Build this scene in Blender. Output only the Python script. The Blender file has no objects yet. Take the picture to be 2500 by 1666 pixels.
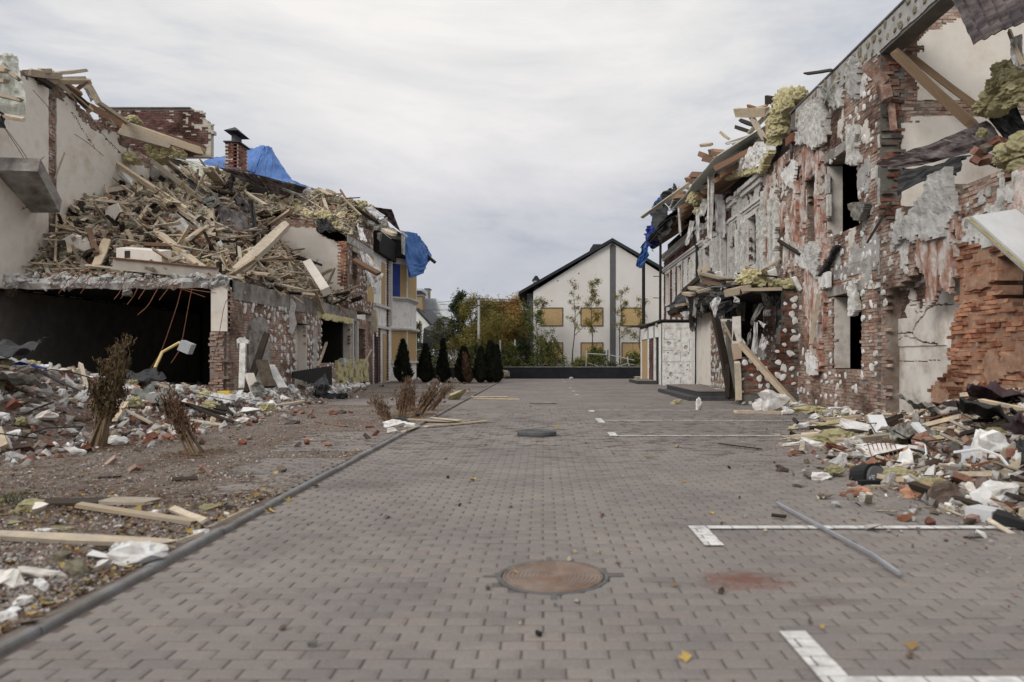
import bpy,bmesh,math,random
import numpy as np
from mathutils import Vector,Matrix,Euler,noise as mnoise
random.seed(7)
RNG=np.random.default_rng(11)
sc=bpy.context.scene
COL=sc.collection
# ------------------------------------------------------------------ camera, sky, sun, exposure
EYE=1.35
FPX=1736.0
cam_d=bpy.data.cameras.new("camera")
cam=bpy.data.objects.new("camera",cam_d)
COL.objects.link(cam)
cam.location=(0,0,EYE)
cam.rotation_euler=(math.pi/2,0,0)
cam_d.sensor_width=36
cam_d.lens=FPX/2500*36
cam_d.shift_x=-(1326-1250)/2500
cam_d.shift_y=(875-833)/2500
cam_d.clip_start=0.05
cam_d.clip_end=3000
cam_d.dof.use_dof=True
cam_d.dof.focus_distance=24
cam_d.dof.aperture_fstop=1.6
sc.camera=cam
SUN_EL,SUN_ROT=math.radians(32),math.radians(138)
world=bpy.data.worlds.new("World")
sc.world=world
world.use_nodes=True
wn,wl=world.node_tree.nodes,world.node_tree.links
wn.clear()
w_out=wn.new("ShaderNodeOutputWorld")
w_bg=wn.new("ShaderNodeBackground")
w_bg2=wn.new("ShaderNodeBackground")
w_mix=wn.new("ShaderNodeMixShader")
w_sky=wn.new("ShaderNodeTexSky")
w_sky.sky_type='NISHITA'
w_sky.sun_disc=False
w_sky.sun_elevation=SUN_EL
w_sky.sun_rotation=SUN_ROT
w_bg.inputs[1].default_value=0.10
wl.new(w_sky.outputs[0],w_bg.inputs[0])
w_tc=wn.new("ShaderNodeTexCoord")
w_sep=wn.new("ShaderNodeSeparateXYZ")
wl.new(w_tc.outputs['Generated'],w_sep.inputs[0])
w_map=wn.new("ShaderNodeMapping")
w_map.inputs['Scale'].default_value=(1.4,1.4,5.2)
w_map.inputs['Rotation'].default_value=(0,math.radians(-4),0)
w_map.inputs['Location'].default_value=(3.1,0.4,0.35)
wl.new(w_tc.outputs['Generated'],w_map.inputs[0])
w_n1=wn.new("ShaderNodeTexNoise")
w_n1.inputs['Scale'].default_value=1.25
w_n1.inputs['Detail'].default_value=10
w_n1.inputs['Roughness'].default_value=0.6
w_n1.inputs['Distortion'].default_value=0.35
wl.new(w_map.outputs[0],w_n1.inputs['Vector'])
# elevation tint: an overcast sky is cooler and darker low down, brighter overhead
w_rz=wn.new("ShaderNodeValToRGB")
cr=w_rz.color_ramp
cr.elements[0].position=0.0;cr.elements[0].color=(0.50,0.515,0.575,1)
cr.elements[1].position=1.0;cr.elements[1].color=(1.30,1.28,1.26,1)
for p,c in((0.07,(0.47,0.485,0.54)),(0.16,(0.49,0.505,0.555)),(0.22,(0.60,0.60,0.635)),(0.30,(0.70,0.695,0.70)),(0.45,(0.735,0.73,0.725))):
 e=cr.elements.new(p);e.color=(*c,1)
wl.new(w_sep.outputs['Z'],w_rz.inputs[0])
w_rn=wn.new("ShaderNodeValToRGB")
cr=w_rn.color_ramp
cr.elements[0].position=0.36;cr.elements[0].color=(0.70,0.74,0.82,1)
cr.elements[1].position=0.66;cr.elements[1].color=(1.20,1.17,1.14,1)
e=cr.elements.new(0.5);e.color=(1.0,1.0,1.0,1)
wl.new(w_n1.outputs[0],w_rn.inputs[0])
w_mul=wn.new("ShaderNodeMixRGB");w_mul.blend_type='MULTIPLY';w_mul.inputs[0].default_value=1
wl.new(w_rz.outputs[0],w_mul.inputs[1]);wl.new(w_rn.outputs[0],w_mul.inputs[2])
wl.new(w_mul.outputs[0],w_bg2.inputs[0])
w_bg2.inputs[1].default_value=0.90
w_mix.inputs[0].default_value=0.96
wl.new(w_bg.outputs[0],w_mix.inputs[1]);wl.new(w_bg2.outputs[0],w_mix.inputs[2])
wl.new(w_mix.outputs[0],w_out.inputs[0])
sun_d=bpy.data.lights.new("sun",'SUN')
sun_d.energy=1.5
sun_d.angle=math.radians(25)
sun_d.color=(1.0,0.95,0.88)
sun=bpy.data.objects.new("sun",sun_d)
COL.objects.link(sun)
sun.location=(-10,-20,30)
sun.rotation_euler=(math.radians(58),0,math.radians(-42))
sc.view_settings.view_transform='Standard'
sc.view_settings.look='None'
sc.view_settings.exposure=0.28
sc.view_settings.gamma=1.0
sc.view_settings.use_curve_mapping=False
sc.render.film_transparent=False
sc.cycles.max_bounces=5
sc.cycles.diffuse_bounces=3
sc.cycles.glossy_bounces=2
sc.cycles.transmission_bounces=2
sc.cycles.transparent_max_bounces=4
# ------------------------------------------------------------------ measuring helpers
# Distances were taken off the photograph: P gives the point at a distance, G the point on the ground, FX the point on a wall at x.
_C=dict(A=(0,100,3.734),B=(0,480,3.734),C=(0,820,3.734),D=(0,1160,3.563),E=(540,300,3.734),F=(540,640,3.734),G=(980,540,3.734),H=(1500,540,3.016),I=(1500,180,3.734),J=(1900,0,3.015),K=(1900,480,2.703),L=(1900,900,3.137),M=(1500,1180,2.353),N=(1100,860,2.614),O=(500,860,2.904),R=(1560,560,5.226),S=(980,660,5.6),T=(840,520,3.5625),U=(280,380,4.9),Z=(0,0,1.0),W=(0,0,0.9412))
def px(c,x,y):
 o=_C[c]
 return o[0]+x/o[2],o[1]+y/o[2]
def P(c,x,y,d):
 x,y=px(c,x,y)
 return Vector(((x-1326)*d/FPX,d,EYE-(y-875)*d/FPX))
def Gd(c,x,y,z=0.0):
 x,y=px(c,x,y)
 d=(EYE-z)*FPX/max(1e-3,(y-875))
 return Vector(((x-1326)*d/FPX,d,z))
def FX(c,x,y,X):
 x,y=px(c,x,y)
 d=X*FPX/(x-1326)
 return Vector((X,d,EYE-(y-875)*d/FPX))
 # ------------------------------------------------------------------ numpy noise
def _h(ix,iy,s):
 n=(ix.astype(np.int64)*374761393+iy.astype(np.int64)*668265263+s*974711)&0x7fffffff
 n=((n^(n>>13))*1274126177)&0x7fffffff
 return((n^(n>>16))&0xffff)/65535.0
def vn(x,y,s=0):
 x=np.asarray(x,float);y=np.asarray(y,float)
 ix,iy=np.floor(x),np.floor(y)
 fx,fy=x-ix,y-iy
 fx=fx*fx*(3-2*fx);fy=fy*fy*(3-2*fy)
 a,b=_h(ix,iy,s),_h(ix+1,iy,s)
 c,d=_h(ix,iy+1,s),_h(ix+1,iy+1,s)
 return(a+(b-a)*fx)*(1-fy)+(c+(d-c)*fx)*fy
def fbm(x,y,s=0,o=4):
 t=0;a=0.5;k=1.0
 for i in range(o):
  t=t+a*vn(x*k,y*k,s+i*17);a*=0.5;k*=2.03
 return t/(1-0.5**o)
 # ------------------------------------------------------------------ mesh builder
class MB:
 def __init__(s):
  s.v=[];s.f=[];s.m=[];s.r=[];s.n=0
 def add(s,v,f,m=0,r=None):
  v=np.asarray(v,float).reshape(-1,3)
  f=np.asarray(f,int)
  s.v.append(v);s.f.append(f+s.n);s.n+=len(v)
  k=len(f)
  s.m.append(np.full(k,m) if np.isscalar(m) else np.asarray(m))
  if r is None:r=random.random()
  s.r.append(np.full(k,r) if np.isscalar(r) else np.asarray(r))
  return s
 def inst(s,tv,tf,mats,m=0,r=None):
  """many copies of a template; mats (n,4,4)"""
  mats=np.asarray(mats,float)
  n,k=len(mats),len(tv)
  if n==0:return s
  v=np.einsum('nij,kj->nki',mats[:,:3,:3],tv)+mats[:,None,:3,3]
  f=(np.asarray(tf)[None]+(np.arange(n)*k)[:,None,None]).reshape(-1,tf.shape[1])
  if r is None:r=RNG.random(n)
  r=np.repeat(np.asarray(r),len(tf))
  if not np.isscalar(m):m=np.repeat(np.asarray(m),len(tf))
  return s.add(v.reshape(-1,3),f,m,r)
 def box(s,lo,hi,m=0,r=None):
  x0,y0,z0=lo;x1,y1,z1=hi
  v=[(x0,y0,z0),(x1,y0,z0),(x1,y1,z0),(x0,y1,z0),(x0,y0,z1),(x1,y0,z1),(x1,y1,z1),(x0,y1,z1)]
  return s.add(v,BOXF,m,r)
 def beam(s,p,q,w,h,m=0,roll=0.0,r=None):
  return s.inst(BOXV,BOXF,[beam_mat(p,q,w,h,roll)],m,[random.random() if r is None else r])
 def tube(s,pts,rad,seg=6,m=0,r=None):
  pts=[Vector(p) for p in pts];n=len(pts)
  if np.isscalar(rad):rad=[rad]*n
  V=[];
  for i,p in enumerate(pts):
   t=(pts[min(i+1,n-1)]-pts[max(i-1,0)])
   if t.length<1e-6:t=Vector((0,0,1))
   t.normalize()
   a=Vector((0,0,1)) if abs(t.z)<0.9 else Vector((1,0,0))
   u=t.cross(a).normalized();w=t.cross(u)
   for k in range(seg):
    an=2*math.pi*k/seg
    V.append(p+(u*math.cos(an)+w*math.sin(an))*rad[i])
  F=[(i*seg+k,i*seg+(k+1)%seg,(i+1)*seg+(k+1)%seg,(i+1)*seg+k) for i in range(n-1) for k in range(seg)]
  s.add([tuple(x) for x in V],F,m,r)
  # caps as triangle fans kept as quads
  for base,p in((0,pts[0]),((n-1)*seg,pts[-1])):
   V2=[tuple(V[base+k]) for k in range(seg)]+[tuple(p)]
   s.add(V2,[(k,(k+1)%seg,seg,seg) for k in range(seg)] if False else[(k,(k+1)%seg,seg) for k in range(seg)],m,r)
  return s
 def prism(s,poly,d,m=0,r=None):
  """poly: list of 3D points; extruded by vector d"""
  n=len(poly);d=Vector(d)
  v=[tuple(p) for p in poly]+[tuple(Vector(p)+d) for p in poly]
  s.f.append(None)
  s.f.pop()
  s.ng=getattr(s,'ng',[])
  rr=random.random() if r is None else r
  base=s.n
  s.v.append(np.asarray(v,float));s.n+=2*n
  s.ng.append((list(range(base,base+n))[::-1],m,rr))
  s.ng.append((list(range(base+n,base+2*n)),m,rr))
  for i in range(n):
   j=(i+1)%n
   s.ng.append(([base+i,base+j,base+n+j,base+n+i],m,rr))
  return s
 def mesh(s,name,mats,smooth=False):
  me=bpy.data.meshes.new(name)
  v=np.concatenate(s.v) if s.v else np.zeros((0,3))
  ng=getattr(s,'ng',[])
  loops=[f.reshape(-1) for f in s.f];sizes=[np.full(len(f),f.shape[1]) for f in s.f]
  m=list(s.m);r=list(s.r)
  for f,mi,rr in ng:
   loops.append(np.array(f));sizes.append(np.array([len(f)]));m.append(np.array([mi]));r.append(np.array([rr]))
  loops=np.concatenate(loops).astype(np.int32);sizes=np.concatenate(sizes).astype(np.int32)
  m=np.concatenate(m).astype(np.int32);r=np.concatenate(r).astype(np.float32)
  me.vertices.add(len(v));me.vertices.foreach_set("co",v.astype(np.float32).ravel())
  me.loops.add(len(loops));me.loops.foreach_set("vertex_index",loops)
  me.polygons.add(len(sizes))
  st=np.concatenate([[0],np.cumsum(sizes)[:-1]]).astype(np.int32)
  me.polygons.foreach_set("loop_start",st)
  try:me.polygons.foreach_set("loop_total",sizes)
  except Exception:pass
  for x in(mats if isinstance(mats,(list,tuple)) else[mats]):me.materials.append(x)
  me.polygons.foreach_set("material_index",m)
  me.polygons.foreach_set("use_smooth",np.full(len(sizes),bool(smooth)))
  me.update(calc_edges=True)
  a=me.attributes.new("rnd",'FLOAT','FACE');a.data.foreach_set("value",r)
  return me
 def build(s,name,mats,parent=None,smooth=False,**kw):
  return link(name,s.mesh(name,mats,smooth),parent,**kw)
BOXV=np.array([(-.5,-.5,-.5),(.5,-.5,-.5),(.5,.5,-.5),(-.5,.5,-.5),(-.5,-.5,.5),(.5,-.5,.5),(.5,.5,.5),(-.5,.5,.5)])
BOXF=np.array([(3,2,1,0),(4,5,6,7),(0,1,5,4),(1,2,6,5),(2,3,7,6),(3,0,4,7)])
def beam_mat(p,q,w,h,roll=0.0):
 p,q=Vector(p),Vector(q)
 t=q-p;L=t.length;t.normalize()
 a=Vector((0,0,1)) if abs(t.z)<0.95 else Vector((0,1,0))
 u=t.cross(a).normalized();n=u.cross(t)
 if roll:
  R=Matrix.Rotation(roll,3,t);u=R@u;n=R@n
 M=Matrix(((t.x*L,u.x*w,n.x*h,0),(t.y*L,u.y*w,n.y*h,0),(t.z*L,u.z*w,n.z*h,0),(0,0,0,1)))
 M.translation=(p+q)/2
 return M
def link(name,me,parent=None,label=None,cat=None,group=None,kind=None,mat=None,loc=None):
 o=bpy.data.objects.new(name,me)
 COL.objects.link(o)
 if mat is not None:o.matrix_world=mat
 if loc is not None:o.location=loc
 if parent is not None:
  o.parent=parent
  o.matrix_parent_inverse=Matrix.Translation(-Vector(parent.get('base',(0,0,0))))
 if label:o['label']=label
 if cat:o['category']=cat
 if group:o['group']=group
 if kind:o['kind']=kind
 return o
def thing(name,label,cat,loc=(0,0,0),group=None):
 o=bpy.data.objects.new(name,None)
 COL.objects.link(o)
 o.location=loc;o['base']=[float(c) for c in loc];o['label']=label;o['category']=cat
 o.empty_display_size=0.2
 if group:o['group']=group
 return o
def rots(n,tilt=math.pi,rng=RNG):
 """random rotation matrices; tilt limits how far the local z leans"""
 out=np.zeros((n,3,3))
 az=rng.random(n)*2*math.pi;ti=rng.random(n)*tilt;d=rng.random(n)*2*math.pi
 ca,sa=np.cos(az),np.sin(az)
 Rz=np.zeros((n,3,3));Rz[:,0,0]=ca;Rz[:,0,1]=-sa;Rz[:,1,0]=sa;Rz[:,1,1]=ca;Rz[:,2,2]=1
 kx,ky=np.cos(d),np.sin(d);c,s_=np.cos(ti),np.sin(ti)
 K=np.zeros((n,3,3));K[:,0,2]=ky;K[:,1,2]=-kx;K[:,2,0]=-ky;K[:,2,1]=kx
 R=np.eye(3)[None]+s_[:,None,None]*K+(1-c)[:,None,None]*(K@K)
 return R@Rz
def mats4(R,S,T):
 n=len(T);M=np.zeros((n,4,4));M[:,:3,:3]=R*np.asarray(S)[:,None,:];M[:,:3,3]=T;M[:,3,3]=1
 return M
 # ------------------------------------------------------------------ templates
def hull(seed,n=13,sq=(1,1,1)):
 r=random.Random(seed)
 bm=bmesh.new()
 for i in range(n):
  p=Vector((r.uniform(-.5,.5),r.uniform(-.5,.5),r.uniform(-.5,.5)))
  m=max(abs(p.x),abs(p.y),abs(p.z));p*=(0.5/m)*r.uniform(.72,1.0)
  bm.verts.new(p)
 res=bmesh.ops.convex_hull(bm,input=bm.verts)
 bmesh.ops.delete(bm,geom=[v for v in bm.verts if not v.link_faces],context='VERTS')
 bmesh.ops.triangulate(bm,faces=bm.faces)
 bm.verts.index_update()
 V=np.array([tuple(v.co) for v in bm.verts]);F=np.array([[v.index for v in f.verts] for f in bm.faces])
 bm.free()
 return V,F
HULLS=[hull(i,12) for i in range(6)]
def cham(e=.06,j=0.0,seed=0):
 """box with a chamfered top face (+z), outer faces to the ground"""
 r=random.Random(seed)
 V=[]
 for z,k in((-.5,.5),(.5-e,.5),(.5,.5-e)):
  for a,b in((-1,-1),(1,-1),(1,1),(-1,1)):
   V.append((a*k+r.uniform(-j,j),b*k+r.uniform(-j,j),z+(r.uniform(-j,j) if z>0 else 0)))
 F=[(8,9,10,11)]
 for o in(0,4):
  for i in range(4):
   k=(i+1)%4;F.append((o+i,o+k,o+4+k,o+4+i))
 return np.array(V),np.array(F)
def brickv(j,seed):
 r=random.Random(seed)
 v=BOXV.copy()
 for i in range(8):
  v[i]+=[r.uniform(-j,j) for _ in range(3)]
 return v
BRICKV=[brickv(.07,40+i) for i in range(5)]
def plankv(seed,j=.12):
 """five rings along x, ends splintered"""
 r=random.Random(seed)
 V=[];F=[]
 xs=[-.5,-.45,0,.46,.5]
 for i,x in enumerate(xs):
  for a,b in((-.5,-.5),(.5,-.5),(.5,.5),(-.5,.5)):
   dx=r.uniform(-.035,.035) if i in(0,4) else 0
   sh=r.uniform(.6,1) if(i in(0,4) and seed%2) else 1
   V.append((x+dx,a*sh+(r.uniform(-j,j) if i==2 else 0),b*sh+(r.uniform(-j,j)*1.5 if i==2 else 0)))
 for i in range(4):
  for k in range(4):
   F.append((i*4+k,i*4+(k+1)%4,(i+1)*4+(k+1)%4,(i+1)*4+k))
 F.append((3,2,1,0));F.append((16,17,18,19))
 return np.array(V),np.array(F)
PLANKS=[plankv(i) for i in range(5)]
def lumpv(seed,sub=4,amp=.35,sc_=2.2,rough=.5):
 bm=bmesh.new()
 bmesh.ops.create_icosphere(bm,subdivisions=sub,radius=.5)
 off=Vector((seed*7.3,seed*1.9,seed*3.7))
 for v in bm.verts:
  n=v.co.normalized()
  d=mnoise.fractal(v.co*sc_*2+off,.8,2.2,5)*amp
  d+=abs(mnoise.noise(v.co*9+off))*amp*rough
  v.co+=n*d*.6
  v.co.z=max(v.co.z,-.32)
 V=np.array([tuple(v.co) for v in bm.verts]);F=np.array([[v.index for v in f.verts] for f in bm.faces])
 bm.free()
 return V,F
LUMPS=[lumpv(i+1) for i in range(4)]
def roughv(seed):
 V,F=hull(seed+60,16)
 bm=bmesh.new();vs=[bm.verts.new(tuple(v)) for v in V]
 for f in F:bm.faces.new([vs[i] for i in f])
 bmesh.ops.subdivide_edges(bm,edges=bm.edges,cuts=2,use_grid_fill=True)
 bmesh.ops.triangulate(bm,faces=bm.faces)
 off=Vector((seed*3.1,seed*5.7,0))
 for v in bm.verts:
  v.co+=v.co.normalized()*(mnoise.fractal(v.co*3.2+off,.9,2.1,4)*.16)+Vector((mnoise.noise(v.co*7+off),mnoise.noise(v.co*7-off),mnoise.noise(v.co*6)))*.05
 bm.verts.index_update();V=np.array([tuple(v.co) for v in bm.verts]);F=np.array([[v.index for v in f.verts] for f in bm.faces]);bm.free()
 return V,F
ROUGH=[roughv(i) for i in range(6)]
# ------------------------------------------------------------------ materials
def _new(name):
 m=bpy.data.materials.new(name);m.use_nodes=True
 nt=m.node_tree;b=nt.nodes['Principled BSDF']
 return m,nt.nodes,nt.links,b
def _rand(N,L):
 at=N.new("ShaderNodeAttribute");at.attribute_name="rnd"
 oi=N.new("ShaderNodeObjectInfo")
 ad=N.new("ShaderNodeMath");ad.operation='ADD'
 L.new(at.outputs['Fac'],ad.inputs[0]);L.new(oi.outputs['Random'],ad.inputs[1])
 fr=N.new("ShaderNodeMath");fr.operation='FRACT';L.new(ad.outputs[0],fr.inputs[0])
 return fr.outputs[0]
def _ramp(N,stops):
 r=N.new("ShaderNodeValToRGB");c=r.color_ramp
 c.elements[0].position=stops[0][0];c.elements[0].color=(*stops[0][1],1)
 c.elements[1].position=stops[-1][0];c.elements[1].color=(*stops[-1][1],1)
 for p,col in stops[1:-1]:
  e=c.elements.new(p);e.color=(*col,1)
 return r
def _coord(N,L,scale,world=False,rnd=None):
 tc=N.new("ShaderNodeTexCoord")
 src=tc.outputs['Object']
 if world:
  g=N.new("ShaderNodeNewGeometry");src=g.outputs['Position']
 mp=N.new("ShaderNodeMapping");mp.inputs['Scale'].default_value=scale
 L.new(src,mp.inputs[0])
 if rnd is not None:
  cm=N.new("ShaderNodeCombineXYZ");mu=N.new("ShaderNodeMath");mu.operation='MULTIPLY';mu.inputs[1].default_value=37
  L.new(rnd,mu.inputs[0])
  for i in range(3):L.new(mu.outputs[0],cm.inputs[i])
  L.new(cm.outputs[0],mp.inputs['Location'])
 return mp.outputs[0]
def _noise(N,L,vec,scale,detail=5,rough=.6,dist=0):
 n=N.new("ShaderNodeTexNoise");n.inputs['Scale'].default_value=scale;n.inputs['Detail'].default_value=detail
 n.inputs['Roughness'].default_value=rough;n.inputs['Distortion'].default_value=dist
 L.new(vec,n.inputs['Vector']);return n.outputs[0]
def _mixc(N,L,fac,a,b,mode='MIX'):
 m=N.new("ShaderNodeMixRGB");m.blend_type=mode
 for i,x in((0,fac),(1,a),(2,b)):
  if hasattr(x,'links') or hasattr(x,'is_linked'):L.new(x,m.inputs[i])
  elif i==0:m.inputs[0].default_value=x
  else:m.inputs[i].default_value=(*x,1)
 return m.outputs[0]
def _bump(N,L,b,h,strength,dist=.01,chain=None):
 bp=N.new("ShaderNodeBump");bp.inputs['Strength'].default_value=strength;bp.inputs['Distance'].default_value=dist
 L.new(h,bp.inputs['Height'])
 if chain is not None:L.new(chain,bp.inputs['Normal'])
 L.new(bp.outputs[0],b.inputs['Normal']);return bp.outputs[0]
def pm(name,stops,scale=(1,1,1),ns=4,rough=.9,bump=.4,bs=40,bd=.01,rv=.3,pal=None,metallic=0,world=False,dirt=None,spec=.25,dist=0):
 """procedural material: ramp over noise, per-piece value jitter, optional palette by piece, optional dirt (colour, amount, scale)"""
 m,N,L,b=_new(name)
 rnd=_rand(N,L)
 vec=_coord(N,L,scale,world,None if world else rnd)
 n=_noise(N,L,vec,ns,6,.6,dist)
 r=_ramp(N,stops);L.new(n,r.inputs[0]);col=r.outputs[0]
 if pal:
  rp=_ramp(N,pal);rp.color_ramp.interpolation='LINEAR';L.new(rnd,rp.inputs[0])
  col=_mixc(N,L,1.0,col,rp.outputs[0],'MULTIPLY')
 if rv:
  hs=N.new("ShaderNodeHueSaturation")
  mr=N.new("ShaderNodeMapRange");mr.inputs['To Min'].default_value=1-rv;mr.inputs['To Max'].default_value=1+rv*.6
  m2=N.new("ShaderNodeMath");m2.operation='MULTIPLY';m2.inputs[1].default_value=7.13
  f2=N.new("ShaderNodeMath");f2.operation='FRACT'
  L.new(rnd,m2.inputs[0]);L.new(m2.outputs[0],f2.inputs[0]);L.new(f2.outputs[0],mr.inputs['Value'])
  L.new(mr.outputs[0],hs.inputs['Value']);L.new(col,hs.inputs['Color']);col=hs.outputs[0]
 if dirt:
  dc,amt,ds=dirt
  wv=_coord(N,L,(1,1,1),True)
  dn=_noise(N,L,wv,ds,7,.65)
  rr=_ramp(N,[(.5-amt*.25,(0,0,0)),(.5+.22-amt*.1,(1,1,1))])
  L.new(dn,rr.inputs[0])
  col=_mixc(N,L,rr.outputs[0],col,dc)
 L.new(col,b.inputs['Base Color'])
 b.inputs['Roughness'].default_value=rough;b.inputs['Metallic'].default_value=metallic
 try:b.inputs['Specular IOR Level'].default_value=spec
 except Exception:pass
 if bump:
  _bump(N,L,b,_noise(N,L,vec,bs,4,.7),bump,bd)
 return m
M={}
# brick: clay red with orange, dark and mortar-smeared ones
def brick_mat(name,pal,smear=.35,ns=9,smc=(.42,.37,.32)):
 m,N,L,b=_new(name)
 rnd=_rand(N,L)
 rp=_ramp(N,pal);L.new(rnd,rp.inputs[0])
 wv=_coord(N,L,(1,1,1),True)
 n1=_noise(N,L,wv,ns,6,.7)
 r1=_ramp(N,[(.3,(.62,.60,.60)),(.7,(1.15,1.1,1.05))]);L.new(n1,r1.inputs[0])
 col=_mixc(N,L,1,rp.outputs[0],r1.outputs[0],'MULTIPLY')
 n2=_noise(N,L,wv,2.6,8,.75)
 r2=_ramp(N,[(.50-smear*.12,(0,0,0)),(.66,(smear*1.6,)*3)]);L.new(n2,r2.inputs[0])
 col=_mixc(N,L,r2.outputs[0],col,smc)
 n3=_noise(N,L,wv,.7,5,.6)
 r3=_ramp(N,[(.38,(.36,.33,.31)),(.53,(1,1,1))]);L.new(n3,r3.inputs[0])
 col=_mixc(N,L,1,col,r3.outputs[0],'MULTIPLY')
 L.new(col,b.inputs['Base Color']);b.inputs['Roughness'].default_value=.93
 b.inputs['Specular IOR Level'].default_value=.15
 _bump(N,L,b,_noise(N,L,wv,55,5,.7),.6,.012)
 return m
M['brick']=brick_mat("brick_clay",[(0,(.20,.085,.06)),(.25,(.31,.145,.10)),(.5,(.37,.20,.145)),(.75,(.25,.12,.085)),(.9,(.13,.07,.055)),(1,(.39,.24,.18))],.6)
M['brick_o']=brick_mat("brick_orange",[(0,(.36,.155,.09)),(.3,(.48,.245,.15)),(.6,(.55,.31,.20)),(.85,(.31,.11,.06)),(1,(.17,.07,.045))],.28,smc=(.50,.34,.25))
M['brick_d']=brick_mat("brick_raw_dark",[(0,(.24,.09,.058)),(.25,(.12,.05,.038)),(.45,(.29,.12,.075)),(.65,(.20,.17,.145)),(1,(.09,.06,.05))],.2)
M['brick_p']=brick_mat("brick_pale",[(0,(.25,.135,.105)),(.3,(.34,.21,.165)),(.6,(.42,.285,.225)),(1,(.20,.10,.08))],.65,smc=(.50,.43,.37))
M['tile_b']=brick_mat("brick_slip_maroon",[(0,(.115,.058,.054)),(.5,(.17,.092,.082)),(1,(.085,.048,.047))],.12)
M['chim']=brick_mat("brick_chimney",[(0,(.22,.08,.062)),(.5,(.32,.135,.10)),(1,(.14,.055,.05))],.12)
M['mortar']=pm("mortar",[(.3,(.20,.175,.15)),(.7,(.36,.33,.29))],ns=6,bs=60,bump=.7,rv=0,world=True,dirt=((.12,.07,.05),.6,1.3))
M['mortar_l']=pm("mortar_light",[(.3,(.40,.36,.31)),(.7,(.52,.48,.42))],ns=6,bs=60,bump=.6,rv=0,world=True)
M['mortar_o']=pm("mortar_dusty_orange",[(.3,(.24,.13,.085)),(.7,(.42,.27,.19))],ns=7,bs=50,bump=.8,rv=0,world=True)
M['plaster']=pm("plaster_cream",[(.3,(.60,.55,.49)),(.6,(.72,.68,.62)),(.8,(.77,.735,.685))],ns=1.1,bs=9,bump=.25,rv=.03,world=True,dirt=((.50,.42,.34),.08,1.1))
M['plaster_w']=pm("plaster_white",[(.3,(.70,.69,.67)),(.7,(.80,.79,.775))],ns=1.3,bs=20,bump=.2,rv=.03,world=True,dirt=((.50,.46,.42),.04,2.3))
M['plaster_c']=pm("plaster_stained",[(.3,(.56,.52,.475)),(.6,(.68,.65,.60)),(.8,(.72,.695,.655))],ns=1.6,bs=9,bump=.35,rv=.08,world=True,dirt=((.36,.30,.25),.16,1.8))
M['house_w']=pm("render_white_house",[(.3,(.60,.575,.545)),(.7,(.68,.66,.63))],ns=.5,bs=30,bump=.1,rv=0,world=True)
M['grey_paint']=pm("paint_dark_grey",[(.3,(.09,.092,.097)),(.7,(.125,.127,.132))],ns=2,bs=30,bump=.1,rv=0,world=True)
M['concrete']=pm("concrete",[(.3,(.25,.235,.215)),(.7,(.42,.40,.375))],ns=2.5,bs=14,bump=.8,bd=.03,rv=.15,world=True,dirt=((.12,.10,.085),.35,2.0))
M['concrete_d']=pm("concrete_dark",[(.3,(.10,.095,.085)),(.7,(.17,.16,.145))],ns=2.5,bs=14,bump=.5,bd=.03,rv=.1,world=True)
M['render_g']=pm("basecoat_grey",[(.3,(.36,.35,.335)),(.7,(.56,.55,.53))],ns=5,bs=35,bump=.9,bd=.02,rv=.2,world=True)
M['foam']=pm("foam_white",[(.3,(.62,.62,.61)),(.7,(.78,.78,.775))],ns=5,bs=60,bump=.5,rv=.12,spec=.15,dirt=((.42,.36,.30),.16,5))
M['foam_wall']=pm("foam_weathered",[(.3,(.56,.55,.53)),(.6,(.72,.715,.70)),(.8,(.80,.795,.785))],ns=7,bs=40,bump=1,bd=.03,rv=.2,spec=.1,dirt=((.36,.34,.26),.22,6))
M['wool']=pm("mineral_wool_yellow",[(.25,(.50,.42,.21)),(.5,(.74,.67,.39)),(.75,(.84,.80,.57))],ns=5,bs=50,bump=1,bd=.06,rv=.15,spec=.05)
M['wool_p']=pm("mineral_wool_pale",[(.3,(.42,.37,.25)),(.7,(.66,.61,.46))],ns=5,bs=34,bump=1,bd=.05,rv=.25,spec=.05,dirt=((.26,.22,.17),.4,4))
M['fibre']=pm("fibre_netting_orange",[(.28,(.24,.11,.08)),(.42,(.42,.23,.17)),(.50,(.54,.38,.32)),(.58,(.68,.62,.58)),(.8,(.76,.74,.72))],scale=(1,1,.45),ns=5,bs=45,bump=1,bd=.04,rv=.15,spec=.05,world=True)
GR=(1.2,14,14)
M['wood_g']=pm("wood_weathered",[(.3,(.31,.245,.175)),(.55,(.53,.45,.34)),(.75,(.68,.60,.48))],scale=GR,ns=2.2,bs=6,bump=.6,rv=.4,dirt=((.36,.32,.27),.3,5))
M['wood_t']=pm("wood_tan",[(.3,(.34,.255,.165)),(.6,(.53,.43,.30)),(.8,(.66,.56,.42))],scale=GR,ns=2.2,bs=6,bump=.5,rv=.35,dirt=((.34,.30,.26),.25,5))
M['wood_r']=pm("wood_rafter_red",[(.3,(.15,.085,.055)),(.6,(.26,.155,.10)),(.8,(.36,.25,.18))],scale=GR,ns=2.2,bs=6,bump=.5,rv=.35)
M['wood_d']=pm("wood_dark",[(.3,(.018,.014,.011)),(.7,(.060,.045,.034))],scale=GR,ns=2.2,bs=6,bump=.5,rv=.35)
M['osb']=pm("chipboard",[(.3,(.36,.235,.105)),(.5,(.46,.325,.165)),(.7,(.56,.415,.235))],scale=(1,1,1),ns=22,bs=60,bump=.3,rv=.12,world=True)
M['maroon']=pm("roof_metal_maroon",[(.3,(.032,.020,.022)),(.7,(.062,.042,.044))],ns=1.5,bs=8,bump=.3,rv=.2,rough=.5,spec=.5,world=True,dirt=((.16,.13,.12),.08,3))
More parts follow.
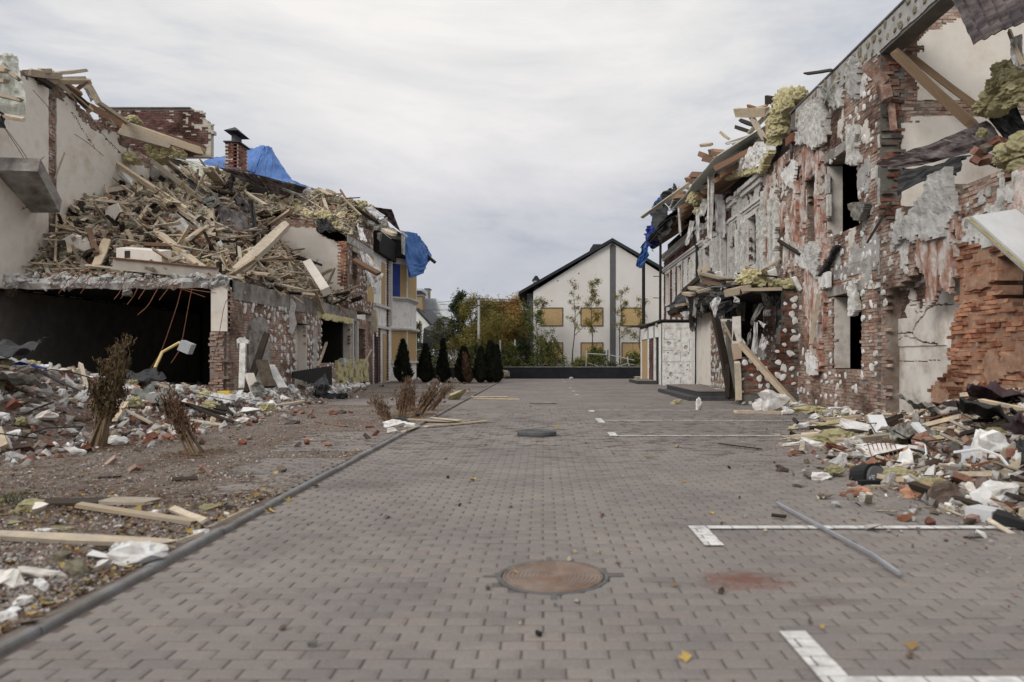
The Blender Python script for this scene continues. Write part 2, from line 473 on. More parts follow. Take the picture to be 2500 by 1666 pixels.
M['membrane']=pm("membrane_black",[(.3,(.012,.012,.013)),(.7,(.03,.03,.031))],ns=2,bs=12,bump=.5,rv=.3,rough=.6,spec=.4,world=True)
M['memb_g']=pm("membrane_grey",[(.3,(.20,.205,.19)),(.7,(.36,.36,.335))],ns=2,bs=12,bump=.5,rv=.3,rough=.7,world=True,dirt=((.12,.10,.08),.3,3))
M['sheet_p']=pm("sheet_pale_green",[(.3,(.54,.56,.49)),(.7,(.72,.73,.66))],ns=1.2,bs=8,bump=.3,rv=.05,rough=.6,world=True)
M['wood_b']=pm("wood_brown",[(.3,(.13,.085,.05)),(.6,(.22,.15,.095)),(.8,(.30,.215,.145))],scale=GR,ns=2.2,bs=6,bump=.5,rv=.2)
M['film']=pm("film_pale",[(.3,(.50,.50,.50)),(.7,(.70,.70,.70))],ns=3,bs=12,bump=.4,rv=.15,rough=.5,world=True,dirt=((.34,.30,.26),.2,4))
M['tarp']=pm("tarp_blue",[(.3,(.035,.115,.36)),(.7,(.07,.19,.48))],ns=1.5,bs=5,bump=.5,bd=.05,rv=.1,rough=.45,spec=.5,world=True)
M['tarp_d']=pm("tarp_deep_blue",[(.3,(.012,.028,.16)),(.7,(.025,.06,.28))],ns=1.5,bs=5,bump=.4,rv=.1,rough=.5,spec=.4,world=True)
M['rust']=pm("rusty_steel",[(.3,(.13,.05,.028)),(.7,(.27,.12,.07))],ns=14,bs=60,bump=.5,rv=.25,rough=.8)
M['black']=pm("black_paint",[(.3,(.010,.010,.011)),(.7,(.018,.018,.019))],ns=3,bs=20,bump=.1,rv=.1,rough=.6,world=True)
M['slate']=pm("wall_black_render",[(.3,(.013,.014,.018)),(.7,(.024,.026,.032))],ns=1.5,bs=30,bump=.2,rv=0,rough=.9,world=True)
M['steel']=pm("painted_steel_beam",[(.3,(.30,.27,.23)),(.7,(.42,.385,.335))],ns=3,bs=20,bump=.2,rv=.05,world=True)
M['alu']=pm("aluminium_profile",[(.3,(.28,.29,.32)),(.7,(.42,.43,.47))],ns=5,bs=20,bump=.2,rv=.2,rough=.45,metallic=.3,spec=.5)
M['grey_pl']=pm("grey_plastic",[(.3,(.33,.35,.37)),(.7,(.48,.50,.52))],ns=5,bs=20,bump=.2,rv=.2,rough=.5)
M['yellow']=pm("yellow_plastic",[(.3,(.55,.38,.06)),(.7,(.66,.47,.10))],ns=3,bs=20,bump=.1,rv=.1,rough=.5)
M['pipe_y']=pm("yellow_pipe",[(.3,(.52,.40,.16)),(.7,(.64,.52,.26))],ns=3,bs=20,bump=.1,rv=.1,rough=.5)
M['white_pl']=pm("white_plastic",[(.3,(.55,.56,.57)),(.7,(.68,.69,.70))],ns=3,bs=20,bump=.1,rv=.1,rough=.4)
M['trim']=pm("trim_grey_white",[(.3,(.54,.53,.51)),(.7,(.66,.65,.63))],ns=3,bs=20,bump=.2,rv=.05,world=True,dirt=((.42,.38,.34),.12,3))
M['dark_in']=pm("interior_shade",[(.3,(.010,.009,.008)),(.7,(.02,.018,.016))],ns=3,bump=0,rv=0,world=True)  # near-black colour that puts the shade of rooms and recesses into the surface
M['roof_dk']=pm("roof_charcoal",[(.3,(.022,.024,.030)),(.7,(.040,.042,.050))],ns=3,bs=20,bump=.2,rv=.1,rough=.6,world=True)
M['roof_ag']=pm("roof_silver",[(.3,(.42,.45,.49)),(.7,(.54,.57,.61))],ns=2,bs=6,bump=.2,rv=.08,rough=.5,spec=.5)
M['brick_tan']=pm("brick_far_tan",[(.3,(.28,.20,.115)),(.7,(.36,.27,.165))],ns=9,bs=20,bump=.2,rv=.15)
M['green_ed']=pm("roof_edge_green",[(.3,(.03,.10,.045)),(.7,(.05,.15,.06))],ns=3,bump=0,rv=0)
M['kerb']=pm("kerb_concrete",[(.3,(.17,.168,.168)),(.7,(.25,.247,.245))],ns=6,bs=60,bump=.4,rv=.12,world=True,dirt=((.13,.12,.105),.3,2.5))
M['stepm']=pm("step_tile_dark",[(.3,(.045,.045,.048)),(.7,(.075,.074,.078))],ns=5,bs=40,bump=.2,rv=.1,rough=.6,world=True)
M['stept']=pm("step_top",[(.3,(.115,.10,.095)),(.7,(.18,.155,.145))],ns=5,bs=40,bump=.3,rv=.1,world=True,dirt=((.30,.25,.21),.3,3))
def foliage(name,pal,rough=.7):
 m,N,L,b=_new(name)
 rnd=_rand(N,L);rp=_ramp(N,pal);L.new(rnd,rp.inputs[0])
 wv=_coord(N,L,(1,1,1),True);n=_noise(N,L,wv,1.4,3)
 r=_ramp(N,[(.35,(.62,.66,.6)),(.65,(1.2,1.15,1.1))]);L.new(n,r.inputs[0])
 L.new(_mixc(N,L,1,rp.outputs[0],r.outputs[0],'MULTIPLY'),b.inputs['Base Color'])
 b.inputs['Roughness'].default_value=rough;b.inputs['Specular IOR Level'].default_value=.2
 return m
M['leaf_g']=foliage("leaf_green",[(0,(.05,.075,.02)),(.5,(.10,.125,.036)),(.85,(.17,.17,.05)),(1,(.26,.21,.06))])
M['leaf_dg']=foliage("leaf_dark_green",[(0,(.018,.032,.013)),(.6,(.035,.055,.02)),(1,(.07,.085,.03))])
M['leaf_o']=foliage("leaf_orange",[(0,(.22,.11,.03)),(.5,(.32,.18,.05)),(1,(.22,.18,.055))])
M['leaf_yg']=foliage("leaf_yellow_green",[(0,(.16,.15,.04)),(.6,(.28,.22,.06)),(1,(.10,.11,.03))])
M['thuja']=foliage("thuja_dark",[(0,(.009,.012,.008)),(.7,(.016,.021,.012)),(1,(.028,.033,.018))])
M['thuja_b']=foliage("thuja_brown",[(0,(.06,.038,.02)),(.5,(.10,.065,.036)),(.8,(.09,.08,.034)),(1,(.15,.105,.06))])
M['thuja_red']=foliage("thuja_red_brown",[(0,(.065,.032,.02)),(.5,(.11,.06,.034)),(1,(.18,.12,.08))])
M['bark']=pm("bark",[(.3,(.05,.038,.028)),(.7,(.12,.095,.07))],ns=9,bs=30,bump=.6,rv=.3)
M['bark_l']=pm("bark_pale_stem",[(.3,(.13,.09,.055)),(.7,(.26,.19,.12))],scale=(1,1,.3),ns=9,bs=30,bump=.6,rv=.3)
M['grass']=foliage("grass_green",[(0,(.03,.06,.018)),(1,(.08,.11,.035))])
M['leaf_y']=foliage("leaf_fallen_yellow",[(0,(.36,.24,.07)),(.5,(.42,.32,.11)),(1,(.20,.12,.06))])
M['pole']=pm("pole_concrete",[(.3,(.36,.36,.34)),(.7,(.48,.48,.46))],ns=3,bs=20,bump=.2,rv=.05)
M['rub']=pm("rubble_mixed",[(.3,(.5,.5,.5)),(.7,(1,1,1))],ns=5,bs=25,bump=.8,bd=.02,rv=.3,pal=[(0,(.64,.59,.51)),(.15,(.42,.34,.25)),(.3,(.60,.53,.40)),(.42,(.34,.16,.10)),(.50,(.26,.12,.08)),(.6,(.58,.53,.45)),(.70,(.18,.14,.11)),(.84,(.66,.58,.38)),(.93,(.70,.68,.65)),(1,(.30,.25,.20))])
M['rub_g']=pm("rubble_ground",[(.3,(.6,.6,.6)),(.7,(1,1,1))],ns=5,bs=25,bump=.8,bd=.02,rv=.25,pal=[(0,(.24,.105,.075)),(.2,(.27,.13,.095)),(.3,(.55,.53,.50)),(.42,(.34,.31,.28)),(.55,(.24,.22,.20)),(.66,(.18,.08,.06)),(.76,(.66,.65,.63)),(.84,(.15,.12,.10)),(.92,(.36,.31,.21)),(1,(.27,.23,.19))])
# ================================================================== GROUND
def paver_mat():
 m,N,L,b=_new("paver_grey")
 rnd=_rand(N,L)
 rp=_ramp(N,[(0,(.180,.166,.156)),(.3,(.204,.186,.174)),(.55,(.212,.186,.171)),(.8,(.196,.181,.171)),(1,(.170,.155,.146))])
 L.new(rnd,rp.inputs[0])
 g=N.new("ShaderNodeNewGeometry");pos=g.outputs['Position']
 def mp(sc_,loc=(0,0,0)):
  q=N.new("ShaderNodeMapping");q.inputs['Scale'].default_value=sc_;q.inputs['Location'].default_value=loc
  L.new(pos,q.inputs[0]);return q.outputs[0]
 n1=_noise(N,L,mp((1,1,1)),.55,6,.6)
 r1=_ramp(N,[(.3,(.80,.79,.80)),(.7,(1.16,1.13,1.10))]);L.new(n1,r1.inputs[0])
 col=_mixc(N,L,1,rp.outputs[0],r1.outputs[0],'MULTIPLY')
 n5=_noise(N,L,mp((1,1,1)),70,3,.8)
 r5=_ramp(N,[(.3,(.82,.82,.82)),(.7,(1.12,1.12,1.12))]);L.new(n5,r5.inputs[0])
 col=_mixc(N,L,1,col,r5.outputs[0],'MULTIPLY')
 # dirt tracked over the rows further up the yard
 n2=_noise(N,L,mp((.9,3.2,1),(4.1,2.2,0)),2.1,6,.72)
 r2=_ramp(N,[(.46,(0,0,0)),(.53,(1,1,1))]);L.new(n2,r2.inputs[0])
 m5=N.new("ShaderNodeMath");m5.operation='MULTIPLY';m5.inputs[1].default_value=13.7;L.new(rnd,m5.inputs[0])
 f5=N.new("ShaderNodeMath");f5.operation='FRACT';L.new(m5.outputs[0],f5.inputs[0])
 q5=_ramp(N,[(.60,(.10,.10,.10)),(.66,(1,1,1))]);L.new(f5.outputs[0],q5.inputs[0])
 sp=N.new("ShaderNodeSeparateXYZ");L.new(pos,sp.inputs[0])
 ry=_ramp(N,[(0,(.10,.10,.10)),(.22,(.22,.22,.22)),(.32,(.95,.95,.95)),(.44,(.9,.9,.9)),(.6,(.25,.25,.25)),(1,(.2,.2,.2))])
 dv=N.new("ShaderNodeMath");dv.operation='DIVIDE';dv.inputs[1].default_value=36;L.new(sp.outputs['Y'],dv.inputs[0]);L.new(dv.outputs[0],ry.inputs[0])
 mu=_mixc(N,L,1,r2.outputs[0],ry.outputs[0],'MULTIPLY')
 mu=_mixc(N,L,1,mu,q5.outputs[0],'MULTIPLY')
 col=_mixc(N,L,mu,col,(.075,.056,.048))
 # brick dust spots
 def spot(x,y,rx,ryy,c,col,amt=1.0):
  q=N.new("ShaderNodeMapping");q.vector_type='TEXTURE'
  q.inputs['Location'].default_value=(x,y,0);q.inputs['Scale'].default_value=(rx,ryy,1)
  L.new(pos,q.inputs[0])
  ln=N.new("ShaderNodeVectorMath");ln.operation='LENGTH';L.new(q.outputs[0],ln.inputs[0])
  nz=_noise(N,L,mp((1,1,1),(x,y,0)),9,6,.75)
  a=N.new("ShaderNodeMath");a.operation='MULTIPLY_ADD';a.inputs[1].default_value=2.6;L.new(nz,a.inputs[0]);L.new(ln.outputs['Value'],a.inputs[2])
  rr=_ramp(N,[(.38,(amt,)*3),(.60,(0,0,0))])
  h=N.new("ShaderNodeMath");h.operation='MULTIPLY';h.inputs[1].default_value=.25;L.new(a.outputs[0],h.inputs[0])
  L.new(h.outputs[0],rr.inputs[0])
  return _mixc(N,L,rr.outputs[0],col,c)
 col=spot(1.22,4.33,.30,.22,(.14,.062,.043),col,.9)
 col=spot(1.55,3.95,.22,.10,(.11,.085,.075),col,.7)
 col=spot(-1.95,7.6,.55,.45,(.11,.095,.088),col,.7)
 col=spot(-1.1,8.3,.45,.2,(.12,.105,.10),col,.6)
 col=spot(-2.0,5.2,.3,.6,(.12,.105,.10),col,.5)
 col=spot(5.4,9.5,2.4,3.4,(.20,.165,.14),col,.6)
 L.new(col,b.inputs['Base Color'])
 b.inputs['Roughness'].default_value=.88;b.inputs['Specular IOR Level'].default_value=.3
 _bump(N,L,b,n5,.25,.004)
 return m
M['paver']=paver_mat()
M['bed']=pm("paving_joint_sand",[(.3,(.095,.078,.069)),(.7,(.145,.12,.108))],ns=3,bs=60,bump=.4,rv=0,world=True)
M['soil']=pm("soil_gravel",[(.25,(.11,.085,.068)),(.5,(.20,.162,.135)),(.75,(.29,.25,.215))],ns=14,bs=45,bump=1,bd=.03,rv=0,world=True,dirt=((.12,.085,.070),.35,.9))
M['earth']=pm("ground_far",[(.3,(.09,.085,.05)),(.7,(.15,.13,.09))],ns=.3,bs=5,bump=.2,rv=0,world=True)
M['gravel']=pm("gravel_stones",[(.3,(.7,.7,.7)),(.7,(1,1,1))],ns=5,bump=0,rv=.3,pal=[(0,(.20,.17,.15)),(.35,(.29,.25,.22)),(.6,(.38,.35,.32)),(.72,(.23,.10,.07)),(.82,(.14,.11,.10)),(.93,(.58,.56,.54)),(1,(.30,.24,.15))])
M['paint']=pm("road_paint_worn",[(.3,(.52,.51,.495)),(.6,(.64,.63,.615)),(.8,(.68,.675,.66))],ns=9,bs=60,bump=.3,rv=.12,world=True,dirt=((.30,.28,.265),.16,7))
mb=MB();mb.add([(-400,-60,-.10),(400,-60,-.10),(400,900,-.10),(-400,900,-.10)],[(0,1,2,3)])
mb.build("ground",M['earth'],kind='structure')
# paved yard: bedding plus every paver as its own block
road=link("paved_road",None,kind='structure');road['base']=[0.0,0.0,0.0]
mb=MB();mb.add([(-2.47,1.0,-.009),(9.2,1.0,-.009),(9.2,47.0,-.009),(-2.47,47.0,-.009)],[(0,1,2,3)])
mb.build("paving_bed",M['bed'],road)
CV,CF=cham(.12,0.0,1)
COVERS=[(.06,4.40,.335),(-.11,12.45,.34),(0.0,21.4,.32)]
def paver_rows(x0,x1,y0,y1,z=0.0,clip=True,keep=None):
 T=[];
 j0=int(math.floor(y0/.1));j1=int(math.ceil(y1/.1))
 for j in range(j0,j1):
  y=j*.1+.05
  lo,hi=x0,x1
  if clip:
   lo=max(x0,-.80*y-.3);hi=min(x1,.71*y+.4)
  i0=int(math.floor(lo/.2))-1;i1=int(math.ceil(hi/.2))+1
  xs=np.arange(i0,i1)*.2+(.1 if j%2 else 0)
  xs=xs[(xs-.1>=lo-.12)&(xs+.1<=hi+.12)]
  for x in xs:
   l,r=max(x-.1,x0+.003),min(x+.1,x1)
   if r-l>.035:T.append(((l+r)/2,y,r-l-.2))
 T=np.array(T)
 if keep is not None:T=T[keep(T)]
 n=len(T)
 S=np.stack([T[:,2]+np.full(n,.1885)+RNG.uniform(-.003,.003,n),np.full(n,.0945)+RNG.uniform(-.002,.002,n),np.full(n,.05)],1)
 an=RNG.normal(0,.006,n)
 R=np.zeros((n,3,3));R[:,0,0]=np.cos(an);R[:,0,1]=-np.sin(an);R[:,1,0]=np.sin(an);R[:,1,1]=np.cos(an);R[:,2,2]=1
 R[:,2,0]=RNG.normal(0,.008,n);R[:,2,1]=RNG.normal(0,.012,n)
 sink=0.006*(fbm(T[:,0]*.6,T[:,1]*.6,5)-.5)
 P3=np.stack([T[:,0],T[:,1],z-.025+sink+RNG.normal(0,.0012,n)],1)
 return T,mats4(R,S,P3)
def notcover(T):
 k=np.ones(len(T),bool)
 for x,y,r in COVERS:k&=((T[:,0]-x)**2+(T[:,1]-y)**2)>(r+.01)**2
 return k
T,Mx=paver_rows(-2.44,8.4,2.5,47.0,keep=notcover)
order=np.argsort(T[:,1],kind='stable')
near=order[:300];rest=order[300:]
pme=MB().add(CV,CF,0,0.0).mesh("paver",M['paver'])
for k in near:
 link("paver",pme,road,mat=Matrix(Mx[k].tolist()))
MB().inst(CV,CF,Mx[rest]).build("paver_rows",M['paver'],road,kind='stuff')
# ground on the left of the kerb: uneven soil and gravel with heights from noise
def soil_z(x,y):
 x=np.asarray(x,float);y=np.asarray(y,float)
 return.022+.055*(fbm(x*.9,y*.9,31)-.45)+.02*(fbm(x*4,y*4,33)-.5)
def strip_mask(x,y):
 x=np.asarray(x);y=np.asarray(y)
 w=fbm(x*2.2,y*2.2,77)*.9
 a=(y>10.2)&(y<12.9)&(x>-4.5+w*.8)
 b=(y>6.9)&(y<9.5)&(x>-4.4+w*1.2+(9.5-y)*.25)
 c=(y>20.2)&(y<23.4)&(x>-7.4+w*2)
 d=(y>34.5)&(y<36.5)&(x>-9)
 e=(y>28.2)&(y<30.4)&(x>-8+w*2)
 return a|b|c|d|e
xs=np.concatenate([np.arange(-34,-12,1.0),np.arange(-12,-2.50,.14),[-2.505]]);ys=np.concatenate([np.arange(1.6,16,.14),np.arange(16,50,.4)])
XX,YY=np.meshgrid(xs,ys);ZZ=soil_z(XX,YY);ZZ=np.where(strip_mask(XX,YY),-.035,ZZ)
V=np.stack([XX,YY,ZZ],-1).reshape(-1,3);nx,ny=len(xs),len(ys)
F=np.array([(j*nx+i,j*nx+i+1,(j+1)*nx+i+1,(j+1)*nx+i) for j in range(ny-1) for i in range(nx-1)])
MB().add(V,F).build("soil_ground",M['soil'],smooth=True,kind='structure')
path=link("garden_path",None,kind='structure');path['base']=[0.0,0.0,0.0]
mb=MB();
for(xa,ya,yb) in((-4.7,10.1,13.0),(-5.0,6.8,9.6),(-7.9,20.1,23.5),(-9,34.4,36.6),(-8.6,28.1,30.5)):
 mb.add([(xa,ya,-.02),(-2.5,ya,-.02),(-2.5,yb,-.02),(xa,yb,-.02)],[(0,1,2,3)])
mb.build("path_bed",M['bed'],path)
T,Mx=paver_rows(-9,-2.56,6.9,36.5,z=.022,keep=lambda T:strip_mask(T[:,0],T[:,1]))
order=np.argsort(T[:,1],kind='stable')
for k in order[:300]:link("path_paver",pme,path,mat=Matrix(Mx[k].tolist()))
MB().inst(CV,CF,Mx[order[300:]]).build("path_paver_rows",M['paver'],path,kind='stuff')
M_soilpave=None
# kerb of separate rounded stones
kerb=link("kerb",None,kind='structure');kerb['base']=[0.0,0.0,0.0]
prof=[(-.036,-.1),(-.036,.018),(-.03,.032),(-.015,.038),(.015,.038),(.03,.032),(.036,.018),(.036,-.1)]
mbk=MB()
for k in range(45):
 y0,y1=1.5+k,2.494+k
 dx=random.uniform(-.006,.006)-2.50;dz=random.uniform(-.006,.004);tw=random.uniform(-.006,.006)
 V=[(dx+a-tw,y0,b+dz) for a,b in prof]+[(dx+a+tw,y1,b+dz) for a,b in prof]
 n=len(prof);F=[(i,i+1,n+i+1,n+i) for i in range(n-1)]
 m2=MB().add(V,F);m2.prism([(p[0],p[1],p[2]) for p in V[:n]],(0,1e-4,0));m2.prism([(p[0],p[1],p[2]) for p in V[n:]],(0,1e-4,0))
 m2.build("kerb_stone",M['kerb'],kerb)
 # white parking lines, painted paver by paver so that the joints stay open
def line_pieces(name,segs):
 mb=MB()
 for x0,x1,y0,y1 in segs:
  j=int(math.floor((y0+1e-6)/.1))
  while j*.1<y1-1e-6:
   ya,yb=max(y0,j*.1+.002),min(y1,j*.1+.098)
   off=.0 if j%2 else.1
   i=math.floor((x0-off)/.2)
   while i*.2+off<x1:
    xa,xb=max(x0,i*.2+off+.004),min(x1,i*.2+off+.196)
    if xb-xa>.01 and yb-ya>.02:
     mb.add([(xa,ya,.009),(xb,ya,.009),(xb,yb,.009),(xa,yb,.009)],[(0,1,2,3)])
    i+=1
   j+=1
 return mb.build(name,M['paint'],kind='structure')
XE=1.16
line_pieces("parking_line",[(XE,6.9,2.9,3.0),(XE,XE+.13,3.0,3.5)])
line_pieces("parking_line",[(XE,4.6,5.6,5.72),(XE,XE+.14,5.1,5.6)])
for yl,up,dn in((12.3,.6,0),(15.3,.6,.5),(18.3,0,.5),(25.8,.5,0),(28.8,.5,0),(31.8,.5,0),(40.8,.5,0),(43.8,.5,0)):
 s_=[(XE,6.7 if yl<19 or yl>30 else 4.9,yl,yl+.1)]
 if up:s_.append((XE,XE+.14,yl+.1,yl+up))
 if dn:s_.append((XE,XE+.14,yl-dn,yl))
 line_pieces("parking_line",s_)
 # manhole covers
def disc(mb,x,y,z0,z1,r,seg=48,m=0):
 a=np.linspace(0,2*math.pi,seg,endpoint=False)
 top=[(x+r*math.cos(t),y+r*math.sin(t),z1) for t in a]
 mb.prism([(p[0],p[1],z0) for p in top],(0,0,z1-z0),m);return mb
def ring(mb,x,y,z,r0,r1,h,seg=64,m=0,wob=0.0):
 a=np.linspace(0,2*math.pi,seg,endpoint=False)
 V=[]
 for t in a:
  for rr,zz in((r0,z),(r0+.002,z+h),(r1-.002,z+h),(r1,z)):
   rr=rr+wob*math.sin(t*11+rr*90)
   V.append((x+rr*math.cos(t),y+rr*math.sin(t),zz))
 F=[(i*4+k,((i+1)%seg)*4+k,((i+1)%seg)*4+k+1,i*4+k+1) for i in range(seg) for k in range(3)]
 mb.add(V,F,m)
M['mh']=pm("cast_iron_rusty",[(.3,(.155,.115,.092)),(.55,(.215,.165,.135)),(.75,(.25,.21,.18))],ns=7,bs=60,bump=.5,rv=0,world=True,rough=.75,dirt=((.20,.115,.08),.12,4))
M['mh_d']=pm("cast_iron_dark",[(.3,(.07,.072,.074)),(.7,(.13,.13,.13))],ns=7,bs=60,bump=.5,rv=0,world=True,rough=.7)
x,y=.06,4.40
t=thing("manhole_cover","rusty brown round manhole cover with concentric ridges in the foreground paving","manhole cover",(x,y,0))
mb=MB();disc(mb,x,y,-.03,.004,.31,64)
for k in range(11):ring(mb,x,y,.004,.035+k*.0255,.035+k*.0255+.012,.005,wob=.0012)
ring(mb,x,y,.004,.295,.31,.005)
mb.build("lid",M['mh'],t)
mb=MB();ring(mb,x,y,-.03,.318,.345,.034)
for an in(0.04,math.pi-.02,math.pi/2+.05,-math.pi/2):
 c,s_=math.cos(an),math.sin(an)
 mb.beam((x+c*.335,y+s_*.335,-.006),(x+c*.43,y+s_*.43,-.006),.034,.016)
mb.build("frame",M['mh_d'],t)
x,y=-.11,12.45
t=thing("manhole_cover","dark grey raised manhole cover lying loose on the paving in mid yard","manhole cover",(x,y,0))
mb=MB();disc(mb,x,y,-.02,.03,.33,48);ring(mb,x,y,-.02,.33,.36,.03);mb.build("frame",M['mh_d'],t)
mb=MB();disc(mb,x,y,.03,.075,.345,48)
for k in range(6):ring(mb,x,y,.075,.05+k*.05,.07+k*.05,.006)
mb.build("lid",M['mh_d'],t)
x,y=0.0,21.4
t=thing("manhole_cover","small grey flush manhole cover farthest along the paved yard","manhole cover",(x,y,0))
mb=MB();disc(mb,x,y,-.02,.012,.33,40);mb.build("lid",M['kerb'],t)
mb=MB();ring(mb,x,y,-.02,.33,.36,.026);mb.build("frame",M['mh_d'],t)
# loose gravel on the soil
OCT=(np.array([(.5,0,0),(-.5,0,0),(0,.5,0),(0,-.5,0),(0,0,.45),(0,0,-.45)]),np.array([(0,2,4),(2,1,4),(1,3,4),(3,0,4),(2,0,5),(1,2,5),(3,1,5),(0,3,5)]))
n=46000
yy=3.0+27*RNG.random(n)**1.7
xx=-2.58-(np.minimum(.79*yy,9.5)-2.4)*RNG.random(n)
k=(xx<-2.57)&(xx>-.80*yy-.2);xx,yy=xx[k],yy[k]
st=strip_mask(xx,yy)&(RNG.random(len(xx))<.93)
xx,yy=xx[~st],yy[~st];n=len(xx)
s_=.010+.030*RNG.random(n)**3
S=np.stack([s_*RNG.uniform(.7,1.5,n),s_*RNG.uniform(.7,1.3,n),s_*RNG.uniform(.5,1,n)],1)
zz=np.where(strip_mask(xx,yy),.024,soil_z(xx,yy))
MB().inst(OCT[0],OCT[1],mats4(rots(n),S,np.stack([xx,yy,zz+s_*.2],1))).build("gravel",M['gravel'],kind='stuff')
# crumbs on the paving, thicker towards the ruin on the right
n=9000
yy=3.0+24*RNG.random(n)**1.3;u=RNG.random(n)**.42
xx=-2.3+(np.minimum(.70*yy,7.0)+2.3)*u
dens=np.clip((xx-(1.2+.12*np.abs(yy-8)))/3.0,.02,1)*np.clip(1.3-np.abs(yy-9.5)/9,.12,1)*np.clip(fbm(xx*1.4,yy*1.4,9)*2.2-.5,.1,1)
k=RNG.random(n)<dens;xx,yy=xx[k],yy[k];n=len(xx)
s_=.008+.035*RNG.random(n)**4
S=np.stack([s_*RNG.uniform(.7,1.5,n),s_*RNG.uniform(.7,1.3,n),s_*RNG.uniform(.5,1,n)],1)
MB().inst(OCT[0],OCT[1],mats4(rots(n),S,np.stack([xx,yy,s_*.3],1))).build("rubble_crumbs",M['gravel'],kind='stuff')
# ================================================================== WALL BUILDERS
DU,DV=.13,.077
class Frame:
 """a wall plane: org at the foot, u along it, n towards the viewer"""
 def __init__(s,org,u,n):
  s.o=np.array(org,float);s.u=np.array(u,float);s.n=np.array(n,float);s.z=np.array((0,0,1.0))
 def p(s,U,V,D=0):
  U,V,D=np.broadcast_arrays(np.asarray(U,float),np.asarray(V,float),np.asarray(D,float))
  return s.o+U[...,None]*s.u+V[...,None]*s.z+D[...,None]*s.n
 def rot(s):
  return np.stack([s.u,s.z,s.n],1)
def rects(U,V,rs):
 m=np.zeros(U.shape,bool)
 for a,b,c,d in rs:m|=(U>a)&(U<b)&(V>c)&(V<d)
 return m
def backing(fr,W,H,mask,thick,du=DU,dv=DV,depth=None):
 """thick ragged wall body from a cell mask; runs along rows are merged"""
 nu,nv=mask.shape
 mb=MB();V=[];F=[]
 def quad(a,b,c,d):
  k=len(V);V.extend((a,b,c,d));F.append((k,k+1,k+2,k+3))
 for j in range(nv):
  i=0
  while i<nu:
   if not mask[i,j]:i+=1;continue
   k=i
   while k<nu and mask[k,j]:k+=1
   u0,u1,v0,v1=i*du,k*du,j*dv,(j+1)*dv
   quad((u0,v0,0),(u1,v0,0),(u1,v1,0),(u0,v1,0))
   quad((u0,v0,-thick),(u0,v1,-thick),(u1,v1,-thick),(u1,v0,-thick))
   quad((u0,v0,0),(u0,v1,0),(u0,v1,-thick),(u0,v0,-thick))
   quad((u1,v0,0),(u1,v0,-thick),(u1,v1,-thick),(u1,v1,0))
   for jj,vv in((j-1,v0),(j+1,v1)):
    a=i
    while a<k:
     if 0<=jj<nv and mask[a,jj]:a+=1;continue
     b=a
     while b<k and not(0<=jj<nv and mask[b,jj]):b+=1
     quad((a*du,vv,0),(b*du,vv,0),(b*du,vv,-thick),(a*du,vv,-thick))
     a=b
   i=k
 V=np.array(V) if V else np.zeros((0,3))
 P3=fr.p(V[:,0],V[:,1],V[:,2])
 mb.add(P3,F,0,.5)
 return mb
def brick_wall(parent,fr,W,H,maskf,thick=.40,bm=None,mm=None,n_ind=0,proud=.010,jit=.003,miss=.01,rough=0.0,name='wall',backs=True,rkey=None):
 nu,nv=int(round(W/DU)),int(round(H/DV))
 U,V=np.meshgrid((np.arange(nu)+.5)*DU,(np.arange(nv)+.5)*DV,indexing='ij')
 mask=maskf(U,V)
 if backs:backing(fr,W,H,mask,thick).build(name,mm or M['mortar'],parent)
 T=[];S=[]
 for j in range(nv):
  off=j%2
  idx=np.arange(off,nu-1,2)
  both=mask[idx,j]&mask[idx+1,j]
  for i in idx[both]:T.append(((i+1)*DU,(j+.5)*DV));S.append(.25)
  one=mask[idx,j]^mask[idx+1,j]
  for i in idx[one]:
   q=i if mask[i,j] else i+1
   full=random.random()<.35
   T.append((((i+1) if full else(q+.5))*DU,(j+.5)*DV));S.append(.25 if full else.118)
 T=np.array(T);S=np.array(S);n=len(T)
 keep=RNG.random(n)>miss*(1 if not callable(miss) else 1)
 T,S=T[keep],S[keep];n=len(T)
 dep=proud+RNG.normal(0,jit,n)
 if rough:
  big=fbm(T[:,0]*1.7,T[:,1]*1.7,63)
  dep=dep+RNG.normal(0,rough,n)+(big-.5)*rough*3
 th=.10
 C=fr.p(T[:,0]+RNG.normal(0,jit,n),T[:,1],dep-th/2)
 R=np.broadcast_to(fr.rot(),(n,3,3)).copy()
 an=RNG.normal(0,.012+rough*.6,n)
 Rl=np.zeros((n,3,3));Rl[:,0,0]=np.cos(an);Rl[:,0,1]=-np.sin(an);Rl[:,1,0]=np.sin(an);Rl[:,1,1]=np.cos(an);Rl[:,2,2]=1
 R=R@Rl
 SS=np.stack([S*(1 if rough==0 else RNG.uniform(.86,1.0,n)),np.full(n,.066)*(1 if rough==0 else RNG.uniform(.85,1.06,n)),np.full(n,th)],1)
 Mx=mats4(R,SS,C)
 d=np.linalg.norm(C-np.array([0,0,EYE]),axis=1)
 front=np.abs(fr.n[1])
 size=S*(fr.u[0]**2+(fr.u[1]**2)*np.abs(fr.o[0])/d)/d
 order=np.argsort(-size)
 fov=(C[:,0]<.70*C[:,1])&(C[:,0]>-.79*C[:,1])
 order=np.concatenate([order[fov[order]],order[~fov[order]]])
 near,rest=order[:n_ind],order[n_ind:]
 tb=[(v,BOXF) for v in BRICKV]
 if n_ind:
  mes=[MB().add(v,f,0,i*.13).mesh("brick",bm) for i,(v,f) in enumerate(tb)]
  for q,k in enumerate(near):link("brick",mes[q%5],parent,mat=Matrix(Mx[k].tolist()))
 if len(rest):
  mb=MB()
  for q in range(5):
   sel=rest[q::5]
   if len(sel):mb.inst(tb[q][0],tb[q][1],Mx[sel])
  mb.build("brick_courses",bm,parent,kind='stuff')
 return mask
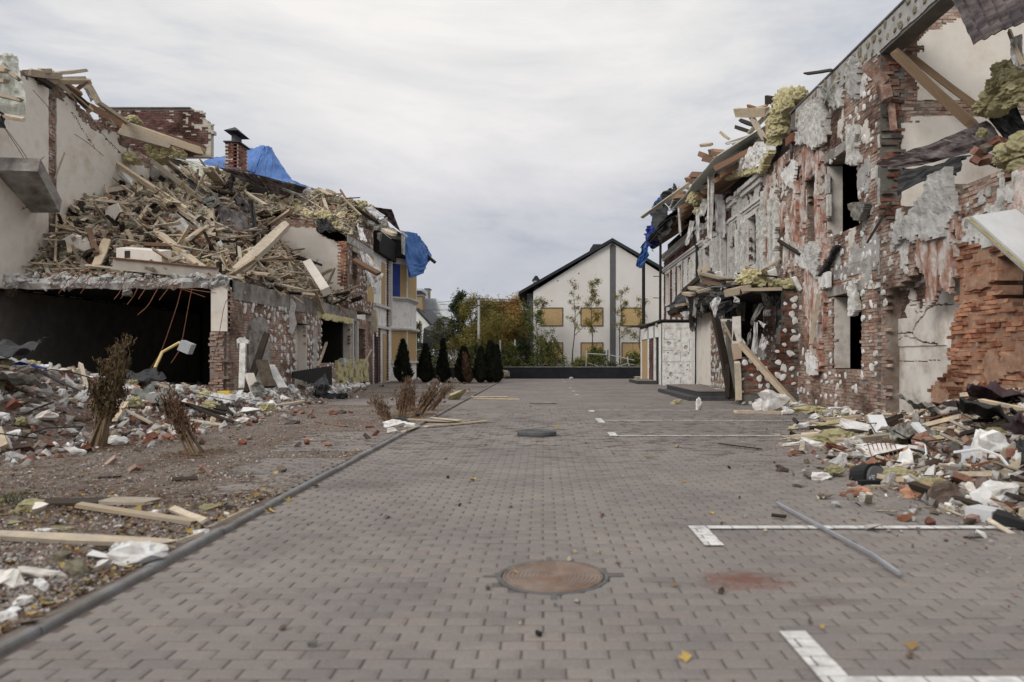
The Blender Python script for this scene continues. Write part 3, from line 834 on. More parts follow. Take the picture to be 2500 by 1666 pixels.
def relief(fr,W,H,du,maskf,depthf,u0=0,v0=0,base=0.0):
 """a thin ragged layer lying on a wall, its surface displaced"""
 nu,nv=int(W/du),int(H/du)
 uc,vc=u0+(np.arange(nu)+.5)*du,v0+(np.arange(nv)+.5)*du
 U,V=np.meshgrid(uc,vc,indexing='ij');mask=maskf(U,V)
 ug,vg=u0+np.arange(nu+1)*du,v0+np.arange(nv+1)*du
 UG,VG=np.meshgrid(ug,vg,indexing='ij');D=depthf(UG,VG)
 jx=(fbm(UG*9,VG*9,91)-.5)*du*1.1;jy=(fbm(UG*9,VG*9,95)-.5)*du*1.1
 top=fr.p(UG+jx,VG+jy,D+base).reshape(-1,3);bot=fr.p(UG+jx,VG+jy,base-.01).reshape(-1,3)
 N_=len(top);k=lambda i,j:i*(nv+1)+j
 F=[]
 I,J=np.nonzero(mask)
 F=np.stack([k(I,J),k(I+1,J),k(I+1,J+1),k(I,J+1)],1)
 Fs=[]
 for di,dj,a,b in((-1,0,(0,0),(0,1)),(1,0,(1,0),(1,1)),(0,-1,(0,0),(1,0)),(0,1,(0,1),(1,1))):
  I2,J2=I+di,J+dj
  inb=(I2>=0)&(I2<nu)&(J2>=0)&(J2<nv)
  nb=np.zeros(len(I),bool);nb[inb]=mask[I2[inb],J2[inb]]
  e=~nb
  p,q=k(I[e]+a[0],J[e]+a[1]),k(I[e]+b[0],J[e]+b[1])
  Fs.append(np.stack([p,q,q+N_,p+N_],1))
 F=np.concatenate([F]+Fs)
 mb=MB()
 if len(F):
  used=np.unique(F);mp=np.zeros(2*N_,int);mp[used]=np.arange(len(used))
  mb.add(np.concatenate([top,bot])[used],mp[F],0,.5)
 return mb
def DABT(seed):
 r=random.Random(seed);n=9
 V=[]
 for k,(rr,z) in enumerate(((.5,0),(.44,.75))):
  for i in range(n):
   a=2*math.pi*i/n;q=rr*(1+.62*(random.Random(seed*31+i).random()-.5))
   V.append((q*math.cos(a),q*math.sin(a),z))
 V.append((0,0,1.0))
 F=[(i,(i+1)%n,n+(i+1)%n,n+i) for i in range(n)]
 F+=[(n+i,n+(i+1)%n,2*n,2*n) for i in range(n)]
 return np.array(V),np.array(F)
DABS=[DABT(i) for i in range(4)]
def dabs(parent,fr,W,H,keepf,su=.30,sv=.27,r=.15,n_ind=150,mat=None,drop=.12,asp=1.0):
 pts=[]
 for j in range(int(H/sv)):
  for i in range(int(W/su)):
   u=(i+.5+random.uniform(-.28,.28))*su;v=(j+.5+random.uniform(-.28,.28))*sv
   if random.random()>drop:pts.append((u,v))
 T=np.array(pts);k=keepf(T[:,0],T[:,1]);T=T[k];n=len(T)
 if n==0:return
 s_=r*RNG.uniform(.45,1.25,n)
 C=fr.p(T[:,0],T[:,1],.012)
 an=RNG.random(n)*6.28
 Rl=np.zeros((n,3,3));Rl[:,0,0]=np.cos(an);Rl[:,0,1]=-np.sin(an);Rl[:,1,0]=np.sin(an);Rl[:,1,1]=np.cos(an);Rl[:,2,2]=1
 Sc=np.stack([s_*RNG.uniform(.8,1.15,n),s_*RNG.uniform(.8,1.6,n)*asp,.02+.03*RNG.random(n)],1)
 A=np.zeros((n,4,4));Rf=fr.rot()
 A=mats4(np.broadcast_to(Rf,(n,3,3))@Rl,Sc,C)
 d=np.linalg.norm(C-np.array([0,0,EYE]),axis=1);o=np.argsort(d)
 mes=[MB().add(v,f,0,i*.2).mesh("adhesive_dab",mat or M['foam_wall']) for i,(v,f) in enumerate(DABS)]
 for q,kk in enumerate(o[:n_ind]):link("adhesive_dab",mes[q%4],parent,mat=Matrix(A[kk].tolist()))
 if len(o)>n_ind:
  mb=MB()
  for q in range(4):
   sel=o[n_ind:][q::4]
   if len(sel):mb.inst(DABS[q][0],DABS[q][1],A[sel])
  mb.build("adhesive_dabs",mat or M['foam_wall'],parent,kind='stuff')
def sheet(c4,nu=14,nv=14,amp=.06,seed=0,thick=.008,freq=3.0,rag=.12,fold=0.0,tile=None,holes=0.0):
 """crumpled sheet spanned between four 3D corners (a b c d, going round)"""
 a,b,c,d=[np.array(x,float) for x in c4]
 s,t=np.meshgrid(np.linspace(0,1,nu+1),np.linspace(0,1,nv+1),indexing='ij')
 nrm=np.cross(b-a,d-a);size=(np.linalg.norm(b-a)+np.linalg.norm(d-a))/2;nrm=nrm/(np.linalg.norm(nrm)+1e-9)
 e=rag*.5
 # ragged outline
 s2=s+(s<1e-6)*(fbm(t*5,t*0+seed,seed+3)-.3)*e-(s>1-1e-6)*(fbm(t*5,t*0+seed,seed+7)-.3)*e
 t2=t+(t<1e-6)*(fbm(s*5,s*0+seed,seed+13)-.3)*e-(t>1-1e-6)*(fbm(s*5,s*0+seed,seed+17)-.3)*e
 Pp=(a*(1-s2)[...,None]*(1-t2)[...,None]+b*s2[...,None]*(1-t2)[...,None]+c*s2[...,None]*t2[...,None]+d*(1-s2)[...,None]*t2[...,None])
 n1=fbm(s*freq+seed*3.1,t*freq+seed,seed,4)-.5
 rd=1-np.abs(fbm(s*freq*1.3+5+seed,t*freq*.6+seed,seed+5,3)*2-1)*2
 disp=amp*(n1*2+rd*.5)
 if fold:disp=disp+fold*np.abs(((s*4+n1*.6)%1)-.5)
 if tile:disp=disp+.035*(((t*tile[1])%1))+.022*np.sin(s*tile[0]*2*math.pi)
 Pp=Pp+disp[...,None]*nrm
 top=Pp.reshape(-1,3);bot=top-nrm*thick;N_=len(top);k=lambda i,j:i*(nv+1)+j
 F=[];
 mask=np.ones((nu,nv),bool)
 if holes:
  I,J=np.meshgrid(np.arange(nu),np.arange(nv),indexing='ij')
  mask=~((fbm(I*.35+seed,J*.35,seed+40)<holes*.45+.12))
 for i in range(nu):
  for j in range(nv):
   if not mask[i,j]:continue
   F.append((k(i,j),k(i+1,j),k(i+1,j+1),k(i,j+1)))
   F.append((N_+k(i,j),N_+k(i,j+1),N_+k(i+1,j+1),N_+k(i+1,j)))
   for di,dj,p,q in((-1,0,(i,j),(i,j+1)),(1,0,(i+1,j),(i+1,j+1)),(0,-1,(i,j),(i+1,j)),(0,1,(i,j+1),(i+1,j+1))):
    ii,jj=i+di,j+dj
    if not(0<=ii<nu and 0<=jj<nv and mask[ii,jj]):
     F.append((k(*p),k(*q),N_+k(*q),N_+k(*p)))
 return MB().add(np.concatenate([top,bot]),F,0,random.random())
def quadpx(c,pts,zs):
 if np.isscalar(zs):zs=[zs]*4
 return[P(c,x,y,z) for(x,y),z in zip(pts,zs)]
 # shared meshes for planks
PLM={k:[MB().add(v,f,0,i*.19).mesh("plank",M[k]) for i,(v,f) in enumerate(PLANKS)] for k in('wood_g','wood_t','wood_r','wood_d','wood_b')}
def plank(p,q,w,h,m='wood_g',label=None,group=None,name='plank',cat='plank',parent=None,roll=None):
 me=PLM[m][random.randrange(5)]
 return link(name,me,parent,label,cat if parent is None else None,group,mat=beam_mat(p,q,w,h,random.uniform(-.6,.6) if roll is None else roll))
LMM={k:[MB().add(v,f,0,i*.19).mesh("wool",M[k],smooth=False) for i,(v,f) in enumerate(LUMPS)] for k in('wool','wool_p')}
def wool(p,s,m='wool',label=None,group=None,parent=None,name='insulation_clump',rot=None):
 R=Euler((random.uniform(-.4,.4),random.uniform(-.4,.4),random.uniform(0,6))).to_matrix().to_4x4() if rot is None else rot.to_matrix().to_4x4()
 if np.isscalar(s):s=(s,s*random.uniform(.7,1.1),s*random.uniform(.55,.85))
 Mx=Matrix.Translation(p)@R@Matrix.Diagonal((*s,1))
 return link(name,LMM[m][random.randrange(4)],parent,label,'insulation' if parent is None else None,group,mat=Mx)
 # ================================================================== RIGHT ROW
XR=7.4
def poly_in(U,V,poly):
 U=np.asarray(U,float);V=np.asarray(V,float);ins=np.zeros(U.shape,bool);n=len(poly)
 for i in range(n):
  (x1,y1),(x2,y2)=poly[i],poly[(i+1)%n]
  c=((y1>V)!=(y2>V))&(U<(x2-x1)*(V-y1)/(y2-y1+1e-12)+x1)
  ins^=c
 return ins
 # ---- near ruin: facade below first floor, Y 8.6..15.6
near=thing("ruined_house","collapsed red brick house nearest on the right with torn open room and bare orange brickwork","ruined house",(XR,12,0))
frN=Frame((XR,8.6,0),(0,1,0),(-1,0,0));WN=7.02
def nz(U,V,s,k=1.6):return fbm(np.asarray(U)*k,np.asarray(V)*k,s)
def near_open(U,V):
 Y=U+8.6
 jag=(vn(np.floor(V/DV/2)*1.7,np.floor(V/DV/2)*0+3.3,5)-.5)*.45
 left=12.75+np.clip((1.7-V)/1.7,0,1)*1.15+jag
 o=(Y>left)&(Y<15.35+jag*.3)&(V<3.15+.3*np.sin(Y*2))
 hole=((Y-10.75)/.95)**2+((V-2.75)/.62)**2<1+(nz(U,V,8,3)-.5)*1.3
 return o|hole
def near_low(U,V):
 Y=U+8.6
 return(V<3.2+(nz(U,V,51,1.3)-.5)*1.1)&(Y<14.2)&~near_open(U,V)
def near_top(U,V):
 Y=U+8.6
 top=4.35+(vn(np.floor(Y/.26)*.7,Y*0,14)-.5)*.5+.25*(Y>12.9)*(Y<13.9)
 return(V<top)&~near_open(U,V)&~near_low(U,V)
brick_wall(near,frN,WN,3.85,near_low,.42,M['brick_o'],M['mortar_o'],300,proud=.02,jit=.006,miss=.05,rough=.022,name='ground_floor_wall')
brick_wall(near,frN,WN,5.0,near_top,.42,M['brick_p'],M['mortar'],0,miss=.03,jit=.006,name='upper_wall')
dabs(near,frN,WN,4.6,lambda u,v:near_top(u,v)&(nz(u,v,3)>.38),r=.17,n_ind=60)
# party wall seen through the torn front, plaster with brick band and missing patches
frPl=Frame((XR+.34,12.55,0),(0,1,0),(-1,0,0))
frP=Frame((XR+.45,15.6,0),(1,0,0),(0,-1,0))
def xy(c,x,y,Y=15.6):
 p=P(c,x,y,Y);return(p.x-XR-.45,p.z)
top=[xy('J',860,380),xy('J',960,290),xy('J',1060,200),xy('J',1100,140),xy('J',1170,115),xy('J',1250,75),xy('J',1330,50),(3.6,9.9),(6.5,11.4)]
Wp=6.5
def party(U,V):
 tx=np.array([t[0] for t in top]);tz=np.array([t[1] for t in top])
 return V<np.interp(U,tx,tz)+(nz(U,V,71,3)-.5)*.1
def missing_plaster(U,V):
 a=(V>6.66)&(V<7.0)&(U>0)
 a|=(V>6.5)&(U<.30+(nz(U,V,21,4)-.5)*.6)&(V<8.2)
 a|=(V>7.9)&(U<.25+(nz(U,V,22,4)-.5)*.9)|(V>np.interp(U,[t[0] for t in top],[t[1] for t in top])-.12-.3*nz(U,V,23,3))&(U<1.3)
 return a
nu,nv=int(Wp/DU),int(11.4/DV)
U,V=np.meshgrid((np.arange(nu)+.5)*DU,(np.arange(nv)+.5)*DV,indexing='ij')
backing(frP,Wp,11.4,party(U,V),.3).build("party_wall",M['mortar'],near)
brick_wall(near,frP,Wp,10.5,lambda U,V:party(U,V)&missing_plaster(U,V),.1,M['brick_p'],None,120,miss=.06,jit=.008,backs=False)
relief(frP,Wp,11.3,.05,lambda U,V:party(U,V)&~missing_plaster(U,V)&(U>.0)&(V>3.55),lambda U,V:.022+.006*nz(U,V,4,2),).build("wall_plaster",M['plaster'],near)
# lower plaster broken into panels by cracks
def dist_line(U,V,pts):
 d=np.full(U.shape,9.0)
 for(x1,y1),(x2,y2) in zip(pts[:-1],pts[1:]):
  t=np.clip(((U-x1)*(x2-x1)+(V-y1)*(y2-y1))/((x2-x1)**2+(y2-y1)**2),0,1)
  d=np.minimum(d,np.hypot(U-x1-t*(x2-x1),V-y1-t*(y2-y1)))
 return d
def pk2(pts):
 o=[]
 for x,y in pts:
  p=FX('K',x,y,XR+.34);o.append((p.y-12.55,p.z))
 return o
cracks=[pk2(q) for q in([(905,900),(930,840),(975,790),(1000,740),(1045,725),(1055,680),(1060,560),(1040,500)],[(735,860),(800,905),(905,900),(930,940),(970,960),(1075,975)],[(755,970),(850,925),(930,935)],[(740,715),(950,718),(1170,715)],[(850,605),(950,600),(1050,603)],[(870,685),(1100,712)],[(740,1090),(1080,1085)])]
def lowpl(U,V):
 w=(nz(U,V,55,9)-.5)*.05
 m=(V<3.6)&~((nz(U,V,9,2.2)>.62)&(V>2.2))
 for i,c in enumerate(cracks):m&=dist_line(U+w,V+w,c)>(.022 if i<2 else.010)
 return m
MB().box((XR+.35,12.0,0),(XR+.5,15.55,3.7)).build("inner_leaf",M['mortar'],near)
brick_wall(near,frPl,3.0,3.6,lambda U,V:~lowpl(U,V)&(V>2.2),.1,M['brick_p'],None,0,backs=False)
relief(frPl,3.0,3.6,.022,lowpl,lambda U,V:.03+.03*(V>1.6)*(U>1.0)*(V<2.4)+.02*nz(U,V,4,1.2)+.06*np.clip(V-2.3,0,1)*nz(U,V,6,1.5)).build("wall_plaster",M['plaster_c'],near)
# raw brick end of the front wall (cross section)
frE=Frame((XR-.005,15.585,0),(1,0,0),(0,-1,0))
brick_wall(near,frE,.52,8.0,lambda U,V:(U<.46+(vn(np.floor(V/DV)*3.1,V*0,8)-.5)*.16),.2,M['brick_d'],M['concrete_d'],160,proud=.03,jit=.02,miss=.10,rough=.02,name='broken_pier')
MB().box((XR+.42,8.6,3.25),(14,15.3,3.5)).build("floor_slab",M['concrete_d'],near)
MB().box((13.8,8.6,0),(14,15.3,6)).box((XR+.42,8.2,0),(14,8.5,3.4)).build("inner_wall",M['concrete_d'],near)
# grey concrete lump and fallen render on the upper edge
relief(frN,2.6,1.3,.05,lambda U,V:poly_in(U+(nz(U,V,3,5)-.5)*.25,V+(nz(U,V,6,5)-.5)*.25,[(4.0,4.05),(4.25,4.9),(4.75,4.85),(5.0,4.45),(6.0,4.05),(6.3,3.75),(5.2,3.7),(4.3,3.55)]),lambda U,V:.06+.16*nz(U,V,77,2.5)+.05*nz(U,V,78,9),3.9,3.5).build("render_lump",M['render_g'],near)
relief(frN,2.2,1.8,.04,lambda U,V:poly_in(U+(nz(U,V,3,4)-.5)*.4,V,[(3.9,3.9),(5.3,3.95),(5.4,3.3),(5.0,2.9),(4.9,2.3),(4.5,2.7),(4.2,2.5),(3.8,3.2)])&(nz(U*2,V*.5,31,3)>.36),lambda U,V:.04+.12*nz(U*2.5,V*.7,79,2.5),3.7,2.2).build("netting_remains",M['fibre'],near,kind='stuff')
relief(frN,1.6,1.0,.04,lambda U,V:poly_in(U+(nz(U,V,3,4)-.5)*.3,V,[(1.6,4.1),(2.3,4.2),(2.5,3.5),(2.1,3.35),(1.7,3.5)]),lambda U,V:.05+.15*nz(U*2,V,99,2.5),1.5,3.2).build("netting_remains",M['fibre'],near,kind='stuff')
# cantilevered ring beam over the torn bay
frB=Frame((XR,8.6,0),(0,1,0),(-1,0,0))
relief(frB,9.7,.55,.06,lambda U,V:U>2.9,lambda U,V:.01+.01*nz(U,V,3,5),2.5,8.08,base=.02).build("ring_beam_render",M['render_g'],near)
MB().box((XR-.01,11.0,8.02),(XR+.38,21.2,8.62)).build("ring_beam",M['concrete_d'],near)
dabs(near,Frame((XR-.02,11.2,8.1),(0,1,0),(-1,0,0)),9.8,.5,lambda u,v:v>0,su=.30,sv=.25,r=.17,n_ind=60,drop=.05,mat=M['wool_p'])
MB().box((XR-.06,11.0,8.62),(XR+.42,21.2,8.665)).build("coping_strip",M['maroon'],near)
for a,b,w,h in((('J',860,385,14.9),('J',1440,930,13.6),.19,.17),(('J',985,425,15.3),('J',1560,860,14.2),.12,.14)):
 plank(P(*a),P(*b),w,h,'wood_b',"long brown roof timber leaning down across the torn cream room at upper right" if w>.15 else "thinner brown roof timber behind the thick one across the torn cream room",name='timber_beam',cat='timber',roll=0)
for(a,b,w,h,rl) in(((640,470),(790,610),.26,.24,.5),((760,600),(800,740),.2,.3,.2),((830,770),(850,960),.11,.12,.1)):
 link("brick",MB().add(BRICKV[1],BOXF,0,.4).mesh("brick",M['brick_p']),near,mat=beam_mat(P('J',*a,15.2),P('J',*b,15.1),w,h,rl))
 # torn sheet metal and membrane in the room
mb=sheet(quadpx('J',[(700,1215),(1545,880),(1690,1060),(905,1240)],[14.6,13.2,13.0,14.2]),26,6,.10,3,.02,3,.1,fold=.05)
mb.build("roof_sheet",M['maroon'],None,label="long twisted maroon roof sheet lying over the torn upper room at right",cat="roof sheet")
mb=sheet(quadpx('J',[(1545,880),(1740,735),(1830,950),(1690,1060)],[13.2,12.9,12.7,13]),10,8,.10,5,.02,3,.1)
mb.build("membrane_scrap",M['membrane'],None,label="pointed black membrane flap standing beside yellow wool in the torn upper room",cat="membrane")
mb=sheet(quadpx('J',[(840,1420),(905,1250),(1420,1120),(1300,1240)],[13.9,14.3,13.4,13.2]),18,8,.16,6,.02,4,.15,fold=.1)
mb.build("membrane_scrap",M['membrane'],None,label="crumpled black membrane bulging below the twisted maroon roof sheet",cat="membrane")
for i,(x,y,s_,z) in enumerate(((1650,520,.42,12.6),(1630,610,.4,12.6),(1700,590,.45,12.4),(1590,640,.3,12.7),(1740,500,.4,12.4),(1790,560,.45,12.0),(1770,650,.5,12.0),(1720,690,.4,12.1),(1790,740,.5,12.0),(1570,760,.55,13),(1500,800,.35,13.2),(1620,800,.4,12.8),(1720,1150,.55,11.6),(1790,1100,.6,11.4),(1800,1230,.4,11.3),(1500,990,.25,12.9))):
 wool(P('J',x,y,z),s_,'wool',"yellow mineral wool clump hanging in the torn upper room, "+("lowest" if y>1000 else "big one" if s_>.65 else "smaller one")+(" at the picture edge" if x>1700 else " beside the black flap"),"yellow wool in the torn upper room")
for i,(x,y) in enumerate(((1480,1130),(1590,1060),(1530,1090),(1640,1050),(1570,1180),(1650,1150),(1450,1180),(1520,1180))):
 link("loose_brick",MB().add(BRICKV[i%5],BOXF,0,i*.12).mesh("brick",M['brick_d']),None,"broken red brick lying on the jagged top of the near right wall","brick","bricks on top of the near right wall",mat=Matrix.Translation(P('J',x,y,12.4))@Euler((random.uniform(-1,1),random.uniform(-.6,.6),random.uniform(0,3))).to_matrix().to_4x4()@Matrix.Diagonal((.27,.14,.11,1)))
 # hanging maroon tile roof at the top right corner
mb=sheet(quadpx('J',[(1235,-60),(1440,330),(1990,100),(1900,-260)],[12.6,11.6,10.6,11.6]),30,40,.05,8,.015,2,.12,tile=(6,7))
mb.build("hanging_roof_sheet",M['maroon'],None,label="maroon metal tile roof sheet hanging into the top right corner",cat="roof sheet")
mb=sheet(quadpx('J',[(1705,290),(1790,240),(1830,520),(1740,470)],11.4),8,14,.06,9,.01,4,.2,fold=.05)
mb.build("foil_strip",M['film'],None,label="pale grey foil strip hanging under the maroon roof sheet",cat="foil")
plank(P('J',1700,230,11.6),P('J',1800,480,11.2),.05,.05,'wood_t',"thin pale batten under the hanging maroon roof sheet")
# white sandwich panel
A=P('K',1270,138,9.9);B=P('K',1560,92,10.3);vv=P('K',1970,758,9.3)-A
nn=(B-A).cross(vv).normalized()
if nn.y>0:nn=-nn
t=thing("sandwich_panel","white sandwich panel with yellow foam edge leaning at the right picture edge","panel",A)
MB().prism([A,B,B+vv,A+vv],nn*.03).build("facing",M['white_pl'],t)
MB().prism([A-nn*.05,B-nn*.05,B+vv-nn*.05,A+vv-nn*.05],nn*.048).build("foam_core",M['wool'],t)
MB().prism([A-nn*.07,B-nn*.07,B+vv-nn*.07,A+vv-nn*.07],nn*.018).build("facing",M['grey_pl'],t)
# ---- middle ruin, Y 15.6..22 (and its plain upper wall on to 24)
mid=thing("ruined_house","middle ruined brick house on the right with two black window openings and orange netting","ruined house",(XR,19,0))
frM=Frame((XR,15.6,0),(0,1,0),(-1,0,0))
openM=[(.93,2.55,1.05,2.92),(1.1,3.0,4.47,6.4),(3.4,4.35,4.3,6.3),(6.6,7.3,4.6,6.4)]
midw=lambda U,V:~rects(U,V,openM)&(V<np.where(U<5.6,8.1,7.6))
brick_wall(mid,frM,8.2,8.1,midw,.42,M['brick_p'],M['mortar'],300,miss=.03,jit=.006,proud=.012)
dabs(mid,frM,8.2,7.9,lambda u,v:midw(u,v)&(nz(u,v,23)>.47),su=.31,r=.145,n_ind=300,mat=M['foam'])
for(a,b,c,d) in((.7,2.8,2.93,3.16),(.9,3.2,6.42,6.66),(3.2,4.6,6.32,6.5)):
 MB().box((XR-.045,15.6+a,c),(XR+.36,15.6+b,d)).build("lintel",M['concrete'],mid)
MB().box((XR-.03,15.75,3.32),(XR+.3,20.0,3.62)).build("concrete_band",M['concrete'],mid)
MB().box((XR+.42,15.9,7.3),(13,24,7.5)).box((12.8,15.9,0),(13,24,7.3)).box((XR+.42,23.8,0),(13,24,7.3)).box((XR+.42,15.9,3.3),(13,24,3.5)).build("inner_walls",M['dark_in'],mid)  # near-black colour carries the rooms' shade, so the windows read dark
for i,(a,c,d) in enumerate(((2.5,1.1,2.9),(2.95,4.5,6.35))):
 MB().box((XR+.02,15.6+a-.03,c),(XR+.40,15.6+a+.02,d)).build("window_jamb",M['plaster_c'],mid)
for a,v,w,h in((2.62,5.0,.13,.55),(2.70,5.6,.13,.5),(3.25,4.6,.14,1.0),(3.2,5.7,.14,.9)):
 MB().box((XR-.10,15.6+a,v),(XR-.01,15.6+a+w,v+h)).build("foam_strip",M['foam_wall'],mid)
def streak(U,V,s):return fbm(U*3.2,V*.7,s,5)
relief(frM,5.0,6.3,.05,lambda U,V:poly_in(U+(nz(U,V,3,2)-.5)*.7,V+(nz(U,V,5,2)-.5)*.6,[(3.0,7.2),(3.3,5.5),(2.75,4.2),(2.95,3.2),(2.9,2.2),(3.2,1.3),(3.6,.7),(4.0,1.1),(3.9,2.4),(4.3,3.4),(4.6,4.4),(5.6,5.2),(5.2,6.3),(4.9,6.7),(4.2,6.1),(3.9,7.4)])&~rects(U,V,openM)&(streak(U,V,6)>.49),lambda U,V:.03+.17*streak(U,V,66)+.04*nz(U,V,5,8),2.6,.6).build("netting_remains",M['fibre'],mid,kind='stuff')
relief(frM,5.6,3.6,.05,lambda U,V:(streak(U,V*2,16)>.61)&~rects(U,V,openM)&(V<7.5),lambda U,V:.03+.10*nz(U,V,61,3),2.5,3.9).build("netting_remains",M['fibre'],mid,kind='stuff')
# blown foam and render lumps
def patch(fr,poly,mat,par,dep=.1,s=1,name='render_lump',wob=.25,du=.04,base=0.0,base_d=.05):
 us=[p[0] for p in poly];vs=[p[1] for p in poly]
 u0,v0=min(us)-.2,min(vs)-.2
 relief(fr,max(us)-u0+.3,max(vs)-v0+.3,du,lambda U,V:poly_in(U+(nz(U,V,3+s,5)-.5)*wob,V+(nz(U,V,6+s,5)-.5)*wob,poly),lambda U,V:base_d+dep*nz(U,V,77+s,3)+dep*.4*nz(U,V,78+s,11),u0,v0,base).build(name,mat,par)
def pf(c,pts,X=XR,y0=15.6):
 o=[]
 for x,y in pts:
  p=FX(c,x,y,X);o.append((p.y-y0,p.z))
 return o
patch(frM,pf('J',[(225,760),(330,750),(390,830),(400,1000),(260,1070),(150,1050),(190,900)]),M['foam_wall'],mid,.14,1)
patch(frM,pf('J',[(260,940),(380,900),(400,1060),(265,1085)]),M['foam_wall'],mid,.05,2,base=.15)
patch(frM,pf('J',[(415,700),(500,650),(490,780),(430,800)]),M['foam_wall'],mid,.1,3)
patch(frM,pf('J',[(560,420),(630,470),(600,750),(540,640),(530,500)]),M['render_g'],mid,.12,4)
patch(frM,pf('J',[(540,920),(615,930),(600,1050),(620,1200),(530,1200),(530,1000)]),M['foam_wall'],mid,.1,5)
patch(frM,pf('J',[(60,1290),(125,1180),(175,1190),(150,1390),(100,1370)]),M['foam'],mid,.05,6,base=.1,wob=.1)
patch(frM,pf('K',[(490,560),(530,545),(545,700),(540,770),(500,780),(485,650)]),M['foam_wall'],mid,.1,7)
patch(frM,pf('K',[(200,330),(300,300),(330,350),(300,470),(290,560),(260,480),(210,400)]),M['render_g'],mid,.14,8,base=.05)
patch(frM,pf('K',[(305,520),(380,500),(378,600),(315,610)]),M['foam'],mid,.03,9,base=.12,wob=.06)
patch(frM,pf('K',[(150,370),(190,360),(255,450),(250,490),(180,470)]),M['foam'],mid,.06,10,base=.1)
patch(frM,pf('K',[(225,1030),(300,1080),(290,1180),(235,1170)]),M['foam'],mid,.06,11,base=.12,wob=.1)
patch(frM,pf('K',[(60,640),(95,640),(95,720),(110,730),(110,920),(75,960),(30,920),(30,810),(55,800)]),M['foam_wall'],mid,.04,12,base=.05,wob=.08)
for i,(thr,mt_,dp) in enumerate(((.635,'foam_wall',.05),(.70,'render_g',.035),(.66,'plaster_c',.02))):
 relief(frM,8.1,5.2,.06,lambda U,V:(fbm(U*1.5+i*9,V*.9+i*5,301+i,5)>thr)&midw(U,V),lambda U,V:.015+dp*nz(U,V,310+i,4),0,2.9).build("smeared_render",M[mt_],mid,kind='stuff')
relief(frN,6.8,1.4,.06,lambda U,V:(fbm(U*1.5,V*1.2,321,5)>.56)&near_top(U,V),lambda U,V:.015+.04*nz(U,V,322,4),0,3.2).build("smeared_render",M['foam_wall'],near,kind='stuff')
relief(frN,6.0,3.3,.06,lambda U,V:(fbm(U*1.7,V*1.5,341,5)>.63)&near_low(U,V),lambda U,V:.035+.04*nz(U,V,342,4),0,0).build("mortar_smear",M['mortar_o'],near,kind='stuff')
# rusted drain pipe pieces on the wall
t=thing("drain_pipe","bent dark maroon drain pipe stub hanging high on the middle right wall","drain pipe",FX('J',95,950,XR-.12))
MB().tube([FX('J',150,960,XR-.1),FX('J',105,955,XR-.16),FX('J',95,990,XR-.16),FX('J',100,1120,XR-.16),FX('J',95,1190,XR-.16),FX('J',60,1215,XR-.2)],.055,10).build("pipe",M['maroon'],t)
MB().box(tuple(FX('J',100,1040,XR-.22)),tuple(FX('J',104,1030,XR-.03)+Vector((0,.06,.05)))).build("bracket",M['rust'],t)
t=thing("drain_pipe","snapped dark drain pipe hanging under the brown tile band on the right","drain pipe",FX('I',1000,1180,XR-.2))
MB().tube([FX('I',1060,1070,XR-.1),FX('I',1020,1090,XR-.2),FX('I',990,1170,XR-.25),FX('I',905,1270,XR-.3)],.055,8).tube([FX('I',1030,1110,XR-.12),FX('I',1000,1200,XR-.12),FX('I',950,1300,XR-.15)],.055,8).build("pipe",M['maroon'],t)
MB().tube([FX('I',1060,1060,XR-.02),FX('I',1060,1080,XR-.12)],.03,6).build("bracket",M['rust'],t)
plank(FX('K',590,300,XR-.5),FX('K',745,40,XR-.12),.14,.05,'wood_d',"black and yellow torn metal strip hanging from the middle right wall")
plank(FX('K',0,290,XR-.2),FX('K',145,380,XR-.2),.1,.06,'wood_d',"dark strip sticking out of the orange netting on the right")
plank(FX('K',265,650,XR-.25),FX('K',215,980,XR-.35),.10,.05,'wood_g',"grey plank hanging upright in the orange netting by the lower window")
for i,(pts,m_) in enumerate((([(310,520),(345,470),(420,330),(440,320),(400,400),(330,530)],'membrane'),([(520,60),(560,40),(640,40),(590,160),(555,150),(540,90)],'memb_g'))):
 patch(frM,pf('K',pts),M[m_],mid,.15,20+i,'membrane_scrap',.1,.03,base=.08)
t=thing("grey_cloth","grey cloth bundle snagged on the roof edge of the middle right house","cloth",FX('J',330,700,XR-.2))
mb=sheet([FX('J',275,620,XR-.2),FX('J',330,640,XR-.35),FX('J',410,820,XR-.2),FX('J',350,790,XR-.3)],14,16,.14,12,.02,4,.3,fold=.1);mb.build("cloth",M['memb_g'],t)
MB().tube([FX('J',470,585,XR-.1),FX('J',410,610,XR-.25),FX('J',365,680,XR-.3),FX('J',335,770,XR-.3)],.012,5).build("cable",M['white_pl'],t)
plank(FX('J',205,545,XR-1.1),FX('J',400,515,XR),.12,.035,'wood_d',"dark bent strip sticking out from the ring beam against the sky")
# ---- far right house, upper floor Y 23.8..43.5, white trim and brown tile band
farr=thing("damaged_house","white trimmed far right house with brown tile band and torn off facade insulation","damaged house",(XR,33,0))
Y0=23.8
frF=Frame((XR,Y0,0),(0,1,0),(-1,0,0));WF=19.7
winF=[(a-Y0-.5,a-Y0+.5,4.6,6.35) for a in(25.0,28.9,31.9,38.3,42.0)]
backing(frF,WF,7.62,(lambda U,V:~rects(U,V,winF))(*np.meshgrid((np.arange(int(WF/DU))+.5)*DU,(np.arange(int(7.62/DV))+.5)*DV,indexing='ij')),.4).build("wall",M['trim'],farr)
brick_wall(farr,frF,WF,7.6,lambda U,V:~rects(U,V,winF)&((V>6.8)&(V<7.25)&(U>0)|(V<6.5)&(V>2)&(streak(U*.6,V,88)>.52)&(U<9)),.1,M['tile_b'],None,0,proud=.02,backs=False,name='tile_band')
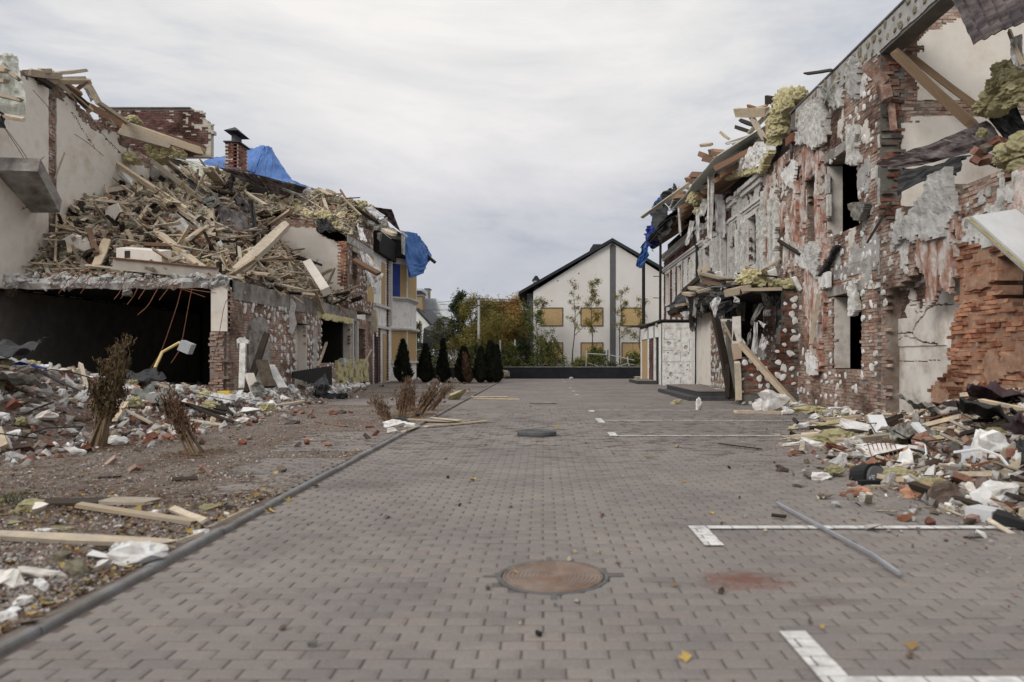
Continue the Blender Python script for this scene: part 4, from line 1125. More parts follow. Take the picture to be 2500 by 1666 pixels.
for k,u in enumerate((12.2,14.0,15.6,17.3,19.3)):
 brick_wall(farr,frF,WF,6.5,lambda U,V:(U>u-.28)&(U<u+.28)&(V>3.2),.1,M['tile_b'],None,0,proud=.03,backs=False)
for v0,h_,d_,nm in((7.27,.18,.13,'cornice'),(7.45,.17,.21,'cornice'),(6.58,.10,.09,'cornice'),(6.68,.10,.14,'cornice')):
 relief(frF,10.2,h_,.05,lambda U,V:fbm(U*1.3,V*0+v0,41,3)>.45,lambda U,V:d_+.015*nz(U,V,3,5),0,v0).build(nm,M['trim'],farr,kind='stuff')
 MB().box((XR-d_,Y0+10.2,v0),(XR+.2,Y0+WF,v0+h_)).build(nm,M['trim'],farr)
relief(frF,11,4.2,.06,lambda U,V:(fbm(U*1.1,V*.6,331,5)>.56)&~rects(U,V,winF),lambda U,V:.03+.05*nz(U,V,332,4),0,3.3).build("smeared_render",M['foam_wall'],farr,kind='stuff')
for a,b,c,d in winF:
 t=MB()
 t.box((XR-.06,Y0+a-.17,c-.1),(XR+.1,Y0+a,d+.16));t.box((XR-.06,Y0+b,c-.1),(XR+.1,Y0+b+.17,d+.16));t.box((XR-.075,Y0+a-.2,d),(XR+.1,Y0+b+.2,d+.18));t.box((XR-.09,Y0+a-.2,c-.14),(XR+.1,Y0+b+.2,c))
 w=t.build("window",M['trim'],farr)
 if a>13:MB().box((XR+.12,Y0+a,c),(XR+.14,Y0+b,d)).build("board",M['osb'],w)
 MB().box((XR+.18,Y0+a,c),(XR+.22,Y0+a+.06,d)).box((XR+.18,Y0+b-.06,c),(XR+.22,Y0+b,d)).box((XR+.18,Y0+(a+b)/2-.03,c),(XR+.22,Y0+(a+b)/2+.03,d)).build("frame",M['wood_d'],w)
MB().box((XR+.4,24.1,7.3),(13,43.4,7.5)).box((12.8,24.1,0),(13,43.4,7.3)).box((XR+.4,43.2,0),(13,43.4,7.3)).box((XR+.4,24.1,3.3),(13,43.4,3.5)).build("inner_walls",M['dark_in'],farr)  # room shade behind these windows is put into the near-black colour
# weathered foam boards still glued between the windows
for i,(a,b,lo,hi) in enumerate(((.0,.6,3.9,6.5),(1.9,2.5,4.1,6.55),(2.65,3.3,4.0,6.2),(3.5,4.2,3.8,6.6),(5.9,6.4,4.2,6.5),(6.6,7.2,4.3,6.5),(9.0,9.7,4.2,6.4),(9.9,10.6,4.2,6.4),(11.4,11.9,4.2,6.3))):
 relief(frF,b-a,hi-lo,.05,lambda U,V:(nz(U,V,40+i,2.5)>.30),lambda U,V:.06+.09*nz(U,V,41+i,4)+.03*nz(U,V,42,14),a,lo).build("foam_board",M['foam_wall'],farr)
for i,(u,lo,hi) in enumerate(((-1.6,3.9,6.7),(-1.1,4.2,6.5),(-.35,4.0,6.9),(1.75,3.9,6.3),(2.55,4.4,6.6))):
 relief(frF,.34,hi-lo,.05,lambda U,V:(nz(U,V,140+i,2.5)>.28),lambda U,V:.10+.10*nz(U,V,141+i,4),u,lo).build("foam_board",M['foam_wall'],farr)
 # white rubble heap under the eave between the houses
patch(frM,pf('I',[(1090,900),(1230,740),(1290,690),(1350,640),(1440,640),(1500,700),(1390,850),(1250,880),(1130,930)]),M['foam'],mid,.25,31,'foam_remains',.3,base=.1)
patch(frM,pf('I',[(1060,960),(1130,900),(1400,850),(1490,680),(1510,720),(1430,900),(1330,910),(1100,970)]),M['wool'],mid,.2,32,'wool_remains',.2,base=.15)
# ---- broken roof over the far right house: overhang, rafters, membrane underside
roof=thing("broken_roof","smashed grey roof overhang with snapped rafters above the far right house","roof",(XR,33,8))
XE_,ZE_=6.35,8.25
mb=MB()
def roofstrip(ya,yb,x0,z0,x1,z1,sd):
 return sheet([(x0,ya,z0),(x0,yb,z0),(x1,yb,z1),(x1,ya,z1)],max(6,int((yb-ya)*3)),12,.07,sd,.03,2.5,.10)
roofstrip(24.8,34.5,6.1,8.45,10,10.9,3).build("roof_deck",M['sheet_p'],roof)
roofstrip(34.4,43.6,6.0,8.25,10,10.9,4).build("roof_deck",M['membrane'],roof)
roofstrip(34.6,43.6,5.95,8.10,7.5,8.7,7).build("roof_deck",M['roof_dk'],roof)
MB().box((7.6,22.5,7.6),(13,43.4,8.3)).build("attic_floor",M['dark_in'],roof)
for i,y in enumerate(np.arange(24.9,43.4,.95)):
 x0=6.15+random.uniform(-.1,.5)
 plank((x0,y,8.0+random.uniform(-.05,.05)),(9.0,y+random.uniform(-.15,.15),9.55),.07,.19,'wood_r',name='rafter',parent=roof,roll=0)
MB().tube([(6.12,36,8.0),(6.12,43.4,8.0)],.06,8).build("gutter",M['black'],roof)
# eaves wreck hanging down
for i,(q,m_) in enumerate((([(420,1100),(520,1000),(700,1180),(480,1260)],'membrane'),([(300,1240),(440,1120),(520,1400),(380,1560)],'membrane'),([(480,1120),(720,1160),(700,1330),(540,1420)],'membrane'))):
 sheet(quadpx('I',q,[40,36,34,38]),12,12,.3,50+i,.03,3,.3,fold=.1,holes=.3).build("torn_membrane",M[m_],roof)
PR=[("C1",(1110,355),(1390,350),.22,.30,26,25,'wood_t'),("C2",(1220,300),(1390,345),.10,.14,27,25.5,'wood_r'),("C3",(1385,240),(1490,245),.10,.30,25,24,'wood_d'),("C4",(1215,335),(1370,600),.16,.12,26,24.5,'wood_g'),("C5",(1225,545),(1480,290),.12,.12,27,24,'wood_g'),("C6",(1145,425),(1270,470),.12,.12,28,27,'wood_d'),("C7",(1110,490),(1230,530),.14,.14,28.5,27,'wood_d'),("C8",(1230,340),(1400,285),.06,.08,27,25,'wood_t'),("C9",(870,715),(1060,745),.2,.26,31,28,'wood_r'),("C10",(815,775),(1010,810),.2,.26,31.5,28.5,'wood_r'),("C11",(780,735),(870,770),.2,.22,32,31,'wood_r'),("C12",(700,925),(940,940),.2,.26,33,30,'wood_r'),("C13",(665,970),(830,985),.2,.26,34,31,'wood_r'),("C14",(245,1315),(680,1005),.16,.10,39,32,'wood_g'),("C15",(785,655),(890,645),.12,.12,31,30,'wood_t'),("C16",(1025,640),(1270,560),.10,.1,29,27,'wood_t'),("C17",(540,1100),(640,1090),.2,.2,36,35,'wood_r'),("C18",(630,1030),(820,1100),.12,.1,34,32,'wood_r'),("C19",(550,1130),(800,1110),.18,.2,35,32,'wood_r'),("C20",(960,530),(1050,600),.06,.1,29,29,'wood_t'),("C21",(500,1230),(590,1030),.05,.05,35,35,'wood_g'),("C22",(1290,690),(1380,600),.1,.1,26,25,'wood_g')]
for nme,a,b,w,h,z0,z1,m_ in PR:
 plank(P('I',*a,z0),P('I',*b,z1),w,h,m_,("thick " if w>.18 else "slim ")+dict(wood_t='tan',wood_r='reddish',wood_d='dark',wood_g='grey')[m_]+" snapped roof timber "+("by the yellow wool at the top" if z0<26.5 else "below the topmost pair" if z0<29.5 else "under the grey roof membrane" if z0<33.5 else "at the far blue tarpaulin end")+" of the right eave","snapped roof timbers at the right eave",name='roof_timber',cat='timber')
for(x,y,s_,z) in((1560,260,.75,22.5),(1640,240,.7,22),(1700,215,.5,21.5),(1520,330,.65,22.5),(1530,420,.6,22.5),(1480,450,.6,22.8),(1500,520,.55,22.6),(1450,570,.5,22.8),(1470,620,.5,22.8),(1590,310,.6,22),(720,1150,.6,30),(770,1260,.45,30),(745,1180,.4,30)):
 wool(P('I',x,y,z),(s_,s_*.8,s_*1.0),'wool',("large" if s_>.6 else "small")+" yellow wool clump spilling "+("low under the far right eave" if z>25 else "at the very top of the right eave" if y<300 else "down the right eave below the top clumps"),"yellow wool at the right eave")
t=thing("torn_fabric","torn white fabric fringe hanging from timbers under the right eave","fabric",P('I',1150,640,27))
sheet(quadpx('I',[(1040,640),(1290,570),(1270,690),(1060,730)],[28,26,26,28]),18,12,.16,60,.01,4,.5,fold=.15,holes=.25).build("fabric",M['film'],t)
MB().tube(quadpx('I',[(1030,640),(1110,625),(1200,600),(1300,570)],[28.2,27.5,27,26.2]),.03,6).build("cord",M['white_pl'],t)
osb=thing("chipboard_piece","tan chipboard piece wedged among the timbers at the right eave","board",P('I',1430,480,24))
MB().prism(quadpx('I',[(1380,420),(1470,450),(1440,545),(1380,540)],24.2),(0,.03,0)).build("board",M['osb'],osb)
for i,(a,b,w) in enumerate((((845,900),(850,1540),.30),((905,1090),(930,1500),.5),((735,1230),(745,1540),.2),((790,1130),(760,1300),.4),((690,1330),(640,1568),.25),((985,770),(1030,900),.3),((1080,850),(1040,980),.25),((575,1200),(590,1480),.15))):
 p,q=P('I',*a,27.5+i*.6),P('I',*b,27.5+i*.6);dx=Vector((w,0,0))
 t=sheet([p,p+dx,q+dx*.7,q],4,18,.07,70+i,.01,4,.5,fold=.08)
 t.build("hanging_strip",M['film' if i%3 else 'foam_wall'],None,label=("long pale","widest white","thin dangling","slanting grey","low slanting","short upper","small tilted","farthest narrow")[i]+" torn strip hanging in front of the far right facade",cat="strip",group="pale strips hanging from the right eave")
 # blue tarp remnants at the far right corner
t=thing("blue_tarp","blue tarpaulin remnant hanging from the far corner of the right eave","tarpaulin",P('I',350,1300,41))
sheet(quadpx('I',[(300,1290),(400,1120),(470,1110),(370,1330)],[41,40,39,40.5]),12,10,.25,80,.02,3,.2,fold=.12).build("tarp_fold",M['tarp'],t)
sheet(quadpx('H',[(205,100),(255,0),(300,110),(270,230)],[41.5,41,40.5,41]),12,12,.4,81,.02,3,.2,fold=.2).build("tarp_fold",M['tarp_d'],t)
sheet(quadpx('H',[(160,335),(205,345),(265,245),(235,140)],[42,41.8,41,41]),12,12,.25,82,.02,3,.2,fold=.2).build("tarp_fold",M['tarp'],t)
sheet(quadpx('I',[(320,1330),(380,1300),(360,1568),(260,1568)],[41,40.5,40.5,41]),12,12,.3,83,.02,3,.2,fold=.2).build("tarp_fold",M['tarp_d'],t)
# down pipes at the far corner
t=thing("down_pipe","black downpipe at the far end of the right row in front of the white gable","down pipe",(6.1,43.2,0))
MB().tube([(6.1,43.2,8.0),(6.1,43.2,2.2)],.10,10).build("pipe",M['black'],t);MB().tube([(6.1,43.2,8.1),(6.1,43.2,7.95)],.14,10).build("hopper",M['black'],t)
t=thing("down_pipe","rust brown post beside the far corner of the right row","down pipe",(6.5,40.2,3.1))
MB().tube([(6.52,39.5,8.0),(6.5,39.5,3.1)],.07,8).build("pipe",M['wood_d'],t)
MB().tube([(6.1,39.5,4.7),(6.5,39.5,4.7)],.025,6).tube([(6.1,39.5,5.9),(6.5,39.5,5.9)],.025,6).build("bracket",M['rust'],t)
t=thing("drain_pipe","crooked black drain pipe on the white trimmed facade of the far right house","drain pipe",FX('R',740,500,XR-.15))
MB().tube([FX('R',700,-60,XR-.15),FX('R',705,180,XR-.15),FX('R',740,230,XR-.15),FX('R',742,620,XR-.15)],.075,8).build("pipe",M['black'],t)
MB().tube([FX('R',742,400,XR-.15),FX('R',742,400,XR+.05)],.03,6).build("bracket",M['rust'],t)
# ---- white block annex with shell marks, Y 35.5..43.4
ann=thing("annex","small white rendered annex with shrapnel holes at the far end of the right row","annex",(6.7,39,0))
XA,YA,HA=5.95,35.5,3.12
frA=Frame((XA,YA,0),(1,0,0),(0,-1,0))
holes=[(xyh[0],xyh[1]) for xyh in[(P('H',*q,YA).x-XA,P('H',*q,YA).z) for q in((400,900),(525,930),(478,885),(395,970),(455,978),(520,990),(545,975),(398,1062),(488,1065),(540,1062),(415,1130),(465,1155),(395,1155),(535,1095),(570,785))]]
def annm(U,V):
 m=V<HA
 for i,(a,b) in enumerate(holes):
  m&=np.hypot(U-a,V-b)>(.10 if i in(0,1,10) else.045)*(.7+.7*nz(U,V,i,12))
 j=(np.abs(((V+.02)%.56)-.28)>.27)
 m&=~((np.abs(V%.56-.05)<.011)&(nz(U,V,14,3)>.42)|((np.abs((U+.35*(np.floor(V/.56)%2))%.8-.1))<.010)&(nz(U,V,15,3)>.5))|(nz(U,V,4,2)>.62)
 return m
relief(frA,1.9,HA,.02,annm,lambda U,V:.03+.004*nz(U,V,3,6)).build("front_render",M['foam'],ann)
MB().box((XA,YA+.01,0),(XR,YA+.3,HA)).box((XA+.9,YA+.31,0),(XR,43.4,HA-.01)).build("block_wall",M['render_g'],ann)
MB().box((XA-.12,YA-.12,HA+.10),(XR,43.5,HA+.16)).build("flat_roof",M['membrane'],ann)
MB().box((XA-.03,YA-.04,HA),(XR,43.4,HA+.10)).build("roof_edge",M['wood_d'],ann)
mb=MB()
for y0,y1 in((35.55,36.6),(38.0,38.3),(40.2,40.5),(43.1,43.4)):mb.box((XA,y0,0),(XA+.3,y1,HA-.02))
mb.box((XA,36.6,2.45),(XA+.3,43.2,HA-.02));mb.build("pillars",M['plaster_w'],ann)
frS=Frame((XA+.05,38.3,0),(0,1,0),(-1,0,0))
brick_wall(ann,frS,1.9,2.4,lambda U,V:V<2.4,.1,M['tile_b'],M['mortar'],0,proud=.02,name='tile_panel')
MB().box((XA+.08,36.65,0),(XA+.12,37.95,2.4)).build("door",M['black'],ann)
MB().box((XA+.04,40.55,0),(XA+.08,43.05,2.42)).build("boarding",M['osb'],ann)
t=thing("roof_scrap","ragged dark eave board sticking out over the annex boarding","board",(XA,41,3.2))
sheet(quadpx('H',[(75,785),(340,735),(345,752),(215,790)],[43,39,38,41]),12,4,.08,90,.03,3,.3).build("board",M['wood_d'],t)
wool(P('H',325,765,37),.4,'wool_p',"pale foam lump under the annex roof corner")
# ---- porch of the right row: front wall with round dabs, side wall, platform, wrecked canopy
por=thing("porch","wrecked brick porch with white adhesive dabs and dark doorway on the right","porch",(6.6,23,0))
YP=20.6;XP=5.70
frQ=Frame((XP,YP,0),(1,0,0),(0,-1,0))
def porchm(U,V):
 t_=1.32+(vn(np.floor(U/DU)*1.3,U*0,4)-.5)*.3+np.clip((U-.95)*4,0,1)*.5+np.clip((U-1.2)*9,0,1)*1.6
 return(V>.30)&(V<t_)
brick_wall(por,frQ,1.72,3.4,porchm,.36,M['brick_d'],M['concrete_d'],200,proud=.012,miss=.02,name='front_wall')
MB().box((XP-.03,YP-.05,0),(XR,YP+.36,.30)).build("plinth",M['concrete_d'],por)
dabs(por,frQ,1.70,3.3,lambda u,v:porchm(u,v)&(v>.33),su=.235,sv=.23,r=.17,n_ind=60,drop=.25,mat=M['foam'])
dabs(por,Frame((XP,YP-.05,0),(1,0,0),(0,-1,0)),1.7,.3,lambda u,v:v>0,su=.2,sv=.25,r=.16,n_ind=12,drop=.1,mat=M['foam_wall'])
XS=6.35
frR=Frame((XS,24.3,0),(0,1,0),(-1,0,0))
brick_wall(por,frR,2.6,3.3,lambda U,V:(V>.3)&(V<3.2),.3,M['brick_p'],M['mortar'],0,proud=.012,name='side_wall')
dabs(por,frR,2.6,3.0,lambda u,v:(v>.33),su=.26,sv=.25,r=.17,n_ind=90,drop=.12,mat=M['foam_wall'],asp=1.2)
MB().box((XS-.02,26.9,.3),(XS+.3,28.9,3.1)).build("side_wall",M['plaster'],por)
MB().box((XS-.05,28.9,0),(XS+.3,29.2,3.1)).build("door_post",M['trim'],por)
MB().box((XS-.1,24.1,.3),(XS+.2,24.3,3.2)).build("door_post",M['concrete_d'],por)
MB().box((XS,29.2,0),(XS+.5,29.9,2.05)).build("side_block",M['plaster_w'],por)
MB().box((XP+.1,YP+.3,3.25),(XR+.2,31,3.4)).box((XR+.3,YP+.4,0),(XR+.5,30,3.3)).build("ceiling",M['dark_in'],por)
st=thing("porch_steps","dark tiled two step platform in front of the wrecked porch","steps",(5.6,25,0))
MB().box((4.98,22.9,.02),(XS-.12,28.6,.27)).build("platform",M['stepm'],st)
MB().box((4.96,22.88,.272),(XS-.12,28.62,.30)).build("platform_top",M['stept'],st)
MB().box((4.6,22.5,.0),(6.3,28.5,.13)).build("lower_step",M['stepm'],st)
st=thing("door_step","flat dark doorstep slab in front of the far annex","step",(5.4,38,0))
MB().box((4.9,36.9,0),(XA-.02,40.6,.16)).build("slab",M['stepm'],st);MB().box((4.88,36.88,.162),(XA-.02,40.6,.18)).build("slab_top",M['stept'],st)
# canopy wreck
can=thing("wrecked_canopy","collapsed timber porch canopy with torn black membrane and hanging sheets","canopy",(5.9,25,3.6))
sheet(quadpx('H',[(370,640),(690,340),(850,430),(640,720)],[31,27,23,27]),20,16,.12,100,.04,3,.2).build("membrane",M['membrane'],can)
sheet(quadpx('H',[(640,510),(700,470),(920,445),(930,470)],[26,25,22.5,22]),16,6,.10,101,.02,3,.2,fold=.08).build("membrane_flap",M['memb_g'],can)
sheet(quadpx('H',[(630,520),(930,470),(960,540),(700,660)],[25,22,21.5,24]),16,10,.2,102,.02,3,.25,fold=.1).build("membrane_flap",M['membrane'],can)
sheet(quadpx('H',[(690,640),(900,520),(880,640),(720,740)],[24,22,22,24]),12,10,.2,103,.02,3,.3,fold=.1).build("membrane_flap",M['membrane'],can)
for a,b,w,h,z0,z1,m_ in(((640,385),(850,435),.14,.1,26,23,'wood_t'),((640,440),(800,470),.12,.16,26.5,24,'wood_r'),((505,520),(640,400),.08,.2,29,27,'wood_d'),((565,490),(640,500),.28,.1,27,26,'wood_t'),((515,530),(580,545),.25,.1,28,27,'wood_t'),((470,625),(545,610),.3,.1,29,28,'wood_t'),((400,680),(560,600),.1,.2,30,28,'wood_d'),((620,380),(700,340),.06,.25,27,26,'wood_g'),((420,690),(560,700),.1,.2,30,28.5,'wood_r'),((810,535),(1000,495),.08,.22,21.5,20.7,'wood_t'),((930,505),(1230,500),.10,.09,20.7,20.4,'wood_t'),((650,400),(800,405),.1,.1,26,24,'wood_r')):
 plank(P('H',*a,z0),P('H',*b,z1),w,h,m_,name='canopy_timber',parent=can,roll=.1)
for i,(q,z,m_) in enumerate((([(510,530),(560,545),(580,670),(545,640)],28,'film'),([(590,550),(625,560),(600,730),(575,700)],27,'memb_g'),([(640,350),(655,380),(640,460),(625,400)],26,'memb_g'),([(640,600),(660,620),(655,680),(635,660)],26,'memb_g'),([(700,600),(745,560),(790,560),(740,720)],22.5,'film'),([(750,560),(775,555),(765,610),(740,640)],22,'film'),([(480,670),(560,660),(545,730),(520,720)],28,'film'),([(880,545),(925,575),(925,605),(880,600)],20.8,'film'),([(1080,530),(1120,540),(1110,595),(1095,590)],20.9,'memb_g'),([(1075,590),(1110,620),(1010,780),(1000,740)],21.2,'memb_g'),([(1100,650),(1170,650),(1150,700),(1095,700)],21.1,'memb_g'),([(1190,600),(1270,560),(1230,760),(1180,820)],20.9,'membrane'),([(1090,820),(1140,900),(1100,965),(1065,930)],20.7,'film'),([(1060,730),(1120,760),(1100,790),(1075,760)],20.8,'film'),([(1030,740),(1060,730),(1055,980),(1010,990)],20.9,'render_g'),([(930,840),(970,900),(960,940),(935,890)],20.8,'film'),([(985,830),(1010,790),(1010,880),(970,930)],21,'memb_g'))):
 sheet(quadpx('H',q,z),10,14,.06,110+i,.01,3,.35,fold=.06).build("hanging_sheet",M[m_],can)
 # dark leaning door frame and cardboard
for a,b,w,h,z0,z1,m_,lb in(((748,722),(860,1300),.22,.12,21.6,21.2,'wood_d',"charred black door frame post leaning in the porch opening"),((800,740),(870,890),.12,.06,21.2,21.2,'wood_t',"pale splintered door frame lath beside the charred post"),((925,900),(1360,1385),.22,.12,20.6,19.6,'wood_t',"brown timber post leaning diagonally against the dotted porch wall"),((830,1060),(830,1300),.12,.08,21.3,21.1,'wood_d',"short dark lath at the foot of the charred door frame"),((905,1040),(915,1320),.16,.10,20.5,20.5,'wood_g',"upright broken jamb at the corner of the dotted porch wall"),((840,730),(885,880),.10,.05,21.2,21.1,'wood_d',"thin black lath inside the porch doorway"),((605,720),(600,1200),.1,.06,29.5,29.5,'wood_d',"dark upright lath between the annex and the porch side")):
 plank(P('H',*a,z0),P('H',*b,z1),w,h,m_,lb)
t=thing("cardboard_sheet","brown cardboard sheet folded over in the porch opening","cardboard",P('H',890,900,21.1))
M['card']=pm("cardboard",[(.3,(.30,.22,.16)),(.7,(.38,.29,.22))],ns=3,bs=20,bump=.2,rv=.1,world=True)
MB().prism(quadpx('H',[(870,705),(930,700),(935,900),(865,910)],21.1),(0,.02,0)).build("upper_leaf",M['plaster_c'],t)
MB().prism(quadpx('H',[(860,905),(935,900),(938,1012),(878,1022)],[21.0,21.0,20.8,20.8]),(0,.02,0)).build("lower_leaf",M['card'],t)
MB().prism(quadpx('H',[(785,722),(865,722),(862,740),(790,740)],21.25),(0,.1,0)).build("top_fold",M['trim'],t)
for(x,y,s_,z) in((985,430,.8,21.5),(1060,445,.9,21.3),(1130,475,.6,21),(1210,470,.5,20.9),(1290,465,.5,20.6)):
 wool(P('H',x,y,z),(s_,s_*.8,s_*.6),'wool',"yellow mineral wool heaped on top of the wrecked porch","yellow wool on the porch top")
for i,(q,z) in enumerate((([(890,390),(970,370),(1010,420),(930,440)],22),([(1100,385),(1190,350),(1200,400),(1140,440)],21),([(1310,420),(1340,410),(1385,500),(1360,515)],20.2),([(1000,350),(1090,370),(1060,400),(1010,400)],22),([(740,380),(790,370),(810,410),(750,400)],23))):
 MB().prism(quadpx('H',q,z),(0,.14,.03)).build("foam_slab",M['foam'],None,label="white foam slab lying on the wrecked porch top",cat="foam slab",group="foam slabs on the porch top")
MB().prism(quadpx('H',[(1040,370),(1180,480),(1195,480),(1060,360)],[21.5,20.8,20.8,21.5]),(0,.5,.05)).build("tilted_board",M['wood_g'],None,label="grey board tilted up on the wrecked porch top beside yellow wool",cat="board")
for i in range(26):
 y=random.uniform(21,30.5);x=random.uniform(5.7,7.2);z=3.45+(x-5.6)*.35+random.uniform(-.1,.35);a=random.uniform(-.9,.9)+(1.57 if i%2 else 0);L_=random.uniform(.5,1.7)
 plank((x-math.cos(a)*L_/2,y-math.sin(a)*L_/2,z-.15),(x+math.cos(a)*L_/2,y+math.sin(a)*L_/2,z+random.uniform(-.1,.3)),random.uniform(.06,.16),random.uniform(.03,.1),random.choice(('wood_b','wood_g','wood_d','wood_r','wood_t')),name='canopy_timber',parent=can)
for i in range(16):
 y=random.uniform(20.5,30);x=5.7+random.random()*.9;h_=random.uniform(.4,1.3);w_=random.uniform(.2,.6);z=3.4+random.random()*.3
 sheet([(x,y,z),(x+w_,y+.1,z+.1),(x+w_*.8,y+.1,z-h_),(x+.1,y,z-h_*.8)],8,12,.08,700+i,.01,4,.5,fold=.08).build("hanging_sheet",M[('membrane','film','memb_g','membrane','plaster_c')[i%5]],can)
 # ================================================================== LEFT ROW
XL=-8.8
def sm(t):t=np.clip(t,0,1);return t*t*(3-2*t)
def mound(x,y):
 """height of the collapsed storey's rubble on the first floor slab"""
 x=np.asarray(x,float);y=np.asarray(y,float)
 d=y-20.35;w=np.maximum(-8.9-x,0)
 a=.84*w+.02*d+.45*np.maximum(w-3.0,0)
 b=np.where(d<.5,d*.6,.3+np.where(d<3.0,1.0*(d-.5),2.5+.40*(d-3.0)))
 k=2.2;h=-np.log(np.exp(-k*a)+np.exp(-k*b))/k
 h=h+((fbm(x*.8,y*.8,5)-.5)*1.2+(fbm(x*2.4,y*2.4,15)-.5)*.8)*np.clip(d,0,1)
 roofh=9.03-.235*(x+10.1)-.35
 return 3.60+np.maximum(np.minimum(np.maximum(h,-.02),roofh-3.6),0)
def mound2(x,y):
 x=np.asarray(x,float);y=np.asarray(y,float)
 h=7.1+.62*(y-31.9)+(fbm(x*1.1,y*1.1,25)-.5)*.8
 h=h+.25*np.minimum(-9.2-x,2.5)
 roofh=9.03-.235*(x+10.1)+.05
 return np.minimum(h,roofh+(fbm(x*2,y*2,26)-.5)*.5)-np.clip(x+9.0,0,1)*.8
def hit(c,x,y,f,y0,y1,dy=.05):
 """first point on a rubble surface along a line of sight"""
 sx,sy=px(c,x,y)
 for d in np.arange(y0,y1,dy):
  X=(sx-1326)*d/FPX;Z=EYE-(sy-875)*d/FPX
  if Z<=float(f(X,d)):return Vector((X,d,Z))
 return None
def onq(c,pts,back=.75):
 ps=[hit(c,x,y,mound,19.8,34.4) for x,y in pts];ds=[p.y for p in ps if p is not None] or[26]
 d=min(ds)
 return[P(c,x,y,(p.y if p is not None else d)*.35+d*.65-back) for(x,y),p in zip(pts,ps)]
left=thing("ruined_house","collapsed house nearest on the left with dark open ground floor under a rubble covered slab","ruined house",(-11,22,0))
# ragged slab: front edge, underside dark
nu,nvv=70,5
mb=MB()
xs_=np.linspace(-16.5,-8.75,90)
fe=19.72+(fbm(xs_*2.3,xs_*0,3)-.5)*.35
zt=3.62+(fbm(xs_*1.7,xs_*0+9,4)-.5)*.12;zm=3.44+(fbm(xs_*3,xs_*0+5,6)-.5)*.08;zb=3.28+(fbm(xs_*2.1,xs_*0+7,6)-.5)*.16
V=[]
for i in range(90):V+=[(xs_[i],fe[i]+.25,zt[i]),(xs_[i],fe[i]+.02,zt[i]-.06),(xs_[i],fe[i]-.05+.1*random.random(),zm[i]),(xs_[i],fe[i]+.08,zb[i]),(xs_[i],fe[i]+.35,zb[i]+.02)]
F=[(i*5+k,(i+1)*5+k,(i+1)*5+k+1,i*5+k+1) for i in range(89) for k in range(4)]
mb.add(V,F);mb.build("slab_edge",M['render_g'],left)
mb=MB()
n=420;xx=RNG.uniform(-15.6,-8.8,n);s_=.05+.16*RNG.random(n)**2
for q in range(6):mb.inst(HULLS[q][0],HULLS[q][1],mats4(rots(n),np.stack([s_*1.4,s_,s_*.8],1),np.stack([xx,RNG.uniform(19.68,19.86,n),RNG.uniform(3.33,3.66,n)],1))[q::6])
mb.build("slab_crumbs",M['render_g'],left,kind='stuff')
MB().box((-16.5,19.95,3.30),(-8.85,32,3.58)).build("floor_slab",M['dark_in'],left)  # shade under the slab is put into its near-black colour
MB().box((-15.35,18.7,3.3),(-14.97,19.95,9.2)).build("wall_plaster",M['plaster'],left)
MB().box((-17,31.8,0),(-9.0,32.0,3.3)).box((-17,19.9,0),(-16.8,32,3.3)).box((-12.2,25.5,0),(-9.3,25.7,3.3)).build("inner_wall",M['dark_in'],left)  # near-black walls, darkness of the open ground floor is in the colour
# pier at the corner: plaster jamb above broken brick
frJ=Frame((-9.27,19.78,0),(1,0,0),(0,-1,0))
brick_wall(left,frJ,.52,3.3,lambda U,V:(U<.42+(vn(np.floor(V/DV)*2.7,V*0,4)-.5)*.2)&(V<2.1),.4,M['brick'],M['mortar'],60,proud=.03,jit=.02,miss=.1,rough=.02,name='corner_pier')
MB().box((-9.25,19.80,2.1),(-8.80,20.1,3.35)).build("corner_plaster",M['plaster'],left)
# ground floor facade
frL=Frame((XL,19.85,0),(0,1,0),(1,0,0))
WL=16.9
opL=[(5.3,6.6,.0,2.58),(8.35,12.6,1.18,3.05),(13.2,13.8,1.2,3.0),(14.1,15.4,0,2.75)]
def lw(U,V):return~rects(U,V,opL)&(V<3.25)
brick_wall(left,frL,WL,3.3,lw,.42,M['brick_p'],M['mortar'],200,miss=.02,name='front_wall')
dabs(left,frL,13,3.3,lambda u,v:lw(u,v)&(v<3.1)&(u>.8)&~((u>1.2)&(u<2.7)&(v>.4)&(v<2.6))&(nz(u,v,44)>.36),su=.30,sv=.26,r=.16,n_ind=300,mat=M['foam'],drop=.08,asp=1.15)
relief(frL,13.3,.60,.05,lambda U,V:V>3.02+.12*nz(U,V,5,2)*(U>8),lambda U,V:.02+.03*nz(U,V,6,4),.3,3.02,base=.01).build("ring_beam",M['concrete'],left)
relief(frL,5.2,.45,.04,lambda U,V:(V>2.78+.25*nz(U,V,7,4)),lambda U,V:.05+.06*nz(U,V,8,6),7.7,2.72,base=.01).build("wool_strip",M['wool'],left)
patch(frL,[(1.25,.3),(1.15,2.0),(1.5,2.55),(2.4,2.6),(2.75,2.2),(2.8,1.2),(2.5,.2)],M['concrete'],left,.08,60,'basecoat_patch',.15)
MB().box((XL-.40,25.1,0),(XL-.30,26.5,2.6)).build("inner_panel",M['plaster_c'],left)
MB().box((XL-.42,26.40,0),(XL+.012,26.46,2.58)).build("opening_jamb",M['plaster'],left)
MB().box((-13,33.2,0),(XL-.42,33.4,3.3)).build("inner_wall_rear",M['plaster'],left)
MB().box((XL-.40,32.44,1.2),(XL+.02,32.5,3.05)).build("opening_jamb",M['plaster'],left)
MB().box((XL-.05,32.6,.9),(XL+.10,32.75,3.1)).build("door_frame",M['trim'],left)
MB().box((XL-.05,33.45,.2),(XL+.08,33.6,3.1)).build("door_frame",M['trim'],left)
